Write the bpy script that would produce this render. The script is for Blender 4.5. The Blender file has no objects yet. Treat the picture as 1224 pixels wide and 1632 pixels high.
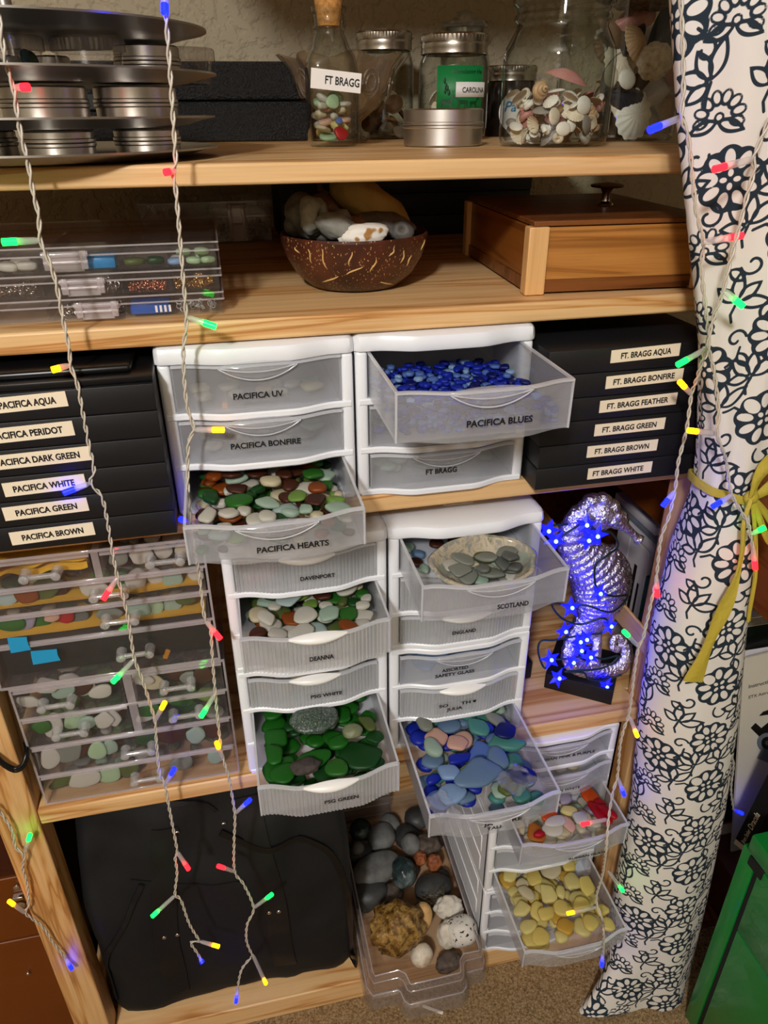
import bpy, bmesh, math, random
import numpy as np
from mathutils import Vector, Matrix, noise
R = random.Random(7)
scn = bpy.context.scene
COL = scn.collection
pi = math.pi
# ------------------------------------------------------------------ camera, light, exposure
CAM = np.array([0.0, -0.675, 1.30275]); FPX = 1165.54
CR = np.array([[0.97687997, -0.21366701, -0.00720664], [0.10859477, 0.46689166, 0.87762142], [0.18415403, 0.85811338, -0.47930023]])
cd = bpy.data.cameras.new('camera'); cam = bpy.data.objects.new('camera', cd); COL.objects.link(cam)
cd.sensor_fit = 'VERTICAL'; cd.sensor_height = 36.0; cd.lens = FPX / 1632 * 36.0
cd.clip_start = 0.02; cd.clip_end = 50
M4 = Matrix.Identity(4)
for i in range(3):
    M4[i][0] = CR[0][i]; M4[i][1] = CR[1][i]; M4[i][2] = -CR[2][i]; M4[i][3] = CAM[i]
cam.matrix_world = M4
scn.camera = cam
w = bpy.data.worlds.new('world'); scn.world = w; w.use_nodes = True
bg = w.node_tree.nodes['Background']; bg.inputs[0].default_value = (1.0, 0.93, 0.84, 1); bg.inputs[1].default_value = 0.03
def area(name, loc, target, size, power, color=(1, 1, 1)):
    l = bpy.data.lights.new(name, 'AREA'); l.energy = power; l.size = size; l.color = color; l.shape = 'DISK'
    o = bpy.data.objects.new(name, l); COL.objects.link(o); o.location = loc
    o.rotation_euler = (Vector(target) - Vector(loc)).to_track_quat('-Z', 'Y').to_euler()
    return o
def lamp(name, loc, power, radius, color):
    l = bpy.data.lights.new(name, 'POINT'); l.energy = power; l.shadow_soft_size = radius; l.color = color
    o = bpy.data.objects.new(name, l); COL.objects.link(o); o.location = loc; return o
lamp('ceiling_lamp_light', (-0.62, -1.75, 2.2), 118, .09, (1.0, .985, .985))
vs = scn.view_settings
vs.view_transform = 'Standard'; vs.look = 'None'; vs.gamma = 1; vs.exposure = 0.14; vs.use_curve_mapping = False
scn.cycles.transparent_max_bounces = 40
scn.cycles.max_bounces = 10
scn.cycles.caustics_reflective = False; scn.cycles.caustics_refractive = False
scn.cycles.sample_clamp_indirect = 4.0

def ray(x, y): return CR[0] * (x - 612) / FPX - CR[1] * (y - 816) / FPX + CR[2]
def PY(x, y, Y=0.0):
    d = ray(x, y); return Vector(CAM + d * ((Y - CAM[1]) / d[1]))
def PZ(x, y, Z):
    d = ray(x, y); return Vector(CAM + d * ((Z - CAM[2]) / d[2]))
def PX(x, y, X):
    d = ray(x, y); return Vector(CAM + d * ((X - CAM[0]) / d[0]))

# ------------------------------------------------------------------ materials
def lin(h):
    if isinstance(h, str):
        h = h.lstrip('#'); c = [int(h[i:i + 2], 16) / 255 for i in (0, 2, 4)]
    else: c = h
    return tuple((v / 12.92 if v <= .04045 else ((v + .055) / 1.055) ** 2.4) for v in c) + (1,)
class NT:
    def __init__(s, name):
        s.m = bpy.data.materials.new(name); s.m.use_nodes = True; s.t = s.m.node_tree; s.t.nodes.clear()
        s.out = s.n('ShaderNodeOutputMaterial')
    def n(s, typ, **kw):
        nd = s.t.nodes.new(typ)
        for k, v in kw.items():
            if k.startswith('i_'): nd.inputs[int(k[2:]) if k[2:].isdigit() else k[2:].replace('_', ' ')].default_value = v
            else: setattr(nd, k, v)
        return nd
    def l(s, a, b): s.t.links.new(a, b)
    def surf(s, sock): s.l(sock, s.out.inputs['Surface'])
    def noise(s, scale, detail=4, vec=None, rough=.55, dist=0):
        nd = s.n('ShaderNodeTexNoise'); nd.inputs['Scale'].default_value = scale; nd.inputs['Detail'].default_value = detail
        nd.inputs['Roughness'].default_value = rough; nd.inputs['Distortion'].default_value = dist
        if vec is None: vec = s.n('ShaderNodeTexCoord').outputs['Object']
        s.l(vec, nd.inputs['Vector']); return nd
    def map(s, sc, rot=(0, 0, 0), loc=(0, 0, 0)):
        tc = s.n('ShaderNodeTexCoord'); mp = s.n('ShaderNodeMapping')
        mp.inputs['Scale'].default_value = sc; mp.inputs['Rotation'].default_value = rot; mp.inputs['Location'].default_value = loc
        s.l(tc.outputs['Object'], mp.inputs['Vector']); return mp.outputs['Vector']
    def ramp(s, fac, stops):
        r = s.n('ShaderNodeValToRGB'); e = r.color_ramp.elements
        while len(e) < len(stops): e.new(.5)
        for el, (p, c) in zip(e, stops): el.position = p; el.color = c
        s.l(fac, r.inputs['Fac']); return r.outputs['Color']
    def bump(s, h, strength, dist=.002):
        b = s.n('ShaderNodeBump'); b.inputs['Strength'].default_value = strength; b.inputs['Distance'].default_value = dist
        s.l(h, b.inputs['Height']); return b.outputs['Normal']
MATS = {}
def pm(name, col, rough=.5, metal=0, trans=0, bump=None, coat=0, spec=.5, var=None, sss=0, emit=None, ior=1.45):
    if name in MATS: return MATS[name]
    t = NT(name); p = t.n('ShaderNodeBsdfPrincipled')
    c = lin(col)
    p.inputs['Base Color'].default_value = c; p.inputs['Roughness'].default_value = rough; p.inputs['Metallic'].default_value = metal
    p.inputs['Transmission Weight'].default_value = trans; p.inputs['Coat Weight'].default_value = coat
    p.inputs['Specular IOR Level'].default_value = spec; p.inputs['IOR'].default_value = ior
    if var:   # (scale, amount)
        nd = t.noise(var[0], 5)
        a = tuple(max(0, v * (1 - var[1])) for v in c[:3]) + (1,); b = tuple(min(1, v * (1 + var[1])) for v in c[:3]) + (1,)
        t.l(t.ramp(nd.outputs['Fac'], [(.3, a), (.7, b)]), p.inputs['Base Color'])
    if bump:  # (scale, strength, dist)
        nd = t.noise(bump[0], 4); t.l(t.bump(nd.outputs['Fac'], bump[1], bump[2]), p.inputs['Normal'])
    if emit:
        p.inputs['Emission Color'].default_value = lin(emit[0]); p.inputs['Emission Strength'].default_value = emit[1]
    t.surf(p.outputs[0]); MATS[name] = t.m; return t.m
def wood(name, axis, light, mid, dark, seed=0, fine=1.0, rough=.45):
    if name in MATS: return MATS[name]
    t = NT(name)
    sc = {'x': (1.2, 14, 22), 'z': (22, 14, 1.2), 'y': (22, 1.2, 14)}[axis]
    v = t.map(sc, loc=(seed * 1.7, seed * .9, seed * 2.3))
    n1 = t.noise(1.6, 3, v, .5, 1.2)
    sc2 = tuple(q * (6 if q > 2 else 2.5) for q in sc)
    n2 = t.noise(1.4 * fine, 4, t.map(sc2, loc=(seed, seed, seed)), .6)
    mul = t.n('ShaderNodeMath', operation='MULTIPLY'); t.l(n1.outputs['Fac'], mul.inputs[0]); mul.inputs[1].default_value = 7
    fr = t.n('ShaderNodeMath', operation='PINGPONG'); t.l(mul.outputs[0], fr.inputs[0]); fr.inputs[1].default_value = 1
    c1 = t.ramp(fr.outputs[0], [(0, lin(dark)), (.22, lin(mid)), (.6, lin(light)), (1, lin(light))])
    c2 = t.ramp(n2.outputs['Fac'], [(.3, (.82, .78, .72, 1)), (.6, (1, 1, 1, 1))])
    mx = t.n('ShaderNodeMix', data_type='RGBA', blend_type='MULTIPLY'); mx.inputs[0].default_value = .8
    t.l(c1, mx.inputs[6]); t.l(c2, mx.inputs[7])
    p = t.n('ShaderNodeBsdfPrincipled'); p.inputs['Roughness'].default_value = rough
    t.l(mx.outputs[2], p.inputs['Base Color'])
    t.l(t.bump(n2.outputs['Fac'], .08, .001), p.inputs['Normal'])
    t.surf(p.outputs[0]); MATS[name] = t.m; return t.m
def clear(name, tint=(.95, .95, .96), gl=.06, rough=.03, fres=1.45, white=0.0, body=(.8, .8, .8), edge=1.0):
    """see-through sheet: tinted transparency, fresnel gloss and some milky body"""
    if name in MATS: return MATS[name]
    t = NT(name)
    tr = t.n('ShaderNodeBsdfTransparent')
    lw = t.n('ShaderNodeLayerWeight'); lw.inputs[0].default_value = .5      # longer way through the wall at grazing angles
    pw = t.n('ShaderNodeMath', operation='POWER'); t.l(lw.outputs['Facing'], pw.inputs[0]); pw.inputs[1].default_value = 3
    mc = t.n('ShaderNodeMix', data_type='RGBA'); t.l(pw.outputs[0], mc.inputs[0]); mc.inputs[6].default_value = tint + (1,)
    mc.inputs[7].default_value = tuple(v * edge for v in tint) + (1,); t.l(mc.outputs[2], tr.inputs[0])
    g = t.n('ShaderNodeBsdfGlossy'); g.inputs['Roughness'].default_value = rough; g.inputs[0].default_value = (1, 1, 1, 1)
    f = t.n('ShaderNodeFresnel'); f.inputs[0].default_value = fres
    base = tr.outputs[0]
    if white:
        d = t.n('ShaderNodeBsdfDiffuse'); d.inputs[0].default_value = body + (1,)
        tl = t.n('ShaderNodeBsdfTranslucent'); tl.inputs[0].default_value = body + (1,)
        m1 = t.n('ShaderNodeMixShader'); m1.inputs[0].default_value = .35; t.l(d.outputs[0], m1.inputs[1]); t.l(tl.outputs[0], m1.inputs[2])
        m2 = t.n('ShaderNodeMixShader'); m2.inputs[0].default_value = white; t.l(base, m2.inputs[1]); t.l(m1.outputs[0], m2.inputs[2])
        base = m2.outputs[0]
    ge = t.n('ShaderNodeNewGeometry'); iv = t.n('ShaderNodeMath', operation='SUBTRACT'); iv.inputs[0].default_value = 1; t.l(ge.outputs['Backfacing'], iv.inputs[1])
    mu = t.n('ShaderNodeMath', operation='MULTIPLY'); t.l(f.outputs[0], mu.inputs[0]); t.l(iv.outputs[0], mu.inputs[1])   # no total reflection on the inner side of a thin sheet
    m = t.n('ShaderNodeMixShader'); t.l(mu.outputs[0], m.inputs[0]); t.l(base, m.inputs[1]); t.l(g.outputs[0], m.inputs[2])
    t.surf(m.outputs[0]); MATS[name] = t.m; return t.m
pineX = wood('pine_boards', 'x', '#e6bd86', '#d8a468', '#bb8144', 1)
pineZ = wood('pine_post', 'z', '#deb27a', '#cf9a5c', '#ad763e', 2, 1.4)
pineY = wood('pine_rail', 'y', '#d9ad78', '#c8945a', '#a8743f', 3)
cedar = wood('cedar_box', 'x', '#ba7f3e', '#ad7233', '#8f5a26', 4, 1.2, .4)
cedar_dark = wood('cedar_lid', 'x', '#7d4a22', '#6a3b19', '#553013', 5, 1.2, .35)
maple = wood('maple_corner', 'z', '#e0b074', '#d6a263', '#c08c4e', 6, 1.5, .4)
brownwood = wood('brown_cabinet_wood', 'y', '#8a4a14', '#7c400f', '#6a350b', 7, .7, .35)
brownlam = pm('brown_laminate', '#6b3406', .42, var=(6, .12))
white_pl = pm('white_plastic', '#eef0f4', .32)
white_pl2 = pm('white_grip_plastic', '#f4f3ee', .3)
frost = clear('frosted_drawer_plastic', (.93, .935, .945), rough=.18, white=.21, body=(.88, .89, .92))
frostrib = clear('ribbed_drawer_plastic', (.93, .935, .94), rough=.2, white=.36, body=(.88, .89, .9))
frostrim = clear('drawer_rim_plastic', (.93, .935, .945), rough=.15, white=.6, body=(.93, .94, .97))
tape = clear('clear_label_tape', (.985, .985, .985), rough=.3, fres=1.25, white=.04, body=(.95, .95, .95))
acry = clear('clear_acrylic', (.978, .972, .976), rough=.02, fres=1.45, edge=.8, white=.02, body=(.8, .78, .78))
acryedge = clear('acrylic_edge', (.93, .90, .92), rough=.06, fres=1.7, white=.34, body=(.92, .86, .87), edge=.7)
glass = clear('jar_glass', (.95, .965, .95), rough=.02, fres=1.52, edge=.35)
glassrim = clear('thick_glass', (.92, .94, .92), rough=.04, fres=1.7, white=.10, body=(.9, .92, .9), edge=.4)
amberglass = clear('smoky_cut_glass', (.80, .73, .64), rough=.05, fres=2.1, white=.13, body=(.8, .72, .6), edge=.4)
binplast = clear('clear_bin_plastic', (.93, .91, .90), rough=.06, fres=1.6, white=.09, body=(.8, .74, .70), edge=.7)
blackleather = pm('black_leatherette', '#141416', .48, bump=(900, .25, .0006))
blackmatte = pm('black_matte', '#0b0b0c', .6)
blackglossy = pm('black_gloss', '#0d0d0f', .3)
blackcase = pm('black_textured_plastic', '#1c1d1e', .28, bump=(330, 1.0, .005))
nylon = pm('black_nylon', '#0a0b0d', .7, bump=(700, .25, .0006))
webbing = pm('black_webbing', '#0a0a0b', .6, bump=(1500, .3, .0005))
labelcream = pm('cream_label_paper', '#efe0c4', .6)
labelwhite = pm('white_label_paper', '#f0ece6', .55)
ink = pm('black_ink', '#0a0a0c', .6)
tinmetal = pm('brushed_tin', '#dcd9d4', .34, 1)
steel = pm('grey_pewter', '#bdb9b3', .36, 1, bump=(60, .06, .001))
chrome = pm('chrome', '#d8d4d0', .12, 1)
jarlid = pm('zinc_jar_lid', '#bdb7ac', .26, 1)
cork = pm('cork', '#b98244', .85, bump=(260, .6, .002), var=(180, .35))
wire_pl = pm('clear_wire', '#c9c0b0', .3, spec=.6)
wire_green = pm('green_wire', '#0e2a22', .5)
sleeve = clear('bulb_sleeve', (.96, .96, .96), rough=.12, fres=1.5, white=.35, body=(.9, .88, .86))
LEDC = {'red': ('#ff1018', 9), 'green': ('#08ff38', 7), 'blue': ('#0307ff', 26), 'yellow': ('#ffa008', 6)}
LED = {k: pm(k + '_led', c, .3, emit=(c, e)) for k, (c, e) in LEDC.items()}
starled = pm('star_blue_led', '#1020ff', .25, emit=('#0606ff', 7))
starhot = pm('star_blue_core', '#2a50ff', .25, emit=('#1c2cff', 70))

# ------------------------------------------------------------------ mesh helpers
def B(): return bmesh.new()
def face(bm, vs, mi=0, sm=False):
    try: f = bm.faces.new(vs)
    except ValueError: return None
    f.material_index = mi; f.smooth = sm; return f
def frame(ux=(1, 0, 0), uy=(0, 1, 0), uz=(0, 0, 1)): return [Vector(ux), Vector(uy), Vector(uz)]
def rotz(a): return frame((math.cos(a), math.sin(a), 0), (-math.sin(a), math.cos(a), 0), (0, 0, 1))
def box(bm, x0, x1, y0, y1, z0, z1, mi=0, fr=None, o=(0, 0, 0), bev=0, seg=2):
    o = Vector(o); pts = [(x, y, z) for z in (z0, z1) for y in (y0, y1) for x in (x0, x1)]
    if fr: pts = [o + fr[0] * p[0] + fr[1] * p[1] + fr[2] * p[2] for p in pts]
    else: pts = [o + Vector(p) for p in pts]
    v = [bm.verts.new(p) for p in pts]
    fs = [face(bm, [v[i] for i in q], mi) for q in ((0, 2, 3, 1), (4, 5, 7, 6), (0, 1, 5, 4), (2, 6, 7, 3), (0, 4, 6, 2), (1, 3, 7, 5))]
    if bev:
        es = list({e for f in fs for e in f.edges})
        r = bmesh.ops.bevel(bm, geom=es, offset=bev, segments=seg, affect='EDGES', profile=.5, clamp_overlap=True)
        for f in r['faces']: f.material_index = mi; f.smooth = True
    return v
def grid(bm, P, closeu=False, closev=False, mi=0, sm=True, flip=False):
    V = [[bm.verts.new(p) for p in row] for row in P]
    n, m = len(V), len(V[0])
    for i in range(n if closeu else n - 1):
        for j in range(m if closev else m - 1):
            q = [V[i][j], V[(i + 1) % n][j], V[(i + 1) % n][(j + 1) % m], V[i][(j + 1) % m]]
            face(bm, q[::-1] if flip else q, mi, sm)
    return V
def lathe(bm, prof, o=(0, 0, 0), n=40, mi=0, sx=1, sy=1, fr=None, caps=True):
    o = Vector(o); fr = fr or frame()
    P = [[o + fr[0] * (r * sx * math.cos(2 * pi * k / n)) + fr[1] * (r * sy * math.sin(2 * pi * k / n)) + fr[2] * z for k in range(n)] for r, z in prof]
    V = grid(bm, P, closev=True, mi=mi, flip=True)
    if caps:
        if prof[0][0] > 1e-6: face(bm, V[0][::-1], mi)
        if prof[-1][0] > 1e-6: face(bm, V[-1], mi)
    return V
def tube(bm, pts, r, n=8, mi=0, cap=True, flat=None):
    pts = [Vector(p) for p in pts]; rings = []; up = None
    for i, p in enumerate(pts):
        t = (pts[min(i + 1, len(pts) - 1)] - pts[max(i - 1, 0)])
        t = t.normalized() if t.length > 1e-9 else Vector((0, 0, 1))
        if up is None: up = t.orthogonal().normalized()
        up = (up - t * up.dot(t)); up = up.normalized() if up.length > 1e-6 else t.orthogonal().normalized()
        s = t.cross(up); rr = r(i / (len(pts) - 1)) if callable(r) else r
        rings.append([p + (up * math.cos(2 * pi * k / n) + s * math.sin(2 * pi * k / n)) * rr for k in range(n)])
    V = grid(bm, rings, closev=True, mi=mi, flip=False)
    if cap: face(bm, V[0][::-1], mi); face(bm, V[-1], mi)
def prism(bm, poly, y0, y1, mi=0, fr=None, o=(0, 0, 0)):
    """polygon in local x,z extruded along local y"""
    o = Vector(o); fr = fr or frame()
    a = [bm.verts.new(o + fr[0] * x + fr[1] * y0 + fr[2] * z) for x, z in poly]
    b = [bm.verts.new(o + fr[0] * x + fr[1] * y1 + fr[2] * z) for x, z in poly]
    face(bm, a, mi); face(bm, b[::-1], mi)
    for i in range(len(poly)):
        j = (i + 1) % len(poly); face(bm, [a[j], a[i], b[i], b[j]], mi)
def ell(bm, c, r, mi=0, n=16, m=10, fr=None):
    fr = fr or frame(); c = Vector(c); P = []
    for i in range(m + 1):
        a = pi * i / m - pi / 2; a = max(min(a, pi / 2 - .02), -pi / 2 + .02)
        P.append([c + fr[0] * (r[0] * math.cos(a) * math.cos(2 * pi * k / n)) + fr[1] * (r[1] * math.cos(a) * math.sin(2 * pi * k / n)) + fr[2] * (r[2] * math.sin(a)) for k in range(n)])
    V = grid(bm, P, closev=True, mi=mi, flip=True); face(bm, V[0][::-1], mi, True); face(bm, V[-1], mi, True)
def cr(pts, step=None, n=None):
    """catmull-rom resample"""
    P = [Vector(p) for p in pts]; out = []
    for i in range(len(P) - 1):
        p0, p1, p2, p3 = P[max(i - 1, 0)], P[i], P[i + 1], P[min(i + 2, len(P) - 1)]
        k = n or max(2, int((p2 - p1).length / step))
        for j in range(k):
            t = j / k
            out.append(.5 * ((2 * p1) + (p2 - p0) * t + (2 * p0 - 5 * p1 + 4 * p2 - p3) * t * t + (3 * p1 - p0 - 3 * p2 + p3) * t ** 3))
    out.append(P[-1]); return out
TXT = {}
def text(bm, s, o, ux, uz, h, width=None, mi=1, bold=.018, shear=0, align='C'):
    """flat lettering in the plane ux,uz centred on o, cap height h"""
    key = (s, bold, shear)
    if key not in TXT:
        cu = bpy.data.curves.new('t', 'FONT'); cu.body = s; cu.size = 1; cu.offset = bold; cu.shear = shear; cu.resolution_u = 3
        ob = bpy.data.objects.new('t', cu); COL.objects.link(ob)
        dg = bpy.context.evaluated_depsgraph_get(); me = bpy.data.meshes.new_from_object(ob.evaluated_get(dg))
        vs_ = np.array([v.co[:2] for v in me.vertices]); fs_ = [tuple(p.vertices) for p in me.polygons]
        bpy.data.objects.remove(ob); bpy.data.curves.remove(cu); bpy.data.meshes.remove(me)
        vs_ = vs_ - [(vs_[:, 0].max() + vs_[:, 0].min()) / 2, .35]
        TXT[key] = (vs_, fs_)
    vs_, fs_ = TXT[key]; o = Vector(o); ux = Vector(ux).normalized(); uz = Vector(uz).normalized()
    k = h / .7; kx = (width / (vs_[:, 0].max() - vs_[:, 0].min())) if width else k
    if align == 'L': vs_ = vs_ - [vs_[:, 0].min(), 0]
    V = [bm.verts.new(o + ux * (x * kx) + uz * (z * k)) for x, z in vs_]
    for f in fs_: face(bm, [V[i] for i in f], mi)
ROOT = {}
def mesh(name, bm, mats, smooth=None, recalc=True):
    if recalc: bmesh.ops.recalc_face_normals(bm, faces=bm.faces[:])
    me = bpy.data.meshes.new(name); bm.to_mesh(me); bm.free()
    for m in (mats if isinstance(mats, (list, tuple)) else [mats]): me.materials.append(m)
    if smooth is not None:
        for p in me.polygons: p.use_smooth = True
        me.set_sharp_from_angle(angle=math.radians(smooth))
    return me
def obj(name, bm, mats, parent=None, smooth=None, label=None, recalc=True):
    """world-space bmesh -> one object; verts are stored relative to the thing's base"""
    if parent is not None:
        L = ROOT[parent.name]; bmesh.ops.translate(bm, verts=bm.verts[:], vec=-L)
    me = mesh(name, bm, mats, smooth, recalc)
    o = bpy.data.objects.new(name, me); COL.objects.link(o)
    if parent is not None: o.parent = parent; ROOT[o.name] = ROOT[parent.name]
    else: ROOT[o.name] = Vector((0, 0, 0))
    if label: o['label'] = label
    return o
def thing(name, label, cat, loc, group=None):
    o = bpy.data.objects.new(name, None); COL.objects.link(o); o.location = loc; o.empty_display_size = .02
    ROOT[o.name] = Vector(loc); o['label'] = label; o['category'] = cat; o['kind'] = 'thing'
    if group: o['group'] = group
    return o
def tag(o, label, cat, group=None, kind=None):
    o['label'] = label; o['category'] = cat; o['kind'] = kind or 'thing'
    if group: o['group'] = group
    return o
def origin_to(o, p):
    p = Vector(p); o.data.transform(Matrix.Translation(-p)); o.location = p; return o
def struct(name, bm, m, label=None):
    o = obj(name, bm, m); o['kind'] = 'structure'
    if label: o['label'] = label
    return o
def ss(a, b, x):
    t = min(1, max(0, (x - a) / (b - a))); return t * t * (3 - 2 * t)

# ------------------------------------------------------------------ setting
Z1, Z2, Z3, Z4, Z5 = 1.268, 1.140, .947, .569, .060
ZF = .012; YB = .62
def wallmat():
    t = NT('beige_textured_wall'); p = t.n('ShaderNodeBsdfPrincipled'); p.inputs['Roughness'].default_value = .8
    p.inputs['Base Color'].default_value = lin('#a3967c')
    nd = t.noise(55, 3, rough=.5); r = t.ramp(nd.outputs['Fac'], [(.42, (0, 0, 0, 1)), (.55, (1, 1, 1, 1))])
    t.l(t.bump(r, .5, .004), p.inputs['Normal']); t.surf(p.outputs[0]); return t.m
def carpetmat():
    t = NT('tan_carpet'); p = t.n('ShaderNodeBsdfPrincipled'); p.inputs['Roughness'].default_value = .95
    n1 = t.noise(300, 4, rough=.75); n2 = t.noise(1400, 2)
    t.l(t.ramp(n1.outputs['Fac'], [(.36, lin('#8a683f')), (.5, lin('#cfa873')), (.64, lin('#f2d6a6'))]), p.inputs['Base Color'])
    ad = t.n('ShaderNodeMath', operation='ADD'); t.l(n1.outputs['Fac'], ad.inputs[0]); t.l(n2.outputs['Fac'], ad.inputs[1])
    t.l(t.bump(ad.outputs[0], 1.0, .006), p.inputs['Normal']); t.surf(p.outputs[0]); return t.m
bm = B(); box(bm, -2.05, 2.25, .69, .74, 0, 2.5); WALL = wallmat(); struct('wall_back', bm, WALL, 'beige textured wall behind the shelves')
bm = B(); box(bm, -2.05, -2.0, -2.7, .74, 0, 2.5); PAINT = pm('dim_room_paint', '#93866f', .8); struct('wall_left', bm, PAINT)
bm = B(); box(bm, 2.2, 2.25, -2.7, .74, 0, 2.5); struct('wall_right', bm, PAINT)
bm = B(); box(bm, -2.0, 2.2, -2.75, -2.7, 0, 2.5); struct('wall_front', bm, PAINT)
bm = B(); box(bm, -2.05, 2.25, -2.75, .74, 2.5, 2.55); struct('ceiling', bm, pm('ceiling_paint', '#a8a092', .8))
bm = B(); box(bm, -2.0, 2.2, -2.7, .69, -.04, ZF); struct('floor', bm, carpetmat(), 'tan pile carpet')

# shelving unit
su = thing('shelving_unit', 'pine shelving unit filled with jars, trays and drawer units', 'shelves', (.1, .3, ZF))
for zt, zb, x0, x1 in ((Z1, Z1 - .0175, -.62, .510), (Z2, Z2 - .020, -.62, .510), (Z3, Z3 - .021, -.62, .510), (Z4, Z4 - .024, -.285, .510), (Z5, ZF, -.285, .510)):
    bm = B(); box(bm, x0, x1, 0, YB, zb, zt - .0006, bev=.0025)
    if x1 > .4: box(bm, x1 - .004, .558, .0395, YB, zb + .0002, zt - .0007, bev=.002)
    obj('shelf_board', bm, pineX, su)
bm = B(); box(bm, -.075, .510, 0, YB, 1.62, 1.638, bev=.0025); obj('shelf_board', bm, pineX, su)  # unseen upper board, added and cut short at the left to shade the wall
for x in (-.333, .511):
    for y0, y1 in ((.0, .038), (YB - .04, YB)):
        bm = B(); box(bm, x, x + .047, y0, y1, ZF, (1.7 if x > 0 and y0 == 0 else .925), bev=.002); obj('post', bm, pineZ, su)
for x, w_, z0, z1 in ((-.325, .02, Z4 - .03, Z4 + .02), (.5062, .0045, .655, .690)):
    bm = B(); box(bm, x, x + w_, .002 if x > 0 else .04, YB - .04, z0, z1, bev=.0015); obj('side_rail', bm, pineY, su)
for x in (-.325, .56):
    bm = B(); box(bm, x, x + .02, .04, YB - .04, Z5 - .03, Z5 + .01, bev=.0015); obj('side_rail', bm, pineY, su)

# ------------------------------------------------------------------ white drawer units
def text_label(parent, s, cx, y, cz, h, heart=False):
    """lines: text or (text, shift)"""
    bm = B(); lines = [q if isinstance(q, tuple) else (q, 0) for q in (s if isinstance(s, list) else [s])]
    wid = lambda q: len(q) * .0042; lw = max(wid(q) + 2 * abs(d) for q, d in lines) + .012; lh = h * (2.3 + 1.7 * (len(lines) - 1))
    box(bm, cx - lw / 2, cx + lw / 2, y - .0002, y, cz - lh / 2, cz + lh / 2, 0)
    for i, (ln, d) in enumerate(lines):
        zz = cz + (len(lines) - 1) * h * .8 - i * h * 1.6; w_ = wid(ln)
        text(bm, ln, (cx + d, y - .0006, zz), (1, 0, 0), (0, 0, 1), h, w_, bold=.03)
        if heart and i == 0:
            k = h * .55; hx = cx + d + w_ / 2 + k * 2
            poly = [(hx + k * .9 * math.sin(a) ** 3, zz + k * (.8 * math.cos(a) - .32 * math.cos(2 * a) - .12 * math.cos(3 * a))) for a in np.linspace(0, 2 * pi, 20, endpoint=False)]
            prism(bm, poly, y - .0007, y - .0003, 1)
    return obj('label', bm, [tape, ink], parent, label='clear label reading ' + ' '.join(q for q, d in lines).capitalize())
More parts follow.
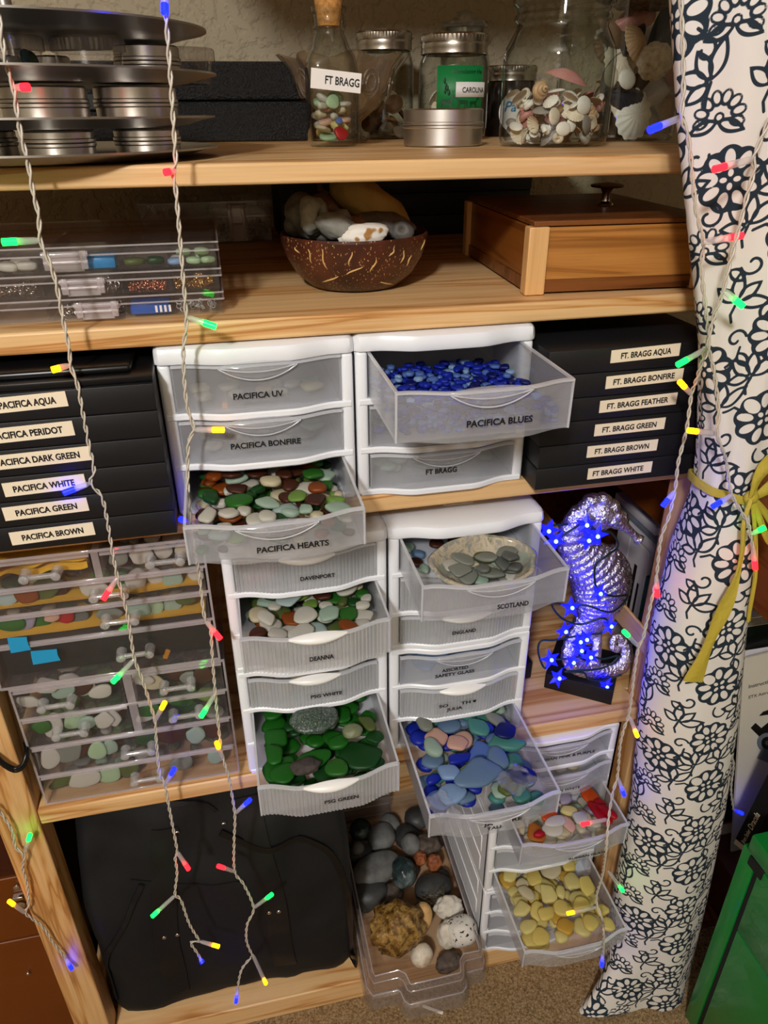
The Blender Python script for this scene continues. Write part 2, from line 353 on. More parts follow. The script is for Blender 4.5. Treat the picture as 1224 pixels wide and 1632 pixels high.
def white_unit(name, label, x0, x1, zb, zt, lips, rows, lid=None, group=None):
    """lips: z of the lip under each row, top first; rows: dicts (d, style, text...)"""
    X = x1 - x0
    def prof(x):
        u = (x - x0) / X; return -.011 * ss(.10, .34, u) * (1 - ss(.66, .90, u))
    U = thing(name, label, 'drawer unit', ((x0 + x1) / 2, .11, zb), group)
    bm = B(); D = .212
    top = lid if lid else zt
    for a, b in ((x0, x0 + .005), (x1 - .005, x1)): box(bm, a, b, .008, D, zb, top - .002)
    box(bm, x0 + .004, x1 - .004, D - .004, D, zb, top - .002)
    for a in (x0, x1 - .012): box(bm, a, a + .012, .0012, .016, zb, top - .001, bev=.004, seg=3)
    for a in (x0 - .0012, x1 - .0012):                              # raised panels on the outer sides
        for z_ in lips: box(bm, a, a + .0024, .03, D - .015, z_ + .012, z_ + .046, bev=.0008, seg=1)
    xs = np.linspace(x0 + .003, x1 - .003, 41)
    def slab(bm, z0, z1, yb, dy=0, mi=0, xs=xs, yf=prof):
        rows_ = []
        for x in xs:
            f = yf(x) + dy
            rows_.append([Vector((x, f + .0015, z0)), Vector((x, f, z0 + .0015)), Vector((x, f, z1 - .0015)), Vector((x, f + .0015, z1)), Vector((x, yb, z1)), Vector((x, yb, z0))])
        V = grid(bm, rows_, closev=True, mi=mi, flip=True); face(bm, V[0], mi); face(bm, V[-1][::-1], mi)
    for z_ in lips:
        slab(bm, z_ - .0035, z_ + .0035, .016)
        box(bm, x0 + .004, x1 - .004, .014, D - .003, z_ - .001, z_ + .0005)
    if not lid:
        slab(bm, zt - .008, zt - .0003, .016); box(bm, x0 + .004, x1 - .004, .014, D - .003, zt - .003, zt - .001)
    obj('body', bm, white_pl, U, smooth=40)
    if lid:
        bm = B(); xs2 = np.linspace(x0 - .001, x1 + .001, 45)
        def pf(x): return prof(min(max(x, x0), x1)) - .0015 + .005 * (max(0, 1 - (x - x0 + .001) / .006) ** 2 + max(0, 1 - (x1 + .001 - x) / .006) ** 2)
        R_ = []
        for x in xs2:
            f = pf(x); e = .003 * (max(0, 1 - (x - x0 + .001) / .006) ** 2 + max(0, 1 - (x1 + .001 - x) / .006) ** 2)
            R_.append([Vector((x, f + .001, lid - .001)), Vector((x, f, lid + .001)), Vector((x, f, zt - .006 - e)), Vector((x, f + .002, zt - .002 - e)), Vector((x, f + .007, zt - e)), Vector((x, .03, zt - e)), Vector((x, .034, zt - .0012 - e)), Vector((x, D - .02, zt - .0012 - e)), Vector((x, D - .016, zt - e)), Vector((x, D, zt - .002 - e)), Vector((x, D, lid - .001))])
        V = grid(bm, R_, closev=True, flip=True); face(bm, V[0]); face(bm, V[-1][::-1])
        cx = (x0 + x1) / 2; pts = []
        for k in range(25):
            a = 2 * pi * k / 24; pts.append((cx + (.014 if math.cos(a) > 0 else -.014) + .0045 * math.cos(a), .042 + .0045 * math.sin(a), zt - .0004))
        tube(bm, pts, .0007, 6)
        obj('lid', bm, white_pl, U, smooth=40)
    prev = (lid if lid else zt - .007)
    for z_, r in zip(lips, rows):
        zlo = z_ + .0045; zhi = prev - .0055 if prev != lid else prev - .003
        prev = z_
        d = r['d']; st = r.get('style', 'clear'); rib = st == 'rib'
        a, b = x0 + .0125, x1 - .0125; y = -d
        bm = B(); xf = np.linspace(a, b, 161 if rib else 49)
        if rib: yf = lambda x, a=a: prof(x) - .0009 * (1 if int((x - a) / .0021) % 2 else 0)
        else: yf = prof
        R_ = []
        for x in xf:
            f = y + yf(x); g = y + prof(x)
            R_.append([Vector((x, f + .002, zlo)), Vector((x, f, zhi)), Vector((x, g + .0022, zhi)), Vector((x, g + .0042, zlo))])
        V = grid(bm, R_, closev=True, flip=True, sm=not rib); face(bm, V[0]); face(bm, V[-1][::-1])
        L_ = .200
        for q in (a, b - .0016): box(bm, q, q + .0016, y + .002, y + L_, zlo, zhi - .001)
        box(bm, a, b, y + L_ - .0016, y + L_, zlo, zhi - .002); box(bm, a + .001, b - .001, y + .003, y + L_, zlo, zlo + .0015)
        # rim
        R_ = [[Vector((x, y + prof(x) - .0012, zhi - .0012)), Vector((x, y + prof(x) - .0012, zhi + .0010)), Vector((x, y + prof(x) + .003, zhi + .0010)), Vector((x, y + prof(x) + .003, zhi - .0012))] for x in xf[::3]]
        V = grid(bm, R_, closev=True, flip=True, mi=1); face(bm, V[0], 1); face(bm, V[-1][::-1], 1)
        if d > .02:
            for q in (a - .0006, b - .0018): box(bm, q, q + .0024, y + .003, y + L_, zhi - .0012, zhi + .0008, 1)
            for q in (a, b): tube(bm, [(q, y + .0022, zlo), (q, y + .0012, zhi)], .0012, 6, 1)
        dr = obj('drawer', bm, [frostrib if rib else frost, frostrim], U, smooth=40)
        # handle
        cx = (x0 + x1) / 2; w_ = .036 if st != 'rib' else .031; bm = B(); yb = y + prof(cx)
        R_ = []
        for k in range(25):
            q = -1 + 2 * k / 24; x = cx + w_ * q; e = (1 - q * q) ** .5 if abs(q) < 1 else 0
            e2 = (1 - q * q); row = []
            top = zhi + .0008 + (.0035 if not rib else .0045) * e2
            bot = zhi - (.0115 if not rib else .0085) * e2 - .001
            yy = y + prof(x)
            for j in range(9):
                s_ = j / 8; row.append(Vector((x, yy - .0008 - (.0075 if not rib else .010) * e2 * math.sin(pi * min(1, s_ * 1.0)) ** .7 * (1 - .35 * s_), top + (bot - top) * s_)))
            row.append(Vector((x, yy + .0005, bot))); row.append(Vector((x, yy + .0005, top)))
            R_.append(row)
        V = grid(bm, R_, closev=True, flip=False, mi=0); face(bm, V[0][::-1]); face(bm, V[-1])
        if not rib:
            arc = [(cx + w_ * q, y + prof(cx + w_ * q) - .0022, zhi - .0125 * (1 - q * q) - .001) for q in np.linspace(-1, 1, 25)]
            tube(bm, arc, .0008, 6, 1)
            arc = [(cx + w_ * q, y + prof(cx + w_ * q) - .0030, zhi - .0055 * (1 - q * q)) for q in np.linspace(-.95, .95, 25)]
            tube(bm, arc, .0007, 6, 1)
        obj('handle', bm, [white_pl2] if rib and r.get('grip', 1) else [clear('handle_plastic', (.95, .95, .96), rough=.08, white=.22, body=(.9, .9, .93)), frostrim], dr, smooth=60,
            label='white crescent grip' if rib else None)
        if r.get('text'):
            text_label(dr, r['text'], cx + r.get('dx', .004), yb - .0012, zlo + r.get('dz', .0155), r.get('h', .0056), r.get('heart', False))
    return U
lipsU = [1.051, .9985, .9505]
white_unit('drawer_unit', 'white three-drawer unit whose bottom drawer of mixed sea glass is pulled out', -.066, .116, Z3, 1.1185, lipsU,
    [dict(d=.001, text='PACIFICA UV', dx=-.002, dz=.017), dict(d=.001, text='PACIFICA BONFIRE', dx=.001, dz=.020), dict(d=.11, text='PACIFICA HEARTS', dx=.012, dz=.015)], lid=1.1035, group='white drawer units')
white_unit('drawer_unit', 'white three-drawer unit whose top drawer of blue sea glass is pulled out', .1185, .3005, Z3, 1.1185, lipsU,
    [dict(d=.118, text='PACIFICA BLUES', dx=.008, dz=.018), dict(d=.001), dict(d=.001, text='FT BRAGG', dx=-.006, dz=.020)], lid=1.1035, group='white drawer units')
white_unit('drawer_unit', 'white drawer unit under the PACIFICA HEARTS drawer, with the DEANNA drawer pulled out', -.032, .148, .734, .905, [.841, .786, .7375],
    [dict(d=.001, style='rib', text='DAVENPORT', dx=.010, dz=.017, h=.0048), dict(d=.07, style='rib', text='DEANNA', dx=.002, dz=.018), dict(d=.001, style='rib')], lid=.891, group='white drawer units')
white_unit('drawer_unit', 'lidless white drawer unit below the DEANNA drawer, its PSG GREEN drawer pulled out', -.032, .148, Z4, .7335, [.6735, .6185, .5725],
    [dict(d=.001, style='rib', text='PSG WHITE', dx=.012, dz=.016, h=.005), dict(d=.112, style='rib', text='PSG GREEN', dx=.010, dz=.020, h=.005), dict(d=.001, style='rib')], group='white drawer units')
white_unit('drawer_unit', 'white drawer unit beside the silver seahorse, with the SCOTLAND drawer pulled out', .151, .332, .734, .905, [.841, .786, .7375],
    [dict(d=.095, text='SCOTLAND', dx=.014, dz=.016), dict(d=.001, style='rib'), dict(d=.001, style='rib', text='ENGLAND', dx=-.003, dz=.017, h=.005)], lid=.891, group='white drawer units')
white_unit('drawer_unit', 'lidless white drawer unit below the ENGLAND drawer, its blue sea glass drawer pulled out', .151, .332, Z4, .7335, [.6735, .6185, .5725],
    [dict(d=.001, text=['ASSORTED', 'SAFETY GLASS'], dx=-.012, dz=.0215, h=.0046), dict(d=.001, style='rib', text=['SO      TH', ('JULIA', 0)], dx=-.010, dz=.0185, h=.0046, heart=True), dict(d=.145, text=['JA       RE', ('TALI', -.010)], dx=.004, dz=.0175, h=.0046)], group='white drawer units')
white_unit('drawer_unit', 'white drawer unit under the seahorse shelf, its drawer of red and orange glass pulled out', .303, .485, .3815, .5442, [.4895, .437, .3855],
    [dict(d=.001, text='RUSSIAN PINK & PURPLE', dx=.004, dz=.020, h=.0045), dict(d=.012, text='RUSSIAN WHITE', dx=.0, dz=.018, h=.0045), dict(d=.078, text='RUSSIAN GLASS', dx=.014, dz=.012, h=.0042)], group='white drawer units')
white_unit('drawer_unit', 'white drawer unit right of the rock bin, its yellow sea glass drawer pulled out', .303, .485, .2205, .381, [.3235, .270, .2245],
    [dict(d=.001), dict(d=.001), dict(d=.125)], group='white drawer units')
white_unit('drawer_unit', 'lowest white drawer unit, standing on the bottom board right of the rock bin', .303, .485, Z5, .220, [.1645, .1135, .0645],
    [dict(d=.001), dict(d=.001), dict(d=.001)], group='white drawer units')

# ------------------------------------------------------------------ sea glass and pebbles
def gmat(hexc):
    k = 'sea_glass_' + hexc
    if k in MATS: return MATS[k]
    t = NT(k); c = lin('#' + hexc)
    p = t.n('ShaderNodeBsdfPrincipled'); p.inputs['Base Color'].default_value = c; p.inputs['Roughness'].default_value = .42; p.inputs['Specular IOR Level'].default_value = .45
    tl = t.n('ShaderNodeBsdfTranslucent'); tl.inputs[0].default_value = tuple(min(1, v * 1.25 + .004) for v in c[:3]) + (1,)
    nd = t.noise(900, 2); t.l(t.bump(nd.outputs['Fac'], .15, .0005), p.inputs['Normal'])
    m = t.n('ShaderNodeMixShader'); m.inputs[0].default_value = .38; t.l(p.outputs[0], m.inputs[1]); t.l(tl.outputs[0], m.inputs[2])
    t.surf(m.outputs[0]); MATS[k] = t.m; return t.m
def blob_coords(rng, sub, poly, flat=.5, rough=.04):
    bm = B(); bmesh.ops.create_icosphere(bm, subdivisions=sub, radius=1)
    k = rng.choice((3, 4, 4, 5, 6)); a0 = rng.random() * 6; ang = [a0 + 2 * pi * i / k + rng.uniform(-.35, .35) for i in range(k)]; dd = [rng.uniform(.75, 1) for _ in range(k)]
    pe = rng.uniform(5, 9); off = Vector((rng.random() * 9, rng.random() * 9, 3))
    for v in bm.verts:
        x, y, z = v.co; th = math.atan2(y, x); r = math.hypot(x, y)
        if poly:
            s_ = sum(max(0, math.cos(th - q) / d) ** pe for q, d in zip(ang, dd)); rad = s_ ** (-1 / pe) if s_ > 1e-4 else 1
            rad = min(rad, 1.08)
        else: rad = 1 + .10 * math.sin(2 * th + a0) + .06 * math.sin(3 * th + 2 * a0)
        zz = math.copysign(abs(z) ** flat, z) if z else 0
        rr = r ** .8 * rad
        n_ = 1 + rough * noise.noise(Vector((x, y, z)) * 1.7 + off)
        v.co = (rr * math.cos(th) * n_, rr * math.sin(th) * n_, zz * .9 * n_)
    return bm
BASE = []
_r = random.Random(3)
for i in range(12): BASE.append(blob_coords(_r, 3, i % 3 != 2, .62))
BASE2 = []
_r = random.Random(3)
for i in range(12): BASE2.append(blob_coords(_r, 2, i % 3 != 2, .62))
GM = {}
def gmesh(i, hexc):
    k = (i, hexc)
    if k not in GM:
        bm = BASE[i].copy(); me = bpy.data.meshes.new('sea_glass'); bm.to_mesh(me); bm.free()
        for p in me.polygons: p.use_smooth = True
        me.materials.append(gmat(hexc)); GM[k] = me
    return GM[k]
PAL = {'white': ('cfccc0', 'frosted white'), 'cream': ('cdc3a4', 'creamy white'), 'green': ('2f6e22', 'leaf green'), 'dgreen': ('174a1c', 'dark green'), 'kgreen': ('1f6a1a', 'kelly green'),
       'lime': ('7c9f48', 'lime green'), 'olive': ('5d6a35', 'olive green'), 'foam': ('a6bcaa', 'pale seafoam'), 'aqua': ('b0c2be', 'pale aqua'), 'brown': ('4a2414', 'dark brown'), 'amber': ('8c4512', 'amber brown'),
       'grey': ('6c706a', 'smoky grey'), 'cobalt': ('1a2fae', 'cobalt blue'), 'navy': ('0d1766', 'deep navy blue'), 'corn': ('5b7cc0', 'cornflower blue'), 'sky': ('8fadd0', 'pale sky blue'), 'steelb': ('6d8aa8', 'steel blue'),
       'teal': ('4f8f86', 'teal'), 'pink': ('d8b09c', 'peach pink'), 'red': ('b81420', 'bright red'), 'orange': ('d2541a', 'orange red'), 'ambero': ('b8701c', 'amber orange'), 'yellow': ('dccb78', 'soft yellow'), 'lemon': ('dbd08c', 'pale lemon'), 'gold': ('cda948', 'golden yellow'),
       'gray2': ('8d9186', 'grey green'), 'black': ('17130f', 'near black'), 'mint': ('b4cfa8', 'mint green'), 'lav': ('a9a0b4', 'pale lilac')}
LABELS = {}
def place_word(x, y, box_, fb=('front', 'middle', 'back')):
    x0, x1, y0, y1 = box_; i = min(2, max(0, int(3 * (x - x0) / (x1 - x0)))); j = min(2, max(0, int(3 * (y - y0) / (y1 - y0))))
    a = ('left', 'centre', 'right')[i]; b = fb[j]
    return {'middlecentre': 'middle', 'middleleft': 'left side', 'middleright': 'right side', 'frontcentre': 'front', 'backcentre': 'back'}.get(b + a, b + ' ' + a)
def piece(pos, a, b, t, yaw, col, label, group, tilt=(0, 0), shape=None, name='sea_glass', cat='sea glass'):
    h, cn = PAL[col]
    o = bpy.data.objects.new(name, gmesh(R.randrange(len(BASE)) if shape is None else shape, h)); COL.objects.link(o)
    o.location = pos; o.scale = (a, b, t / 2); o.rotation_euler = (tilt[0], tilt[1], yaw)
    return tag(o, label, cat, group)
class Heap:
    def __init__(s, x0, x1, y0, y1, z, mask=None, cell=.0015):
        s.b = (x0, x1, y0, y1); s.c = cell; s.nx = int((x1 - x0) / cell) + 1; s.ny = int((y1 - y0) / cell) + 1
        s.H = np.full((s.nx, s.ny), z, float); s.mask = mask
        if mask:
            X, Y = np.meshgrid(x0 + np.arange(s.nx) * cell, y0 + np.arange(s.ny) * cell, indexing='ij'); s.H[~mask(X, Y)] = 9
    def foot(s, a, b, t, yaw):
        n = int(max(a, b) / s.c) + 1; g = np.arange(-n, n + 1) * s.c; X, Y = np.meshgrid(g, g, indexing='ij')
        u = (X * math.cos(yaw) + Y * math.sin(yaw)) / a; v = (-X * math.sin(yaw) + Y * math.cos(yaw)) / b
        r = np.sqrt(u * u + v * v); return n, r < 1, t / 2 * np.sqrt(np.clip(1 - r ** 2.6, 0, 1))
    def drop(s, a, b, t, yaw, K=14, at=None):
        n, m, h = s.foot(a, b, t, yaw); best = None
        for _ in range(K if at is None else 1):
            if at is None:
                if s.nx <= 2 * n + 1 or s.ny <= 2 * n + 1: return None
                i = R.randrange(n, s.nx - n); j = R.randrange(n, s.ny - n)
            else: i = int((at[0] - s.b[0]) / s.c); j = int((at[1] - s.b[2]) / s.c); i = min(max(i, n), s.nx - n - 1); j = min(max(j, n), s.ny - n - 1)
            sl = s.H[i - n:i + n + 1, j - n:j + n + 1]; z = (sl[m] + h[m]).max()
            if best is None or z < best[0]: best = (z, i, j)
        z, i, j = best
        if z > 5: return None
        sl = s.H[i - n:i + n + 1, j - n:j + n + 1]; sl[m] = np.maximum(sl[m], z + h[m])
        return Vector((s.b[0] + i * s.c, s.b[2] + j * s.c, z))
def pick(pal):
    tot = sum(w_ for _, w_ in pal); q = R.random() * tot
    for c, w_ in pal:
        q -= w_
        if q <= 0: return c
    return pal[-1][0]
def size_word(a, lo, hi):
    f = (a - lo) / max(1e-6, hi - lo); return 'small ' if f < .33 else ('large ' if f > .7 else '')
def fill(where, region, z, n, size, thick, pal, group, stuff=0, tilt=.12, kind='sea glass', zmax=None, elong=(.62, 1), mask=None, name='sea_glass', heap=None):
    hp = heap or Heap(*region, z, mask)
    if stuff:
        bm = B(); mats = [gmat(PAL[c][0]) for c, _ in pal]
        for _ in range(stuff):
            a = R.uniform(*size); b = a * R.uniform(*elong); t = R.uniform(*thick); yaw = R.random() * 6.28
            p = hp.drop(a, b, t, yaw, 8)
            if p is None: continue
            c = pick(pal); mi = [q for q, _ in pal].index(c); src = BASE2[R.randrange(len(BASE2))]
            M = Matrix.Translation(p) @ Matrix.Rotation(yaw, 4, 'Z') @ Matrix.Diagonal((a, b, t / 2, 1))
            vm = {v: bm.verts.new(M @ v.co) for v in src.verts}
            for f in src.faces: face(bm, [vm[v] for v in f.verts], mi, True)
        o = fill.last = obj(name + '_bed', bm, mats); tag(o, 'bed of mixed sea glass pieces underneath the top pieces in ' + where, 'sea glass', None, 'stuff')
    for _ in range(n):
        a = R.uniform(size[0], size[1]); b = a * R.uniform(*elong); t = R.uniform(*thick); yaw = R.random() * 6.28
        p = hp.drop(a, b, t, yaw)
        if p is None or (zmax and p.z > zmax): continue
        c = pick(pal)
        piece(p, a, b, t, yaw, c, '%s%s %s, %s of %s' % (size_word(a, *size), PAL[c][1], kind, place_word(p.x, p.y, region), where), group, (R.uniform(-tilt, tilt), R.uniform(-tilt, tilt)), name=name)
    return hp
# open drawers: interior starts a little behind the wavy front
def inside(x0, x1, d, depth): return (x0 + .0165, x1 - .0165, -d + .006, -d + depth)
MIX = [('white', 4), ('cream', 2), ('green', 3), ('dgreen', 3), ('lime', 1.2), ('olive', 1), ('foam', 2), ('brown', 3), ('amber', 1), ('aqua', .8)]
g = 'sea glass in the PACIFICA HEARTS drawer'
fill('the PACIFICA HEARTS drawer', inside(-.066, .116, .11, .165), .9568, 74, (.0055, .0145), (.006, .009), MIX, g, stuff=85)
g = 'sea glass beads in the PACIFICA BLUES drawer'
fill('the PACIFICA BLUES drawer', inside(.1185, .3005, .118, .17), 1.0573, 150, (.0034, .0064), (.0035, .006), [('cobalt', 5), ('navy', 3), ('corn', 3.4), ('sky', 1.2), ('cobalt', 2)], g, stuff=560, kind='bead', name='sea_glass_bead')
g = 'sea glass in the DEANNA drawer'
fill('the DEANNA drawer', inside(-.032, .148, .07, .13), .7925, 46, (.0070, .0155), (.006, .009), MIX + [('white', 3), ('cream', 1)], g, stuff=50)
g = 'green sea glass in the PSG GREEN drawer'
hp = fill('the PSG GREEN drawer', inside(-.032, .148, .112, .165), .6254, 0, (.010, .018), (.006, .010), [('kgreen', 4), ('dgreen', 3)], g, stuff=46)
reg = inside(-.032, .148, .112, .165)
def on_px(x, y, z): return PZ(x, y, z)
for px_, py_, a, b, yaw, c in ((575, 1200, .026, .021, -.3, 'dgreen'), (445, 1225, .020, .018, .4, 'kgreen'), (500, 1212, .022, .012, .3, 'kgreen'), (455, 1260, .016, .013, 1, 'kgreen'), (440, 1175, .014, .016, .2, 'kgreen'), (545, 1135, .012, .017, .2, 'kgreen'),
    (585, 1140, .014, .012, 1, 'kgreen'), (540, 1185, .013, .011, .4, 'kgreen'), (540, 1235, .014, .012, 2, 'green'), (600, 1175, .011, .010, 2, 'dgreen'), (435, 1135, .013, .012, 0, 'kgreen'), (592, 1158, .008, .015, .4, 'olive'), (470, 1150, .016, .012, .6, 'dgreen'), (530, 1150, .008, .014, -.2, 'gray2'), (425, 1215, .011, .015, .3, 'kgreen')):
    q = on_px(px_, py_, .652); t = R.uniform(.007, .010); p = hp.drop(a, b, t, yaw, at=(q.x, q.y))
    if p: piece(p, a, b, t, yaw, c, '%s%s sea glass slab, %s of the PSG GREEN drawer' % (size_word(a, .008, .026), PAL[c][1], place_word(p.x, p.y, reg)), g, (R.uniform(-.1, .1), R.uniform(-.1, .1)))
def rockmat(name, cols, scale=40, spots=None, rough=.75, bump=.5, bd=.003):
    if name in MATS: return MATS[name]
    t = NT(name); p = t.n('ShaderNodeBsdfPrincipled'); p.inputs['Roughness'].default_value = rough
    nd = t.noise(scale, 6, rough=.65); k = len(cols)
    c = t.ramp(nd.outputs['Fac'], [(.3 + .4 * i / max(1, k - 1), lin(q)) for i, q in enumerate(cols)])
    if spots:
        n2 = t.noise(spots[1], 2); f = t.ramp(n2.outputs['Fac'], [(spots[2], (0, 0, 0, 1)), (spots[2] + .04, (1, 1, 1, 1))])
        mx = t.n('ShaderNodeMix', data_type='RGBA'); t.l(f, mx.inputs[0]); t.l(c, mx.inputs[6]); mx.inputs[7].default_value = lin(spots[0]); c = mx.outputs[2]
    t.l(c, p.inputs['Base Color']); t.l(t.bump(nd.outputs['Fac'], bump, bd), p.inputs['Normal']); t.surf(p.outputs[0]); MATS[name] = t.m; return t.m
def rock(name, label, cat, pos, r, m, seed, amp=.15, freq=1.3, rot=(0, 0, 0), group=None, sub=4, holes=()):
    bm = B(); bmesh.ops.create_icosphere(bm, subdivisions=sub, radius=1); off = Vector((seed * 3.1, seed * 1.7, seed * .7))
    for v in bm.verts:
        d = v.co.normalized(); k = 1 + amp * noise.noise(d * freq + off) + amp * .35 * noise.noise(d * freq * 3.1 + off)
        for hx, hd in holes:
            q = (d - Vector(hx).normalized()).length
            if q < .5: k -= hd * (1 - (q / .5) ** 2) ** 2
        v.co = d * k
    M = Matrix.Rotation(rot[2], 4, 'Z') @ Matrix.Rotation(rot[1], 4, 'Y') @ Matrix.Rotation(rot[0], 4, 'X') @ Matrix.Diagonal((r[0], r[1], r[2], 1))
    bm.transform(M); o = obj(name, bm, m, smooth=180); o.location = pos
    return tag(o, label, cat, group)
stone_sp = rockmat('dark_sparkle_glass', ['#23302a', '#3c4a40', '#6f7c70'], 260, ('#aab4a8', 700, .62), .35, .6, .001)
q = on_px(500, 1150, .66); p = hp.drop(.030, .026, .016, .2, at=(q.x, q.y))
rock('slag_glass', 'round dark speckled slag glass lump lying on the green sea glass', 'slag glass', p, (.029, .025, .009), stone_sp, 4, .10, 2.2, (0, .05, .3))
q = on_px(562, 1168, .66); p = hp.drop(.012, .011, .014, .2, at=(q.x, q.y))
rock('glass_stopper', 'pale olive nub of bottle glass beside the dark speckled lump', 'sea glass', p, (.0125, .0105, .007), gmat('8c9270'), 5, .12, 1.5)
q = on_px(490, 1240, .65); p = hp.drop(.015, .011, .012, .2, at=(q.x, q.y))
rock('dark_glass_lump', 'brownish black rough glass lump at the front of the PSG GREEN drawer', 'sea glass', p, (.016, .011, .007), rockmat('dark_brown_slag', ['#2b2420', '#433a34'], 120), 6, .2, 1.7)

# SCOTLAND drawer with an abalone shell of glass
g = 'grey and white sea glass in the SCOTLAND drawer'
fill('the SCOTLAND drawer behind the shell', (.17, .313, -.02, .06), .8475, 16, (.008, .013), (.006, .010), [('white', 3), ('foam', 2), ('gray2', 3), ('brown', 1), ('steelb', 1)], g, zmax=.872)
ac = Vector((.2435, -.048, .8748))
def abalone():
    t = NT('nacre'); p = t.n('ShaderNodeBsdfPrincipled'); p.inputs['Roughness'].default_value = .16; p.inputs['Coat Weight'].default_value = .5
    nd = t.noise(45, 4, dist=1.5); t.l(t.ramp(nd.outputs['Fac'], [(.3, lin('#5d6452')), (.45, lin('#b9ab92')), (.55, lin('#8d8a80')), (.7, lin('#7d8f80'))]), p.inputs['Base Color']); t.surf(p.outputs[0])
    bm = B(); n = 64; P = []
    for k in range(15):
        f = k / 14; row = []
        for i in range(n):
            a = 2 * pi * i / n; w_ = 1 + .02 * math.sin(5 * a) + .015 * math.sin(9 * a + 1)
            r = f ** .6; row.append(ac + Vector((.056 * r * w_ * math.cos(a), .036 * r * w_ * math.sin(a), -.024 + .031 * f ** 1.6 + .009 * f * math.sin(a))))
        P.append(row)
    for k in range(14, -1, -1):
        row = []; f = k / 14
        for i in range(n):
            a = 2 * pi * i / n; w_ = 1 + .02 * math.sin(5 * a) + .015 * math.sin(9 * a + 1); r = f ** .6 * 1.03
            row.append(ac + Vector((.0585 * r * w_ * math.cos(a), .0375 * r * w_ * math.sin(a), -.0275 + .0325 * f ** 1.6 + .009 * f * math.sin(a))))
        P.append(row)
    grid(bm, P, closev=True, flip=True)
    o = obj('abalone_shell', bm, [t.m]); tag(o, 'pearly oval abalone shell holding grey sea glass in the SCOTLAND drawer', 'shell')
abalone()
g = 'sea glass in the abalone shell'
msk = lambda X, Y: ((X - ac.x) / .046) ** 2 + ((Y - ac.y) / .029) ** 2 < 1
hp = Heap(ac.x - .046, ac.x + .046, ac.y - .029, ac.y + .029, 0, None, .001)
Xg, Yg = np.meshgrid(hp.b[0] + np.arange(hp.nx) * .001, hp.b[2] + np.arange(hp.ny) * .001, indexing='ij')
rr = np.sqrt(((Xg - ac.x) / .056) ** 2 + ((Yg - ac.y) / .036) ** 2); hp.H = ac.z - .0225 + .031 * rr ** 2.67 + .009 * rr ** 1.67 * ((Yg - ac.y) / .036) / np.maximum(rr, .05); hp.H[rr > .93] = 9
fill('the abalone shell', hp.b, 0, 26, (.007, .016), (.005, .007), [('grey', 4), ('gray2', 4), ('foam', 1), ('white', 1.2), ('cream', .6), ('olive', 1)], g, heap=hp, tilt=.2)

# blue drawer
g = 'sea glass in the drawer of blue glass'
reg = inside(.151, .332, .145, .185)
hp = fill('the drawer of blue sea glass', reg, .5794, 0, (.010, .016), (.008, .011), [('steelb', 3), ('cobalt', 2), ('teal', 1), ('foam', 1)], g, stuff=70)
for px_, py_, a, b, yaw, c in ((695, 1178, .0155, .0135, .2, 'pink'), (738, 1180, .0145, .0125, .9, 'pink'), (728, 1192, .014, .0125, 2.2, 'pink'), (718, 1156, .018, .014, 0, 'steelb'), (762, 1166, .0175, .013, -.7, 'teal'), (746, 1142, .012, .009, 0, 'teal'), (768, 1200, .018, .0155, .3, 'corn'), (793, 1216, .014, .016, .1, 'steelb'),
    (808, 1192, .024, .011, -.4, 'teal'), (750, 1234, .018, .014, .2, 'lime'), (715, 1240, .016, .013, -.5, 'sky'), (690, 1235, .013, .012, .6, 'steelb'), (700, 1272, .016, .013, .2, 'corn'), (722, 1278, .018, .013, .3, 'sky'), (770, 1270, .031, .019, .25, 'steelb'), (817, 1275, .014, .011, .4, 'olive'), (840, 1268, .020, .015, -.1, 'navy'),
    (732, 1216, .017, .008, .2, 'cobalt'), (790, 1150, .009, .015, .5, 'gray2'), (805, 1178, .018, .013, .5, 'navy'), (785, 1130, .014, .010, .6, 'green'), (780, 1240, .013, .009, 0, 'amber'), (740, 1295, .017, .010, .1, 'corn'), (675, 1160, .011, .018, .3, 'gray2'), (690, 1200, .011, .015, .3, 'foam'), (742, 1262, .009, .008, .3, 'amber'), (760, 1255, .012, .010, 1, 'dgreen'), (800, 1240, .015, .012, .7, 'cobalt'), (850, 1240, .010, .014, .3, 'cobalt')):
    q = on_px(px_, py_, .606); t = R.uniform(.008, .013); p = hp.drop(a, b, t, yaw, at=(q.x, q.y))
    if p and p.z < .625: piece(p, a, b, t, yaw, c, '%s%s sea glass chunk, %s of the blue glass drawer' % (size_word(a, .008, .022), PAL[c][1], place_word(p.x, p.y, reg)), g, (R.uniform(-.15, .15), R.uniform(-.15, .15)))
bagm = clear('crinkled_bag_film', (.96, .96, .97), rough=.08, fres=1.8, white=.12, body=(.85, .88, .92))
def film(name, label, px_, py_, z, sx, sy, yaw, seed):
    bm = B(); c = PZ(px_, py_, z); f = rotz(yaw); off = Vector((seed, seed * 2, 0)); P = []
    for s_ in (1, -1):
        for i in range(19):
            u = (-1 + 2 * i / 18) * s_; row = []
            for j in range(15):
                v = -1 + 2 * j / 14; e = max(0, 1 - max(abs(u), abs(v)) ** 2)
                row.append(c + f[0] * (u * sx) + f[1] * (v * sy) + Vector((0, 0, s_ * .004 * e + .005 * noise.noise(Vector((u * 2.2, v * 2.2, 0)) + off) + .003 * noise.noise(Vector((u * 6, v * 6, 0)) + off))))
            P.append(row)
    grid(bm, P, closeu=True); o = obj(name, bm, bagm); return tag(o, label, 'plastic bag')
film('plastic_bag', 'small crinkled clear bag on the right of the blue sea glass drawer', 822, 1242, .626, .020, .017, .5, 3)
film('plastic_bag', 'crumpled clear bag in the front left corner of the blue sea glass drawer', 705, 1285, .618, .014, .020, .2, 8)

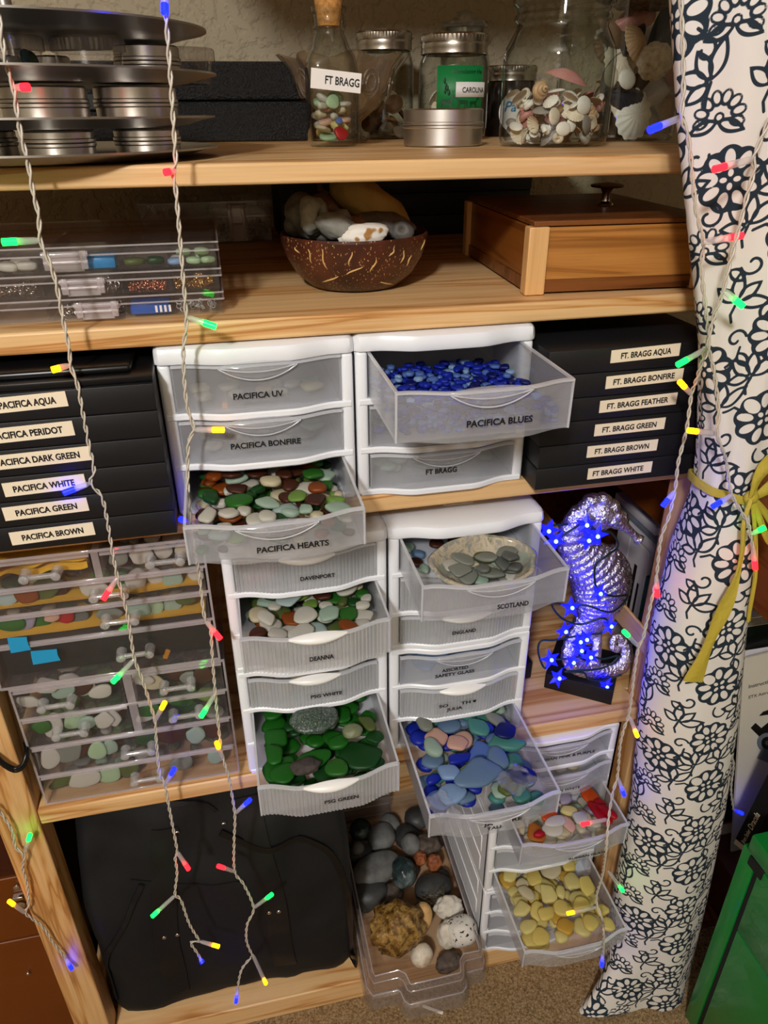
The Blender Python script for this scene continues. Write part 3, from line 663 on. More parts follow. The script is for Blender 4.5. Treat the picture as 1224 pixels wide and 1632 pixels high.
# red and yellow drawers
g = 'glass in the drawer of red and orange glass'; reg = inside(.303, .485, .078, .13)
hp = fill('the drawer of red glass', reg, .3924, 0, (.009, .013), (.007, .009), [('white', 3), ('lav', 1), ('cream', 2)], g, stuff=50)
for px_, py_, a, b, yaw, c in ((855, 1330, .013, .017, .3, 'ambero'), (882, 1325, .016, .012, -.3, 'white'), (908, 1330, .009, .014, .1, 'pink'), (875, 1308, .014, .009, .2, 'orange'), (907, 1305, .013, .009, -.4, 'lemon'), (917, 1285, .011, .010, .6, 'mint'), (935, 1300, .007, .016, .3, 'cream'), (940, 1265, .014, .018, .4, 'orange'), (955, 1285, .011, .009, .3, 'red'), (962, 1312, .013, .022, .3, 'red'), (980, 1320, .007, .016, .5, 'red'),
    (895, 1345, .017, .008, 0, 'white'), (925, 1325, .012, .010, .3, 'white'), (862, 1345, .008, .006, 0, 'red'), (885, 1285, .010, .008, 1, 'steelb'), (900, 1268, .012, .009, .2, 'navy'), (880, 1270, .010, .008, .2, 'brown'), (930, 1245, .010, .008, .2, 'white'), (900, 1290, .011, .009, .3, 'lav'), (955, 1245, .012, .009, .3, 'pink')):
    q = on_px(px_, py_, .418); t = R.uniform(.007, .010); p = hp.drop(a, b, t, yaw, at=(q.x, q.y))
    if p: piece(p, a, b, t, yaw, c, '%s%s glass piece, %s of the red glass drawer' % (size_word(a, .007, .016), PAL[c][1], place_word(p.x, p.y, reg)), g, (R.uniform(-.15, .15), R.uniform(-.15, .15)))
g = 'yellow sea glass in the open drawer'; reg = inside(.303, .485, .125, .185)
fill('the drawer of yellow sea glass', reg, .2314, 36, (.010, .018), (.008, .011), [('yellow', 4), ('lemon', 5), ('gold', 1.2), ('cream', .8)], g, stuff=40, tilt=.2)

# glass seen through closed drawer fronts
def closed(where, x0, x1, zlo, n, size, pal, group, spread=.07, standing=False):
    reg = (x0 + .0165, x1 - .0165, .009, .008 + spread); k = len(COL.objects)
    fill(where, reg, zlo, 0, size, (.006, .009), pal, group, stuff=n)
    tag(fill.last, 'blurred sea glass seen through the front of ' + where, 'sea glass', None, 'stuff')
W_ = [('white', 4), ('cream', 1), ('foam', 1)]
closed('the closed PACIFICA UV drawer', -.066, .116, 1.0575, 12, (.008, .014), W_, 'sea glass in the PACIFICA UV drawer')
closed('the closed PACIFICA BONFIRE drawer', -.066, .116, 1.005, 12, (.008, .013), [('white', 3), ('foam', 2), ('grey', 1)], 'sea glass in the PACIFICA BONFIRE drawer')
closed('the closed drawer under PACIFICA BLUES', .1185, .3005, 1.005, 40, (.006, .010), [('cobalt', 3), ('navy', 2), ('corn', 1)], 'blue sea glass behind the closed front')
closed('the closed FT BRAGG drawer', .1185, .3005, .957, 11, (.009, .016), [('foam', 3), ('mint', 2), ('brown', 1), ('grey', 2)], 'sea glass in the FT BRAGG drawer')
closed('the closed DAVENPORT drawer', -.032, .148, .8475, 14, (.008, .012), [('white', 2), ('gray2', 2), ('grey', 1)], 'sea glass in the DAVENPORT drawer')
closed('the closed PSG WHITE drawer', -.032, .148, .680, 20, (.009, .014), [('white', 3), ('cream', 3)], 'sea glass in the PSG WHITE drawer')
closed('the closed ENGLAND drawer', .151, .332, .744, 14, (.008, .013), [('white', 2), ('gray2', 2), ('lav', 1)], 'sea glass in the ENGLAND drawer')
closed('the closed SAFETY GLASS drawer', .151, .332, .680, 6, (.014, .024), [('steelb', 2), ('sky', 1)], 'glass in the SAFETY GLASS drawer', .06)
closed('the closed JULIA drawer', .151, .332, .625, 18, (.009, .014), [('foam', 2), ('teal', 2), ('steelb', 1), ('gray2', 1)], 'sea glass in the JULIA drawer')
closed('the closed RUSSIAN PINK & PURPLE drawer', .303, .485, .496, 18, (.009, .014), [('lav', 3), ('pink', 2), ('grey', 1)], 'glass in the RUSSIAN PINK & PURPLE drawer')
closed('the closed RUSSIAN WHITE drawer', .303, .485, .4435, 14, (.009, .014), W_, 'glass in the RUSSIAN WHITE drawer')

# ------------------------------------------------------------------ labelled black trays (third shelf)
def tray(label, x0, x1, y0, y1, z0, z1, text_=None, lab=None, group=None, tiltz=0, name='display_tray'):
    T = thing(name, label, 'tray', ((x0 + x1) / 2, (y0 + y1) / 2, z0), group)
    bm = B(); box(bm, x0, x1, y0, y1, z0, z1 - .0006, bev=.0012, seg=2); obj('body', bm, blackleather, T, smooth=40)
    if lab:
        l, r, zc, hh, dz, tw, marg = lab; bm = B(); cx = (l + r) / 2; q = dz / (r - l)
        ux = Vector((1, 0, q)).normalized(); uz = Vector((-q, 0, 1)).normalized(); uy = Vector((0, 1, 0)); y = y0 - .0008
        box(bm, -(r - l) / 2, (r - l) / 2, 0, .0006, -hh / 2, hh / 2, 0, [ux, uy, uz], (cx, y, zc))
        text(bm, text_, Vector((cx, y - .0004, zc)) + ux * ((r - l) / 2 - marg - tw / 2), ux, uz, .0058, tw, bold=.03)
        obj('label', bm, [labelcream, ink], T, label='cream paper label reading ' + text_.title())
    return T
LT = [('PACIFICA BROWN', 15, 151, 851), ('PACIFICA GREEN', 4, 141, 812), ('PACIFICA WHITE', 4, 137, 774), ('PACIFICA DARK GREEN', -40, 145, 732), ('PACIFICA PERIDOT', -28, 118, 690), ('PACIFICA AQUA', -20, 107, 642)]
zb = Z3
for i, (tx, xl, xr, yc) in enumerate(LT):
    a = PY(xl, yc + .05 * (xr - xl) / 2, -.035); b = PY(xr, yc - .05 * (xr - xl) / 2, -.035)
    tray('black leatherette tray with the label %s, left stack' % tx, -.262 + .002 * (i % 2), -.067, -.034, .235, zb, zb + .0252, tx, (a.x, b.x, (a.z + b.z) / 2, .0135, .002, len(tx) * 7.1 * (b.x - a.x) / (xr - xl), 18 * (b.x - a.x) / (xr - xl)), 'stacked labelled trays')
    zb += .0252
T = thing('display_tray', 'unlabelled black tray with a recessed top lying on the left labelled stack', 'tray', (-.165, .1, zb + .0005))
bm = B(); box(bm, -.264, -.067, -.030, .232, zb, zb + .006, bev=.001); obj('body', bm, blackglossy, T, smooth=40)
bm = B(); box(bm, -.258, -.085, -.020, .222, zb + .006, zb + .013, bev=.003, seg=3); obj('lid', bm, blackglossy, T, smooth=40)
RT = [('FT BRAGG WHITE', 937, 1039, 750, 12), ('FT. BRAGG BROWN', 936, 1048, 715, 12), ('FT. BRAGG GREEN', 948, 1060, 680.5, 12), ('FT. BRAGG FEATHER', 956, 1079, 642, 14), ('FT. BRAGG BONFIRE', 966, 1089, 603.5, 14), ('FT. BRAGG AQUA', 974, 1084, 563, 12)]
zb = Z3
for i, (tx, xl, xr, yc, dy) in enumerate(RT):
    a = PY(xl, yc + dy / 2, -.029); b = PY(xr, yc - dy / 2, -.029)
    tray('black leatherette tray with the label %s, right stack' % tx.replace('.', ''), .3035 + .001 * (i % 2), .4985, -.028, .238, zb, zb + .0252, tx, (a.x, b.x, (a.z + b.z) / 2, .0130, b.z - a.z, len(tx) * 5.75 * (b.x - a.x) / (xr - xl), 14 * (b.x - a.x) / (xr - xl)), 'stacked labelled trays')
    zb += .0252

# ------------------------------------------------------------------ top shelf
def lathe_obj(name, prof, o, m, parent=None, n=40, smooth=35, **k):
    bm = B(); lathe(bm, prof, o, n, **k); return obj(name, bm, m, parent, smooth=smooth)
pc = Vector((-.153, .125, Z1))
TS = thing('tiered_tray_stand', 'grey metal stand of round tiers loaded with tins and jars on the top shelf', 'tray stand', pc)
PZS = [.0005, .0250, .0585, .0920]
for k, z in enumerate(PZS):
    r = .165 if k != 2 else .170; o = pc + Vector((0, 0, z))
    lathe_obj('plate', [(0, 0), (r - .035, 0), (r - .025, .0015), (r - .012, .005), (r, .007), (r, .0085), (r - .012, .0065), (r - .026, .003), (r - .036, .0015), (0, .0015)], o, steel, TS, 72)
lathe_obj('pole', [(.006, .005), (.006, .20)], pc + Vector((0, -.0, 0)), steel, TS, 16)
def tin(label, x, y, z, r, h, group='round tins'):
    t = thing('round_tin', label, 'tin', (x, y, z), group); o = (x, y, z); s = h * .55
    lathe_obj('body', [(0, 0), (r - .003, 0), (r - .0012, .0012), (r - .0012, s - .003), (r, s - .002), (r, s), (0, s)], o, tinmetal, t, 48)
    lathe_obj('lid', [(0, s + .0006), (r - .0005, s + .0006), (r, s + .0012), (r, s + .0032), (r - .001, s + .004), (r - .001, h - .0015), (r - .003, h), (r - .006, h - .0005), (0, h - .0005)], o, tinmetal, t, 48)
def tin_px(label, xl, xr, yt, y, z, tier):
    a = PY(xl, yt, y); b = PY(xr, yt, y); r = (b.x - a.x) / 2 * .97; h = a.z - z
    tin(label, (a.x + b.x) / 2, y, z, r, h, 'round tins on the tiered stand')
za = [Z1 + PZS[k] + .0016 for k in range(4)]
h3 = .036
for lab, xl, xr, y, k, yt in (('low round tin at the left end of the bottom tier', -75, 20, .10, 0, 204), ('shallow round tin in the middle of the bottom tier', 22, 147, .055, 0, 202), ('round tin at the right of the bottom tier', 172, 285, .085, 0, 192),
                             ('round tin at the left of the middle tier behind the hanging wire', 0, 148, .070, 1, 135), ('widest round tin, right of the middle tier', 150, 288, .100, 1, 119), ('round tin behind the middle of the top tier jars', 192, 300, .140, 2, 55)):
    a = PY(xl, 180, y); b = PY(xr, 180, y); r = (b.x - a.x) / 2 * .97; h = PY((xl + xr) / 2, yt, y - r).z - za[k]
    tin(lab, (a.x + b.x) / 2, y, za[k], r, min(h, .0300 if k == 1 else .0218 if k == 0 else .0295), 'round tins on the tiered stand')
tin('small round tin glimpsed between the two front jars of the top tier', PY(78, 80, .19).x, .19, za[2], .018, .024, 'round tins on the tiered stand')
def small_jar(label, x, y, z, r, h, content=None):
    t = thing('plastic_jar', label, 'jar', (x, y, z), 'clear jars on the tiered stand'); o = (x, y, z); s = h * .66
    lathe_obj('body', [(0, .0), (r * .80, 0), (r * .84, .002), (r * .93, s), (r * .90, s), (r * .81, .003), (0, .003)], o, acry, t, 40)
    bm = B(); n = 90; P = []
    for rr, zz, rib in ((r * .95, s - .001, 0), (r, s, 1), (r, h - .002, 1), (r * .97, h, 0), (.0001, h, 0)):
        P.append([Vector((x + (rr + (.0007 if rib and k % 2 else 0)) * math.cos(2 * pi * k / n), y + (rr + (.0007 if rib and k % 2 else 0)) * math.sin(2 * pi * k / n), z + zz)) for k in range(n)])
    grid(bm, P, closev=True, flip=True); obj('screw_lid', bm, clear('jar_lid_plastic', (.9, .89, .88), rough=.12, fres=1.6, white=.2, body=(.7, .68, .65)), t, smooth=30)
    return t
for lab, xl, xr, y, h in (('clear screw jar at the left of the top tier, green glass inside', -45, 66, .045, .0292), ('empty clear screw jar in the middle of the top tier', 78, 196, .055, .0292), ('clear screw jar at the back right of the top tier', 228, 338, .165, .0292)):
    a = PY(xl, 60, y); b = PY(xr, 60, y); small_jar(lab, (a.x + b.x) / 2, y, za[2], (b.x - a.x) / 2, h)
jx = (PY(-45, 60, .045).x + PY(66, 60, .045).x) / 2
for k, (dx, dy, c) in enumerate(((.004, -.012, 'white'), (.014, -.010, 'green'), (-.008, -.012, 'green'), (.012, .006, 'dgreen'), (-.004, .004, 'green'))):
    piece(Vector((jx + dx, .045 + dy, za[2] + .010 + .003 * (k % 2))), .0075, .006, .006, k, c, '%s chip of sea glass in the left jar of the top tier' % PAL[c][1], 'glass chips in the left tier jar', (1.3, .2))

# black textured case
C = thing('hard_case', 'black pebbled hard case lying at the back of the top shelf', 'case', (.0, .58, Z1))
for nm, z0, z1 in (('base', Z1, Z1 + .050), ('lid', Z1 + .0512, Z1 + .098)):
    bm = B(); box(bm, -.19, .152, .510, .66, z0, z1, bev=.006, seg=3); obj(nm, bm, blackcase, C, smooth=40)
bm = B(); box(bm, -.17, -.13, .504, .5095, Z1 + .040, Z1 + .060, bev=.002); obj('latch', bm, blackmatte, C)

# cork bottle
bx, by, bw = .150, .295, .0285
CB = thing('corked_bottle', 'square corked glass bottle with a strip label and mixed sea glass', 'bottle', (bx, by, Z1))
def sq(r, z, p, n=48):
    row = []
    for k in range(n):
        a = 2 * pi * k / n + pi / 4; c_, s_ = math.cos(a), math.sin(a); d = (abs(c_) ** p + abs(s_) ** p) ** (-1 / p); row.append(Vector((bx + r * c_ * d, by + r * s_ * d, z)))
    return row
bm = B(); P = []
for r, dz, p in ((.001, 0, 5), (bw - .004, 0, 5), (bw, .004, 6), (bw, .080, 6), (bw - .002, .090, 5), (bw - .008, .101, 3.5), (.0185, .108, 2.4), (.0165, .112, 2), (.0165, .116, 2), (.0185, .1175, 2), (.0185, .119, 2), (.0165, .121, 2), (.0165, .131, 2), (.0195, .133, 2), (.0195, .138, 2), (.0150, .1385, 2), (.0148, .112, 2), (.017, .106, 2.4), (bw - .0105, .099, 3.5), (bw - .004, .089, 5), (bw - .003, .080, 6), (bw - .003, .006, 6), (.001, .005, 5)):
    P.append(sq(r, Z1 + dz, p))
grid(bm, P, closev=True, flip=True); obj('glass', bm, glass, CB, smooth=50)
lathe_obj('cork', [(0, .120), (.0125, .120), (.0148, .134), (.0165, .152), (.0155, .154), (0, .154)], (bx, by, Z1), cork, CB, 28)
bm = B(); y = by - bw - .0012
box(bm, -.0285, .0285, 0, .0006, -.0098, .0098, 0, [Vector((1, 0, -.10)).normalized(), Vector((0, 1, 0)), Vector((.10, 0, 1)).normalized()], (bx + .001, y, Z1 + .0665))
text(bm, 'FT BRAGG', (bx + .008, y - .0005, Z1 + .0658), (1, 0, -.10), (.10, 0, 1), .0078, .039)
obj('label', bm, [labelwhite, ink], CB, label='white strip label reading Ft Bragg')
g = 'sea glass in the corked bottle'; reg = (bx - .024, bx + .024, by - .024, by + .024)
fill('the corked bottle', reg, Z1 + .0065, 30, (.0065, .011), (.006, .009), [('mint', 2), ('white', 3), ('cream', 2), ('mint', 1), ('pink', 1.5), ('white', 2), ('lemon', 1), ('sky', .4)], g, tilt=.5)
piece(Vector((bx + .006, by - .0225, Z1 + .014)), .009, .007, .006, .3, 'red', 'bright red sea glass against the front of the corked bottle', g, (1.2, 0))
piece(Vector((bx + .004, by - .0235, Z1 + .027)), .0045, .004, .004, .3, 'corn', 'small cornflower blue sea glass against the front of the corked bottle', g, (1.3, 0))
piece(Vector((bx - .003, by - .0235, Z1 + .046)), .009, .007, .006, .3, 'mint', 'large mint green sea glass against the front of the corked bottle', g, (1.3, 0))

# cut glass bowl behind the bottle
gx, gy = .187, .42
bm = B(); P = []; n = 96
for r, z, wv in ((.001, .004, 0), (.028, .004, 0), (.030, .007, 0), (.012, .014, 0), (.010, .020, 0), (.022, .028, .0), (.042, .042, .03), (.058, .062, .05), (.068, .086, .07), (.080, .100, .10), (.077, .101, .10), (.064, .086, .07), (.054, .063, .05), (.038, .045, .03), (.018, .032, 0), (.001, .031, 0)):
    P.append([Vector((gx + r * (1 + wv * math.cos(8 * 2 * pi * k / n)) * math.cos(2 * pi * k / n), gy + r * (1 + wv * math.cos(8 * 2 * pi * k / n)) * math.sin(2 * pi * k / n), Z1 + z - .003 + wv * .03 * math.cos(8 * 2 * pi * k / n))) for k in range(n)])
grid(bm, P, closev=True, flip=True)
for k in range(8):
    a = 2 * pi * (k + .5) / 8
    for rr in (.007, .012):
        pts = [Vector((gx, gy, Z1 + .068)) + Vector((math.cos(a), math.sin(a), 0)) * (.0615 + .5 * rr * math.sin(q) * .6) + Vector((-math.sin(a), math.cos(a), 0)) * (rr * math.cos(q)) + Vector((0, 0, rr * 1.3 * math.sin(q))) for q in np.linspace(0, 2 * pi, 18)]
        tube(bm, pts, .0014, 6)
o = obj('glass_bowl', bm, amberglass, smooth=40); tag(o, 'smoky cut glass bowl on a foot behind the corked bottle', 'bowl')

def jar_lid(parent, o, r, z0, h, mat=jarlid):
    bm = B(); n = 120; P = []
    for rr, zz, rib in ((r - .001, z0, 0), (r + .0006, z0 + .001, 0), (r, z0 + h * .3, 0), (r + .0008, z0 + h * .42, 0), (r, z0 + h * .55, 0), (r, z0 + h * .6, 1), (r, z0 + h - .002, 1), (r - .0015, z0 + h, 0), (r - .004, z0 + h, 0), (r - .005, z0 + h - .001, 0), (.0001, z0 + h - .001, 0)):
        P.append([Vector((o[0] + (rr + (.0007 if rib and k % 2 else 0)) * math.cos(2 * pi * k / n), o[1] + (rr + (.0007 if rib and k % 2 else 0)) * math.sin(2 * pi * k / n), o[2] + zz)) for k in range(n)])
    grid(bm, P, closev=True, flip=True); return obj('screw_lid', bm, mat, parent, smooth=30)
def mason(label, x, y, r, hg, lidh):
    t = thing('mason_jar', label, 'jar', (x, y, Z1), 'mason jars with zinc lids'); o = (x, y, Z1)
    lathe_obj('glass', [(.001, .002), (r * .85, 0), (r * .96, .004), (r, .012), (r, hg * .78), (r * .95, hg * .86), (r * .88, hg * .92), (r * .86, hg + lidh * .7), (r * .82, hg + lidh * .7), (r * .83, hg * .92), (r * .92, hg * .84), (r * .955, hg * .77), (r * .955, .013), (r * .85, .005), (.001, .006)], o, glass, t, 56)
    jar_lid(t, o, r * .93, hg * .93, lidh); return t
mason('mason jar of dark shells behind the corked bottle and glass bowl', .272, .565, .0435, .122, .024)
M2 = mason('mason jar with a green label and a strip reading CAROLINA', .352, .475, .0495, .112, .024)
mx, my, mr = .352, .475, .0502
def curved(bm, a0, a1, z0, z1, r, mi, n=24, cx=mx, cy=my):
    P = [[Vector((cx + r * math.sin(a), cy - r * math.cos(a), z)) for z in (z0, z1)] for a in np.linspace(a0, a1, n)]
    Q = [[Vector((cx + (r - .0004) * math.sin(a), cy - (r - .0004) * math.cos(a), z)) for z in (z0, z1)] for a in np.linspace(a0, a1, n)]
    R_ = [[p[0], p[1], q[1], q[0]] for p, q in zip(P, Q)]
    grid(bm, R_, closev=True, mi=mi)
def wrap_text(bm, s, a, z, h, width, r, mi, cx=mx, cy=my, tilt=0, bold=.018, shear=0):
    k = len(bm.verts); text(bm, s, (0, 0, 0), (1, 0, tilt), (-tilt, 0, 1), h, width, mi, bold, shear); bm.verts.ensure_lookup_table()
    for v in bm.verts[k:]:
        q = a + v.co.x / r; v.co = Vector((cx + r * math.sin(q), cy - r * math.cos(q), z + v.co.z))
greenl = pm('green_jar_label', '#127a3c', .5); greend = pm('dark_green_print', '#08401f', .5)
bm = B(); curved(bm, -.75, .62, Z1 + .030, Z1 + .090, mr, 0); wrap_text(bm, 'Woodsong He', .10, Z1 + .083, .0052, .046, mr + .0006, 1)
def deer(bm, a, z, s, fl, mi):
    k = len(bm.verts)
    P_ = [[(-.9, .1), (.7, .15), (.9, .5), (.6, .8), (-.8, .75), (-1.0, .5)], [(-.85, .2), (-.65, .2), (-.8, -.8), (-.95, -.8)], [(-.5, .2), (-.35, .2), (-.3, -.8), (-.42, -.8)], [(.4, .2), (.6, .2), (.75, -.75), (.6, -.8)], [(.55, .2), (.75, .3), (1.1, -.5), (1.0, -.6)], [(.6, .6), (.9, .55), (1.3, 1.3), (1.0, 1.4)], [(.95, 1.2), (1.25, 1.5), (1.65, 1.2), (1.35, 1.05)], [(1.05, 1.35), (1.15, 1.35), (.95, 2.1), (.85, 2.1)], [(.92, 1.8), (.98, 1.75), (1.3, 2.1), (1.25, 2.15)]]
    for pg in P_:
        prism(bm, [(x * s * fl, y * s) for x, y in pg], -.0002, .0002, mi)
    bm.verts.ensure_lookup_table()
    for v in bm.verts[k:]:
        q = a + v.co.x / mr; v.co = Vector((mx + (mr + .0005) * math.sin(q), my - (mr + .0005) * math.cos(q), z + v.co.z))
for a, s, fl in ((-.46, .0085, 1), (-.02, .0078, -1), (.30, .0060, 1)): deer(bm, a, Z1 + .043, s, fl, 1)
for (a, z) in ((-.5, .060), (-.48, .066), (-.52, .072), (-.44, .063), (-.40, .058)): ell(bm, (mx + (mr + .0002) * math.sin(a), my - (mr + .0002) * math.cos(a), Z1 + z), (.0022, .0006, .0036), 1, 10, 6)
obj('green_label', bm, [greenl, greend], M2, label='green label with dark deer and lettering')
bm = B(); curved(bm, -.22, .70, Z1 + .0525, Z1 + .0705, mr + .0010, 0); wrap_text(bm, 'CAROLINA', .30, Z1 + .0612, .0062, .036, mr + .0016, 1)
obj('strip_label', bm, [labelwhite, ink], M2, label='white strip label reading Carolina')

tin('flat round tin standing alone in front of the mason jars', .276, .262, Z1, .0475, .0385, 'round tins')
# jar with the round sticker, partly behind the big jar
PJ = thing('sticker_jar', 'dark jar with a zinc lid and a round white sticker reading Pa', 'jar', (.486, .60, Z1)); o = (.486, .60, Z1)
lathe_obj('glass', [(.001, 0), (.038, 0), (.0405, .004), (.0405, .070), (.036, .078), (.036, .085), (.001, .085)], o, pm('dark_jar_glass', '#1a1512', .12), PJ)
jar_lid(PJ, o, .0395, .076, .022)
bm = B(); cx, cy, cz, r_ = .482, .559, Z1 + .034, .0285
P = [(cx + r_ * math.cos(a), cz + r_ * math.sin(a)) for a in np.linspace(0, 2 * pi, 40, endpoint=False)]
prism(bm, [(x, z) for x, z in P], cy - .0006, cy, 0)
text(bm, 'Pa', (cx - .010, cy - .0010, cz + .008), (1, 0, 0), (0, 0, 1), .014, .020, 1, .02, .25); text(bm, 'www', (cx + .0, cy - .0010, cz - .013), (1, 0, 0), (0, 0, 1), .0022, .007, 2)
obj('sticker', bm, [labelwhite, pm('blue_script_ink', '#3b86b4', .5), ink], PJ, label='round white sticker with blue script letters')
# stoppered jar and rounded bottle at the back
SJ = thing('stoppered_jar', 'glass jar with a flat glass stopper behind the CAROLINA jar', 'jar', (.455, .645, Z1)); o = (.422, .6505, Z1)
lathe_obj('glass', [(.001, 0), (.036, 0), (.038, .004), (.038, .120), (.034, .135), (.030, .140), (.030, .150), (.028, .150), (.028, .140), (.036, .118), (.036, .006), (.001, .004)], o, glass, SJ, 48)
lathe_obj('stopper', [(.001, .145), (.027, .145), (.027, .151), (.036, .152), (.038, .155), (.036, .159), (.012, .161), (.010, .168), (.014, .172), (.001, .176)], o, glassrim, SJ, 48)
# big jar of small shells
jx_, jy_, jr = .390, .205, .0610
BJ = thing('big_glass_jar', 'big wide-mouthed glass jar a third full of small shells', 'jar', (jx_, jy_, Z1)); o = (jx_, jy_, Z1)
lathe_obj('glass', [(.001, .001), (jr * .90, 0), (jr * .97, .003), (jr, .010), (jr, .084), (jr * .97, .095), (jr * .86, .107), (jr * .80, .113), (jr * .80, .117), (jr * .85, .120), (jr * .85, .124), (jr * .80, .127), (jr * .81, .131), (jr * .88, .134), (jr * .90, .141), (jr * .88, .148), (jr * .82, .148), (jr * .78, .130), (jr * .76, .113), (jr * .84, .102), (jr * .93, .093), (jr * .955, .083), (jr * .955, .012), (jr * .88, .005), (.001, .006)], o, glass, BJ, 64)
# tall jar of large shells
tx_, ty_, tr_ = .545, .360, .0800
TJ = thing('shell_vase', 'straight glass vase heaped with large shells beside the patterned cloth', 'vase', (tx_, ty_, Z1)); o = (tx_, ty_, Z1)
tx_, ty_, tr_ = .543, .355, .0800
TJ.location = (tx_, ty_, Z1); ROOT[TJ.name] = Vector((tx_, ty_, Z1)); o = (tx_, ty_, Z1)
lathe_obj('glass', [(.001, .001), (tr_ * .94, 0), (tr_, .005), (tr_, .150), (tr_ - .003, .150), (tr_ - .004, .008), (.001, .006)], o, glass, TJ, 64)

# shells -------------------------------------------------------------
def shellmat(name, a, b, rough=.45, scale=30): return rockmat(name, [a, b], scale, None, rough, .2, .001)
SM = {'ivory': shellmat('ivory_shell', '#e9dfcb', '#d2c0a2'), 'tan': shellmat('tan_shell', '#cfae84', '#a07c55'), 'white': shellmat('white_shell', '#f2eee4', '#ddd5c6'), 'rose': shellmat('rose_shell', '#c98f86', '#a86d66'),
      'mussel': shellmat('mussel_shell', '#1b2030', '#34323a', .25), 'grey': shellmat('grey_shell', '#a8a196', '#7d766c'), 'brown': shellmat('brown_shell', '#7a5a3c', '#57402a'), 'pearl': shellmat('pearl_shell', '#d8d2cc', '#a9a6b4', .2)}
def clam_bm(ribs=14, depth=.45, amp=.05, elong=1.0):
    bm = B(); P = []; n = 72; m = 9
    for inner in (0, 1):
        R_ = []
        for i in range(m):
            f = i / (m - 1); row = []
            for k in range(n):
                a = 2 * pi * k / n; rad = f * (1 + .12 * math.cos(a) - .06 * math.cos(2 * a)); rb = 1 + (amp * math.cos(ribs * a) * f)
                z = depth * (1 - f ** 2.2) * rb - (.06 if inner else 0) * (1 - f ** 6)
                row.append(Vector((rad * rb * math.cos(a) * elong, rad * rb * math.sin(a), z)))
            R_.append(row)
        P += R_ if not inner else R_[::-1]
    grid(bm, P, closev=True); return bm
def snail_bm():
    bm = B(); pts = []; n = 70
    def rad(t): return .09 + .36 * t ** 1.3
    for i in range(n):
        t = i / (n - 1); a = 2 * pi * 3.2 * t; q = .08 + .45 * t ** 1.2; pts.append((q * math.cos(a), q * math.sin(a), .95 - 1.25 * t))
    tube(bm, pts, rad, 12); return bm
def slip_bm():
    bm = B(); P = []; n = 36
    for r, z in ((.001, .26), (.4, .24), (.75, .16), (.95, .04), (1, -.02), (.93, -.05), (.7, .05), (.4, .13), (.001, .15)):
        P.append([Vector((r * math.cos(2 * pi * k / n), .78 * r * math.sin(2 * pi * k / n), z)) for k in range(n)])
    grid(bm, P, closev=True); return bm
def mussel_bm():
    bm = B(); P = []; n = 48
    for inner in (0, 1):
        R_ = []
        for i in range(10):
            f = i / 9; row = []
            for k in range(n):
                a = 2 * pi * k / n; w_ = .42 * (1 + .45 * math.cos(a)); z = .34 * (1 - f ** 2) * (1 + .03 * math.sin(f * 40)) - (.05 if inner else 0) * (1 - f ** 6)
                row.append(Vector((f * math.cos(a), f * w_ * math.sin(a) * 1.1, z)))
            R_.append(row)
        P += R_ if not inner else R_[::-1]
    grid(bm, P, closev=True); return bm
SB = {'clam': clam_bm(), 'cockle': clam_bm(20, .55, .04, .9), 'smooth': clam_bm(3, .38, .0, 1.15), 'snail': snail_bm(), 'slipper': slip_bm(), 'mussel': mussel_bm()}
SMESH = {}
def shell(kind, mat, pos, s, rot, label, group, name=None):
    k = (kind, mat)
    if k not in SMESH:
        SMESH[k] = mesh(kind + '_shell', SB[kind].copy(), SM[mat], 50)
    o = bpy.data.objects.new(name or {'snail': 'snail_shell', 'mussel': 'mussel_shell', 'slipper': 'slipper_shell'}.get(kind, 'clam_shell'), SMESH[k]); COL.objects.link(o)
    o.location = pos; o.scale = (s, s, s); o.rotation_euler = rot; return tag(o, label, 'shell', group)
ADJ = {'ivory': 'ivory', 'tan': 'tan', 'white': 'white', 'rose': 'rosy', 'mussel': 'blue black', 'grey': 'grey', 'brown': 'brown', 'pearl': 'pearly'}
KW = {'clam': 'ribbed clam shell', 'cockle': 'cockle shell', 'smooth': 'smooth clam shell', 'snail': 'snail shell', 'slipper': 'oval slipper shell', 'mussel': 'mussel shell'}
def shells_in(where, group, cx, cy, r, z, n, size, kinds, mats, ztop):
    hp = Heap(cx - r, cx + r, cy - r, cy + r, z, lambda X, Y: (X - cx) ** 2 + (Y - cy) ** 2 < (r - .001) ** 2)
    for _ in range(n):
        s = R.uniform(*size); p = hp.drop(s, s, s * 1.1, 0, 14)
        if p is None or p.z > ztop: continue
        k = R.choice(kinds); m = R.choice(mats)
        hw = ('low' if p.z < z + (ztop - z) * .4 else 'high'); sd = 'left' if p.x < cx - r * .3 else ('right' if p.x > cx + r * .3 else 'centre'); fb = 'front' if p.y < cy else 'back'
        shell(k, m, p - Vector((0, 0, s * .15)), s, (R.uniform(-1.2, 1.2), R.uniform(-1, 1), R.random() * 6), '%s%s %s %s at %s %s in %s' % (size_word(s, *size), ADJ[m], KW[k], hw, fb, sd, where), group)
shells_in('the big glass jar', 'small shells in the big glass jar', jx_, jy_, jr * .945, Z1 + .0065, 190, (.0055, .0115), ('clam', 'cockle', 'smooth', 'snail', 'slipper', 'slipper', 'snail'), ('ivory', 'tan', 'white', 'white', 'ivory', 'grey', 'rose', 'white'), Z1 + .055)
g = 'small shells in the big glass jar'
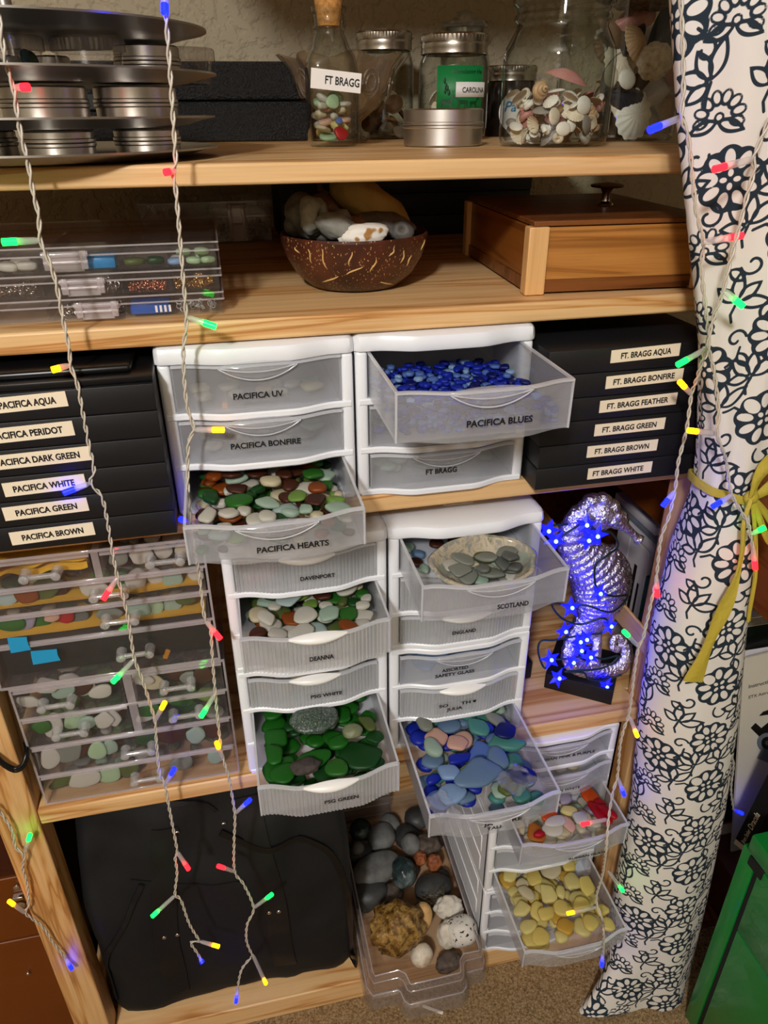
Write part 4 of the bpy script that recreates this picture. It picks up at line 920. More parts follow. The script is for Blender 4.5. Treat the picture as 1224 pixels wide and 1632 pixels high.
for dx, z, s, k, m, lab in ((-.035, .055, .012, 'snail', 'tan', 'round tan snail shell on top at the left in the big glass jar'), (.012, .040, .012, 'slipper', 'white', 'large white oval slipper shell against the front of the big glass jar'), (-.02, .030, .011, 'slipper', 'ivory', 'ivory oval slipper shell at the front left of the big glass jar'), (-.010, .018, .009, 'slipper', 'white', 'small white oval slipper shell low in the front of the big glass jar'), (.018, .022, .012, 'slipper', 'grey', 'spotted grey oval slipper shell low in the front of the big glass jar')):
    yy = jy_ - math.sqrt(max(0, (jr * .9) ** 2 - dx * dx)) + s * .45
    shell(k, m, Vector((jx_ + dx, yy, Z1 + z)), s, (1.45, 0, R.random()), lab, g)
shell('mussel', 'rose', Vector((jx_ + .005, jy_ - .01, Z1 + .066)), .028, (.3, .2, .2), 'long rosy crab claw of a shell lying on top in the big glass jar', g)
shells_in('the CAROLINA mason jar', 'shells in the CAROLINA jar', mx, my, .045, Z1 + .0065, 34, (.010, .015), ('clam', 'smooth', 'snail', 'cockle'), ('ivory', 'tan', 'white'), Z1 + .058)
shells_in('the dark mason jar', 'shells in the dark mason jar', .272, .565, .038, Z1 + .0065, 30, (.009, .014), ('snail', 'smooth', 'cockle', 'clam'), ('grey', 'brown', 'tan', 'pearl'), Z1 + .060)
shells_in('the glass vase', 'large shells in the glass vase', tx_ + .006, ty_ + .018, .046, Z1 + .0065, 70, (.014, .026), ('clam', 'cockle', 'smooth', 'mussel'), ('ivory', 'tan', 'grey', 'brown', 'pearl', 'mussel'), Z1 + .135)
g = 'large shells in the glass vase'
def vs_px(px_, py_, Y, s_=.02):
    p = PY(px_, py_, Y + .022); p.z = max(p.z, Z1 + .008 + s_ * .75); return p
for px_, py_, Y, k, m, s, rot, lab in (
    (1005, 188, .318, 'clam', 'white', .029, (1.45, 0, .1), 'long white ribbed clam shell low at the left of the glass vase'), (1035, 195, .34, 'slipper', 'pearl', .022, (1.3, .2, .2), 'pearly oval shell low at the right of the glass vase'),
    (1000, 160, .32, 'mussel', 'mussel', .038, (1.2, .2, .15), 'dark lustrous mussel shell across the middle of the glass vase'), (1040, 150, .33, 'mussel', 'pearl', .032, (1.3, -.4, .3), 'blue grey pearly mussel shell at the middle right of the glass vase'),
    (1000, 126, .30, 'slipper', 'white', .015, (1.45, .1, .3), 'white cup shaped limpet with a dark hollow in the vase middle'), (974, 121, .30, 'slipper', 'ivory', .013, (1.45, 1.3, 0), 'ivory oval shell at the left of the dark hollowed limpet'),
    (1010, 70, .31, 'cockle', 'tan', .024, (1.1, .2, .4), 'tan fan shaped cockle shell above the coral lump'), (985, 100, .33, 'clam', 'ivory', .022, (1.2, -.3, 0), 'ivory clam shell at the left edge of the glass vase'),
    (1060, 50, .33, 'mussel', 'mussel', .040, (1.2, -.9, .2), 'big black mussel shell standing at the top right of the vase'), (1010, 30, .33, 'mussel', 'rose', .032, (1.1, -.35, .1), 'rosy mussel shell at the top of the vase'), (975, 50, .33, 'mussel', 'brown', .028, (1.2, .5, .2), 'brown mussel shell at the top left of the vase'),
    (1070, 110, .34, 'clam', 'rose', .022, (1.3, .2, .5), 'rosy clam shell right of the coral lump'), (1065, 170, .33, 'cockle', 'tan', .018, (1.3, .5, .3), 'small tan cockle shell low at the right of the vase'), (970, 70, .36, 'clam', 'grey', .024, (1.0, 0, 0), 'grey clam shell behind at the upper left of the vase'),
    (1045, 70, .37, 'smooth', 'pearl', .030, (1.0, .2, 0), 'pearly clam shell behind the coral lump'), (1020, 120, .38, 'clam', 'brown', .032, (1.0, .2, 0), 'brown clam shell deep in the middle of the vase'), (1000, 190, .38, 'smooth', 'grey', .036, (.8, .2, 0), 'grey clam shell at the bottom back of the vase'), (970, 150, .37, 'cockle', 'tan', .026, (1, 0, 0), 'tan cockle shell behind at the left of the vase')):
    shell(k, m, vs_px(px_, py_, Y, s), s, rot, lab, g)
rock('coral', 'pitted cream coral lump in the shell vase', 'coral', PY(1044, 98, .305), (.022, .014, .021), rockmat('pitted_coral', ['#b79f7c', '#e3d6bd', '#efe6d4'], 120, None, .8, 1, .004), 12, .25, 2.6, group=None)
o = rock('driftwood_lump', 'shaggy dark brown lump resting across the top of the shells in the vase', 'driftwood', PY(1030, -8, .335), (.060, .045, .016), rockmat('shaggy_brown', ['#2a1d12', '#59432c', '#7d6346'], 160, None, .9, 1, .004), 14, .25, 3)

# ------------------------------------------------------------------ second shelf
# clear organizer boxes
def organizer(label, x0, x1, y0, y1, z0, h, latchx, group='clear organizer boxes', walls=()):
    T = thing('organizer_box', label, 'storage box', ((x0 + x1) / 2, (y0 + y1) / 2, z0), group); t = .0014; hb = h * .62
    bm = B()
    box(bm, x0 + .002, x1 - .002, y0 + .002, y1 - .002, z0, z0 + t)
    for a, b, c, d in ((x0 + .002, x1 - .002, y0 + .002, y0 + .002 + t), (x0 + .002, x1 - .002, y1 - .002 - t, y1 - .002), (x0 + .002, x0 + .002 + t, y0 + .002, y1 - .002), (x1 - .002 - t, x1 - .002, y0 + .002, y1 - .002)): box(bm, a, b, c, d, z0 + t, z0 + hb)
    for q in walls: box(bm, q, q + t, y0 + .004, y1 - .004, z0 + t, z0 + hb - .001)
    for q in (.25, .5, .75): box(bm, x0 + .004, x1 - .004, y0 + (y1 - y0) * q, y0 + (y1 - y0) * q + t, z0 + t, z0 + hb - .001)
    obj('base', bm, acry, T)
    bm = B(); box(bm, x0, x1, y0, y1, z0 + h - t, z0 + h, bev=.0006, seg=1)
    for a, b, c, d in ((x0, x1, y0, y0 + t), (x0, x1, y1 - t, y1), (x0, x0 + t, y0, y1), (x1 - t, x1, y0, y1)): box(bm, a, b, c, d, z0 + hb + .0006, z0 + h - t)
    bm2 = B()
    for zq in (z0 + hb + .001, z0 + h - .0008):
        for a, b, c, d in ((x0, x1, y0 - .0008, y0 + .0008), (x1 - .0008, x1 + .0008, y0, y1)): box(bm2, a, b, c, d, zq - .0007, zq + .0007)
    L = obj('lid', bm, acry, T); obj('lid_rim', bm2, acryedge, L)
    bm = B(); a, b = latchx
    for q in (a, b - .006): box(bm, q, q + .006, y0 - .006, y0 - .001, z0 + .004, z0 + h - .003, bev=.001)
    box(bm, a + .004, b - .004, y0 - .0035, y0 - .0015, z0 + .002, z0 + h - .006, bev=.0006, seg=1)
    tube(bm, [(a - .001, y0 - .003, z0 + h - .006), (b + .001, y0 - .003, z0 + h - .006)], .0026, 10)
    tube(bm, [(a, y0 - .004, z0 + h * .45), (b, y0 - .004, z0 + h * .45)], .0016, 8)
    obj('latch', bm, acryedge, T, smooth=40); return T
ox0, ox1, oy0, oy1 = -.268, .001, .026, .205
OZ = [(Z2, .0205), (Z2 + .0208, .0205), (Z2 + .0416, .0225)]
LX = [(-.128, -.092), (-.136, -.100), (-.146, -.110)]
LAB = ['lowest of the three clear organizer boxes, with silver chain and clear beads', 'middle clear organizer box, with copper and gold findings', 'topmost clear organizer box, with white, blue and mint pebbles']
for (z, h), lx, lb in zip(OZ, LX, LAB): organizer(lb, ox0, ox1, oy0, oy1, z, h, lx, walls=(-.205, -.154, -.087, -.045))
def comp(px0, px1, z): # compartment range from the photo at the front wall
    return PY(px0, 480, oy0).x, PY(px1, 480, oy0).x
def ring_pile(name, label, x0, x1, y0, y1, z0, n, r, m, chain=False, cat='jewellery findings', zt=.008):
    bm = B()
    for _ in range(n):
        c = Vector((R.uniform(x0 + r, x1 - r), R.uniform(y0 + r, y1 - r), z0 + R.uniform(.0012, zt))); q = Vector((R.uniform(-1, 1), R.uniform(-1, 1), R.uniform(-.6, 1.2))).normalized(); u = q.orthogonal().normalized(); v = q.cross(u); rr = r * R.uniform(.6, 1)
        tube(bm, [c + u * (rr * math.cos(a)) + v * (rr * math.sin(a)) for a in np.linspace(0, 2 * pi, 9)], .0005, 5, cap=False)
    for v in bm.verts: v.co.z = max(v.co.z, z0 + .0003)
    o = obj(name, bm, m, smooth=180); return tag(o, label, cat, None, 'stuff')
silver = pm('silver_findings', '#cfcbc6', .22, 1); copper = pm('copper_findings', '#e09a78', .25, 1); gold = pm('gold_findings', '#d8b06a', .22, 1)
f = oy0 + .004; zf = [z + .0016 for z, h in OZ]
ring_pile('chain_pile', 'tangle of silver chain at the left of the lowest organizer box', -.150, -.108, f, f + .030, zf[0], 46, .0042, silver)
ring_pile('chain_pile', 'silver ear wires left of the blue strip in the lowest organizer box', -.106, -.089, f, f + .030, zf[0], 36, .0040, silver)
ring_pile('clear_beads', 'clear bead caps at the right of the lowest organizer box', -.044, -.004, f, f + .03, zf[0], 30, .0028, pm('clear_bead', '#dcd8d2', .2, 0, .4))
ring_pile('jump_ring_pile', 'copper jump rings in the middle organizer box', -.083, -.048, f, f + .03, zf[1], 110, .0022, copper, zt=.005)
ring_pile('jump_ring_pile', 'gold ring findings at the right of the middle organizer box', -.045, -.004, f, f + .03, zf[1], 60, .0040, gold)
ring_pile('jump_ring_pile', 'silver pins left of the latch in the middle organizer box', -.200, -.158, f, f + .03, zf[1], 50, .0035, silver)
ring_pile('jump_ring_pile', 'silver findings right of the latch in the middle organizer box', -.112, -.089, f, f + .03, zf[1], 26, .0040, silver)
g = 'pebbles in the topmost organizer box'
def peb(x, y, a, b, col, lab, z=None, t=.008, tilt=.1):
    piece(Vector((x, y, (z or zf[2]) + t / 2 + .0006)), a, b, t, R.uniform(-.3, .3), col, lab, g, (R.uniform(-tilt, tilt), R.uniform(-tilt, tilt)), 2)
for i, (x, y) in enumerate(((-.198, .036), (-.178, .035), (-.163, .036), (-.196, .052), (-.172, .054))): peb(x, y, .0095, .006, 'white', 'smooth white pebble at the left of the topmost organizer box', None, .009)
for x, y, c in ((-.112, .036, 'aqua'), (-.120, .050, 'corn')): pass
for x, y, a, c, lab in ((-.0735, .037, .010, 'olive', 'speckled green stone in the topmost organizer box'), (-.0555, .040, .0085, 'dgreen', 'dark green stone in the topmost organizer box')): peb(x, y, a, a * .75, c, lab)
for i, (x, y, z, c) in enumerate(((-.038, .034, 0, 'sky'), (-.022, .034, 0, 'mint'), (-.009, .034, 0, 'mint'), (-.030, .036, .0075, 'mint'), (-.014, .036, .0075, 'mint'), (-.036, .050, 0, 'white'), (-.018, .050, 0, 'mint'))):
    peb(x, y, .0072, .0055, c, 'polished %s pebble %s at the right of the topmost organizer box' % (PAL[c][1], 'lying on top' if z else 'on the bottom'), zf[2] + z, .0068)
bluep = pm('blue_packet', '#1f7fb8', .35, var=(40, .3)); bluep2 = pm('deep_blue_packet', '#1b4fa8', .35)
for nm, lab, x0, x1, z, hh, m in (('bead_packet', 'teal blue packet in the topmost organizer box', -.117, -.0885, zf[2], .0105, bluep), ('bead_packet', 'blue packet striped white in the lowest organizer box', -.083, -.048, zf[0], .010, bluep2), ):
    bm = B(); box(bm, x0, x1, f + .001, f + .028, z + .0005, z + hh, bev=.002)
    if m is bluep2:
        for k in range(4): box(bm, x0 + .022 + k * .004, x0 + .024 + k * .004, f + .0002, f + .0011, z + .002, z + hh - .002, 1)
    tag(obj(nm, bm, [m, labelwhite], smooth=40), lab, 'bead packet')
# clear box at the back with hardware
organizer('clear box of small hardware at the back, between the organizer boxes and the coconut bowl', -.10, .083, .455, .58, Z2, .055, (.02, .045), None, walls=(.040,))
ring_pile('hook_pile', 'heap of small hooks in the clear box at the back', -.012, .036, .460, .50, Z2 + .002, 60, .0045, silver, zt=.018)
ring_pile('hook_pile', 'pins and hooks at the right of the clear box at the back', .045, .078, .460, .50, Z2 + .002, 60, .0055, silver, zt=.026)
# black cases behind
for i, (z0, z1, lab) in enumerate(((Z2, Z2 + .0275, 'lowest of the slim black boxes lying behind the wooden lidded box'), (Z2 + .028, Z2 + .0585, 'middle slim black box lying behind the wooden lidded box'), (Z2 + .059, Z2 + .086, 'topmost slim black box lying behind the wooden lidded box'))):
    bm = B(); box(bm, .17, .475, .455 + .003 * (i == 1), .60, z0, z1, bev=.0015)
    tag(obj('slim_black_box', bm, blackleather, smooth=40), lab, 'box', 'slim black boxes')
T = thing('photo_box', 'dark box with two small diamond photos standing behind the coconut bowl', 'box', (.14, .5, Z2))
bm = B(); box(bm, .095, .168, .46, .60, Z2, Z2 + .097, bev=.001); obj('body', bm, blackmatte, T)
for px_, py_, s in ((510, 299, .008), (520, 312, .009)):
    p = PY(px_, py_, .459); bm = B(); prism(bm, [(p.x - s * .5, p.z + s), (p.x + s * .5, p.z + s * .5), (p.x + s * .5, p.z - s), (p.x - s * .5, p.z - s * .5)], .4588, .4596); obj('picture', bm, pm('dim_photo_print', '#5a4034', .5, var=(300, .4)), T, label='tiny brown and grey photo')
# coconut bowl
cx, cy = .1425, .128
def cocomat():
    t = NT('coconut_shell'); p = t.n('ShaderNodeBsdfPrincipled'); p.inputs['Roughness'].default_value = .38
    n0 = t.noise(30, 4); base = t.ramp(n0.outputs['Fac'], [(.3, lin('#2c150c')), (.7, lin('#55291a'))])
    v = t.n('ShaderNodeTexVoronoi', feature='F1'); v.inputs['Scale'].default_value = 1; v.inputs['Randomness'].default_value = 1
    t.l(t.map((430, 430, 190)), v.inputs['Vector'])
    f = t.ramp(v.outputs['Distance'], [(.20, (1, 1, 1, 1)), (.27, (0, 0, 0, 1))])
    n2 = t.noise(900, 1); f2 = t.ramp(n2.outputs['Fac'], [(.44, (0, 0, 0, 1)), (.50, (1, 1, 1, 1))])
    mm = t.n('ShaderNodeMix', data_type='RGBA', blend_type='MULTIPLY'); mm.inputs[0].default_value = 1; t.l(f, mm.inputs[6]); t.l(f2, mm.inputs[7])
    mx = t.n('ShaderNodeMix', data_type='RGBA'); t.l(mm.outputs[2], mx.inputs[0]); t.l(base, mx.inputs[6]); mx.inputs[7].default_value = lin('#c9a063')
    t.l(mx.outputs[2], p.inputs['Base Color']); t.surf(p.outputs[0]); return t.m
coco = cocomat(); fib = pm('coconut_fibre', '#d0a869', .6)
CBW = thing('coconut_bowl', 'polished coconut shell bowl heaped with grey beach stones', 'bowl', (cx, cy, Z2))
CP = [(.001, .001), (.040, 0), (.048, .002), (.062, .014), (.0715, .030), (.0765, .045), (.0775, .052), (.076, .0545), (.0745, .052), (.0735, .045), (.068, .030), (.058, .016), (.044, .006), (.001, .004)]
lathe_obj('shell', CP, (cx, cy, Z2), coco, CBW, 72)
bm = B()
def cpt(a, z):
    for (r0, z0), (r1, z1) in zip(CP[1:], CP[2:]):
        if z0 <= z <= z1: r = r0 + (r1 - r0) * (z - z0) / max(1e-6, z1 - z0); return Vector((cx + (r + .0001) * math.cos(a), cy + (r + .0001) * math.sin(a), Z2 + z))
for px_, z0, ln, sl in ((478, .046, .014, .05), (498, .047, .020, .06), (535, .045, .014, -.05), (566, .037, .013, -.1), (608, .043, .012, -.04), (625, .036, .010, -.12), (655, .048, .010, -.1), (590, .046, .007, -.1), (548, .030, .008, -.5), (455, .046, .005, .1), (515, .02, .008, -.7), (580, .012, .006, .9)):
    a0 = -pi / 2 + (px_ - 556) / 110 * 1.15; pts = [cpt(a0 + sl * .45 * q + .02 * math.sin(5 * q + px_), z0 - ln * q) for q in np.linspace(0, 1, 7)]
    tube(bm, pts, lambda q: .0009 * math.sin(pi * min(.97, max(.06, q))) ** .6 + .0001, 5)
obj('fibre_streaks', bm, fib, CBW, smooth=180, label='pale fibre streaks in the shell')
st_g = rockmat('grey_beach_stone', ['#5e5e58', '#7f7f76', '#9a988c'], 25, None, .7, .25, .002); st_d = rockmat('dark_grey_stone', ['#3c3b38', '#57544e', '#6d6962'], 30, None, .7, .25, .002)
st_y = rockmat('ochre_stone', ['#7d6434', '#a58748', '#b89c5c'], 14, None, .75, .3, .002); st_w = rockmat('white_worn_stone', ['#d8cdb8', '#efe9dc', '#efe9dc'], 22, ('#a9793a', 40, .60), .7, .3, .002); st_r = rockmat('reddish_stone', ['#5a3a2a', '#7d5a42', '#94765c'], 25, None, .7, .3, .002)
g = 'stones in the coconut bowl'
hole = ((.2, -.9, .2), .55)
for px_, py_, Y, r, m, sd, rot, lab, ho in ((590, 325, .145, (.045, .024, .022), st_y, 3, (0, .55, 0), 'large ochre peanut shaped stone on top of the coconut bowl', ()),
    (500, 345, .100, (.016, .014, .020), st_g, 5, (.2, -.3, .4), 'grey stone with a deep hollow at the left of the coconut bowl', [hole]), (483, 340, .125, (.018, .016, .018), st_d, 6, (0, .1, 0), 'dark grey stone against the left rim of the coconut bowl', ()),
    (538, 362, .086, (.022, .012, .013), st_g, 8, (0, .35, .1), 'smooth grey stone at the front of the coconut bowl', ()), (545, 358, .105, (.012, .010, .014), st_g, 9, (0, -.2, 0), 'small grey stone with a pinhole behind the white stone', [((.2, -.9, -.2), .35)]),
    (577, 374, .080, (.026, .012, .011), st_w, 10, (0, -.05, 0), 'white stone with a brown stain at the front rim of the coconut bowl', ()), (640, 368, .092, (.013, .010, .010), st_d, 12, (0, .2, 0), 'grey stone with a dark hole at the right rim of the coconut bowl', [((-.2, -.9, .2), .6)]),
    (517, 332, .150, (.018, .014, .014), st_r, 13, (0, .2, 0), 'reddish pierced stone at the back of the coconut bowl', [((-.3, -.8, .4), .5)]), (472, 352, .135, (.012, .012, .016), st_d, 16, (0, 0, .4), 'dark stone at the far left of the coconut bowl', ()),
    (578, 358, .110, (.030, .016, .010), st_r, 17, (0, -.1, .2), 'brown stone under the ochre stone in the coconut bowl', ()), (600, 360, .12, (.040, .032, .014), st_d, 18, (0, 0, 0), 'dark stone deep in the coconut bowl', ()), (520, 366, .13, (.030, .028, .014), st_d, 19, (0, 0, 0), 'dark grey stone deep at the left in the coconut bowl', ())):
    rock('beach_stone', lab, 'stone', PY(px_, py_, Y), r, m, sd, .22, 1.2, rot, g, holes=ho)

# wooden lidded box
WB = thing('wooden_box', 'square wooden box with a dark lid, pale corner posts and a chrome knob', 'box', (.297, .027, Z2))
WB.rotation_euler = (0, 0, math.radians(-3.5)); wb = Vector((.297, .027, Z2))
def W(bm_fn, name, m, parent=WB, **k):
    bm = B(); bm_fn(bm); return obj(name, bm, m, parent, **k)
def wbx(bm, *a, **k): box(bm, wb.x + a[0], wb.x + a[1], wb.y + a[2], wb.y + a[3], wb.z + a[4], wb.z + a[5], **k)
S_ = .199; Dp = .255; Hh = .0645
W(lambda bm: wbx(bm, .015, S_ - .015, .006, .014, .014, Hh - .001), 'front_panel', cedar)
W(lambda bm: wbx(bm, .015, S_ - .015, Dp - .014, Dp - .006, .014, Hh - .001), 'back_panel', cedar)
cside = wood('cedar_side', 'y', '#8f5520', '#804a1b', '#6a3a12', 8, 1.2, .35)
for q in (.006, S_ - .014): W(lambda bm: wbx(bm, q, q + .008, .015, Dp - .015, .014, Hh - .001), 'side_panel', cside)
W(lambda bm: (wbx(bm, .0155, S_ - .0155, .004, .016, .002, .0138), wbx(bm, .0155, S_ - .0155, Dp - .016, Dp - .004, .002, .0138), wbx(bm, .004, .016, .0155, Dp - .0155, .002, .0138), wbx(bm, S_ - .016, S_ - .004, .0155, Dp - .0155, .002, .0138)), 'base_strip', cedar_dark)
for a in (0, S_ - .0205):
    for b in (0, Dp - .016): W(lambda bm: wbx(bm, a, a + .0205, b, b + .016, 0, Hh, bev=.0012), 'corner_post', maple)
lid = W(lambda bm: wbx(bm, .005, S_ - .005, .003, Dp - .003, Hh + .0004, Hh + .0050, bev=.0008), 'lid', cedar_dark)
bm = B(); lathe(bm, [(.009, 0), (.0085, .0015), (.005, .004), (.0045, .012), (.007, .017), (.0175, .0185), (.0185, .020), (.0175, .0215), (.001, .0235)], wb + Vector((.130, .125, Hh + .005)), 32); obj('knob', bm, chrome, lid, smooth=40, label='chrome knob')

# ------------------------------------------------------------------ clear acrylic drawer cabinets (fourth shelf)
def acry_handle(parent, cx, y, cz, w_=.030):
    bm = B(); y0 = y - .010
    tube(bm, [(cx - w_ / 2, y0, cz), (cx + w_ / 2, y0, cz)], .0030, 10)
    for q in (-w_ / 2, w_ / 2):
        tube(bm, [(cx + q, y, cz), (cx + q, y0 - .004, cz)], lambda t: .0058 - .001 * t, 14)
        tube(bm, [(cx + q, y0 - .004, cz), (cx + q, y0 - .0052, cz)], lambda t: .0048 - .002 * t, 14)
    return obj('handle', bm, clear('acrylic_handle', (.95, .95, .95), rough=.04, fres=1.8, white=.24, body=(.95, .95, .95), edge=.5), parent, smooth=40)
def acry_cab(label, x0, x1, y0, z0, z1, rows):
    """rows top first: (zlo, zhi, [(xa, xb, hx)...])"""
    T = thing('acrylic_drawer_cabinet', label, 'drawer cabinet', ((x0 + x1) / 2, y0 + .1, z0), 'clear acrylic drawer cabinets'); D = .20; t = .0024
    bm = B()
    box(bm, x0, x1, y0, y0 + D, z0, z0 + t); box(bm, x0, x1, y0, y0 + D, z1 - t, z1)
    for a in (x0, x1 - t): box(bm, a, a + t, y0, y0 + D, z0 + t, z1 - t)
    box(bm, x0 + t, x1 - t, y0 + D - t, y0 + D, z0 + t, z1 - t)
    for zl, zh, cells in rows[:-1]: box(bm, x0 + t, x1 - t, y0 + .001, y0 + D - t, zl - .0022, zl - .0006)
    case = obj('case', bm, acry, T)
    bm = B()
    for zq in [z0 + t / 2, z1 - t / 2] + [r[0] - .0014 for r in rows[:-1]]: box(bm, x0, x1, y0 - .0014, y0 + .0006, zq - .0017, zq + .0017, bev=.0005, seg=1)
    for a in (x0, x1 - t): box(bm, a, a + t, y0 - .0012, y0 + .0006, z0 + .003, z1 - .003)
    for zl, zh, cells in rows:
        if len(cells) == 2: box(bm, cells[0][1] + .0004, cells[1][0] - .0004, y0 - .0008, y0 + .06, zl, zh)
    obj('front_frame', bm, acryedge, T, smooth=40)
    for zl, zh, cells in rows:
        for xa, xb, hx in cells:
            bm = B(); a, b = xa + .0012, xb - .0012
            box(bm, a, b, y0 - .003, y0 - .0004, zl + .0008, zh - .001, bev=.0004, seg=1)
            box(bm, a, b, y0 + D - .02, y0 + D - .0185, zl + .001, zh - .006); box(bm, a, b, y0 + .0, y0 + D - .02, zl + .0008, zl + .0022)
            for q in (a, b - .0015): box(bm, q, q + .0015, y0, y0 + D - .02, zl + .0022, zh - .004)
            d = obj('drawer', bm, acry, T)
            bm = B(); box(bm, a, b, y0 - .0034, y0 - .0002, zh - .0030, zh - .0006); obj('rim', bm, acryedge, d)
            if hx is not None: acry_handle(d, hx, y0 - .003, (zl + zh) / 2 + .002)
    return T
ax0, ax1, ay = -.2755, -.043, .008
R2 = [(.708, .749, [(ax0 + .003, -.157, -.228), (-.147, ax1 - .003, -.098)]), (.664, .706, [(ax0 + .003, -.157, -.222), (-.147, ax1 - .003, -.094)]), (.618, .662, [(ax0 + .003, ax1 - .003, -.155)]), (.5715, .616, [(ax0 + .003, ax1 - .003, -.152)])]
acry_cab('clear acrylic cabinet of sea glass drawers standing on the fourth shelf', ax0, ax1, ay, Z4 + .0003, .7515, R2)
bx0, bx1 = -.283, -.047
R1 = [(.881, .912, [(bx0 + .003, -.160, -.208), (-.152, bx1 - .003, -.087)]), (.849, .879, [(bx0 + .003, bx1 - .003, -.148)]), (.812, .847, [(bx0 + .003, bx1 - .003, -.143)]), (.757, .810, [(bx0 + .003, bx1 - .003, -.135)])]
acry_cab('clear acrylic cabinet with a yellow cloth and blue tape, stacked on the other', bx0, bx1, ay, .7525, .915, R1)
def front_pieces(where, group, x0, x1, zlo, zhi, spec):
    """pieces leaning against a clear drawer front: (px, py, a, b, col)"""
    for i, (px_, py_, a, b, c) in enumerate(spec):
        p = PY(px_, py_, ay + .008 + .004 * (i % 3)); z = max(p.z, zlo + .0025 + min(a, b) * .8)
        piece(Vector((p.x, p.y + .003, z)), a, b, .0065, 0, c, '%s sea glass leaning on the front of %s, %s' % (PAL[c][1], where, 'left' if p.x < x0 + (x1 - x0) / 3 else ('right' if p.x > x0 + (x1 - x0) * .67 else 'centre')), group, (1.35, R.uniform(-.5, .5)))
front_pieces('the top right acrylic drawer', 'sea glass in the upper acrylic cabinet', -.152, -.05, .884, .91, [(190, 895, .011, .011, 'gray2'), (225, 888, .013, .010, 'white'), (260, 882, .010, .008, 'white'), (292, 878, .010, .008, 'cream')])
front_pieces('the second acrylic drawer', 'sea glass in the upper acrylic cabinet', bx0, bx1, .852, .878, [(8, 955, .013, .010, 'aqua'), (70, 940, .016, .012, 'olive'), (93, 940, .011, .010, 'brown'), (150, 945, .016, .010, 'white'), (218, 932, .012, .012, 'white'), (248, 932, .011, .011, 'white'), (275, 924, .012, .010, 'foam'), (312, 920, .010, .008, 'white'), (195, 940, .012, .010, 'kgreen'), (40, 950, .014, .012, 'amber')])
front_pieces('the third acrylic drawer', 'sea glass in the upper acrylic cabinet', bx0, bx1, .815, .846, [(20, 998, .015, .010, 'green'), (40, 993, .012, .010, 'lav'), (63, 997, .014, .009, 'green'), (83, 985, .009, .008, 'pink'), (103, 983, .010, .009, 'red'), (125, 985, .011, .009, 'grey'), (220, 970, .015, .010, 'foam'), (245, 973, .012, .009, 'mint'), (275, 965, .012, .009, 'foam'), (295, 955, .012, .008, 'olive'), (175, 985, .014, .010, 'gray2')])
bm = B(); box(bm, bx0 + .008, bx1 - .008, ay + .012, ay + .17, .7605, .800, bev=.002); o = obj('black_card_box', bm, blackmatte, smooth=40); tag(o, 'black box filling the blue taped acrylic drawer', 'box')
bluetape = pm('blue_masking_tape', '#1f93c4', .6)
for px_, py_, wx, hz, lab in ((30, 1027, .010, .010, 'upper torn strip of blue masking tape on the acrylic drawer'), (72, 1046, .014, .009, 'lower torn strip of blue masking tape on the acrylic drawer')):
    p = PY(px_, py_, ay - .004); bm = B(); prism(bm, [(p.x - wx, p.z - hz), (p.x + wx, p.z - hz * .9), (p.x + wx * .9, p.z - hz * .1), (p.x + wx * .95, p.z + hz * .8), (p.x - wx * .9, p.z + hz), (p.x - wx * .97, p.z + .1 * hz)], ay - .0042, ay - .0034); tag(obj('masking_tape', bm, bluetape), lab, 'tape', 'blue tape strips')
def clothmesh(x0, x1, y0, y1, z, amp, seed, th=.003):
    bm = B(); off = Vector((seed, 0, 0)); P = []
    for s_ in (1, 0):
        rr = range(29) if s_ else range(28, -1, -1)
        for i in rr:
            u = i / 28; P.append([Vector((x0 + (x1 - x0) * u, y0 + (y1 - y0) * v, z + th * s_ + amp * (noise.noise(Vector((u * 5, v * 4, 0)) + off) + .5))) for v in np.linspace(0, 1, 14)])
    grid(bm, P, closeu=True); return bm
o = obj('yellow_cloth', clothmesh(bx0 + .009, -.166, ay + .005, ay + .15, .8875, .009, 2, .010), pm('yellow_cloth', '#d8a824', .8, bump=(300, .3, .001))); tag(o, 'folded yellow cloth in the top left acrylic drawer', 'cloth')
o = obj('yellow_felt', clothmesh(bx0 + .009, bx1 - .009, ay + .005, ay + .17, .8158, .002, 5, .002), pm('yellow_felt', '#c99a2e', .85)); tag(o, 'mustard felt lining under the glass in the third acrylic drawer', 'cloth')
o = obj('yellow_felt', clothmesh(bx0 + .009, bx1 - .009, ay + .005, ay + .17, .8528, .002, 7, .002), MATS['yellow_felt']); tag(o, 'mustard felt lining under the glass in the second acrylic drawer', 'cloth')
gl = 'sea glass in the lower acrylic cabinet'
front_pieces('the lower cabinet, top left drawer', gl, ax0, -.157, .711, .748, [(75, 1095, .014, .010, 'white'), (100, 1102, .015, .010, 'foam'), (130, 1098, .013, .009, 'brown'), (160, 1105, .014, .008, 'white'), (50, 1132, .015, .007, 'white'), (140, 1115, .014, .009, 'cream'), (110, 1085, .013, .009, 'white')])
front_pieces('the lower cabinet, top right drawer', gl, -.147, ax1, .711, .748, [(228, 1085, .013, .007, 'white'), (245, 1095, .014, .009, 'cream'), (285, 1075, .016, .010, 'brown'), (325, 1078, .014, .010, 'brown'), (305, 1100, .012, .008, 'gray2')])
front_pieces('the lower cabinet, second left drawer', gl, ax0, -.157, .667, .705, [(65, 1160, .012, .010, 'green'), (85, 1160, .011, .015, 'white'), (118, 1150, .014, .012, 'mint'), (165, 1150, .012, .010, 'white'), (182, 1155, .009, .013, 'white'), (75, 1180, .016, .006, 'kgreen'), (140, 1160, .012, .010, 'foam')])
front_pieces('the lower cabinet, second right drawer', gl, -.147, ax1, .667, .705, [(240, 1135, .014, .010, 'kgreen'), (290, 1120, .016, .009, 'green'), (330, 1110, .014, .011, 'lime'), (235, 1155, .014, .006, 'white'), (300, 1140, .014, .010, 'dgreen')])
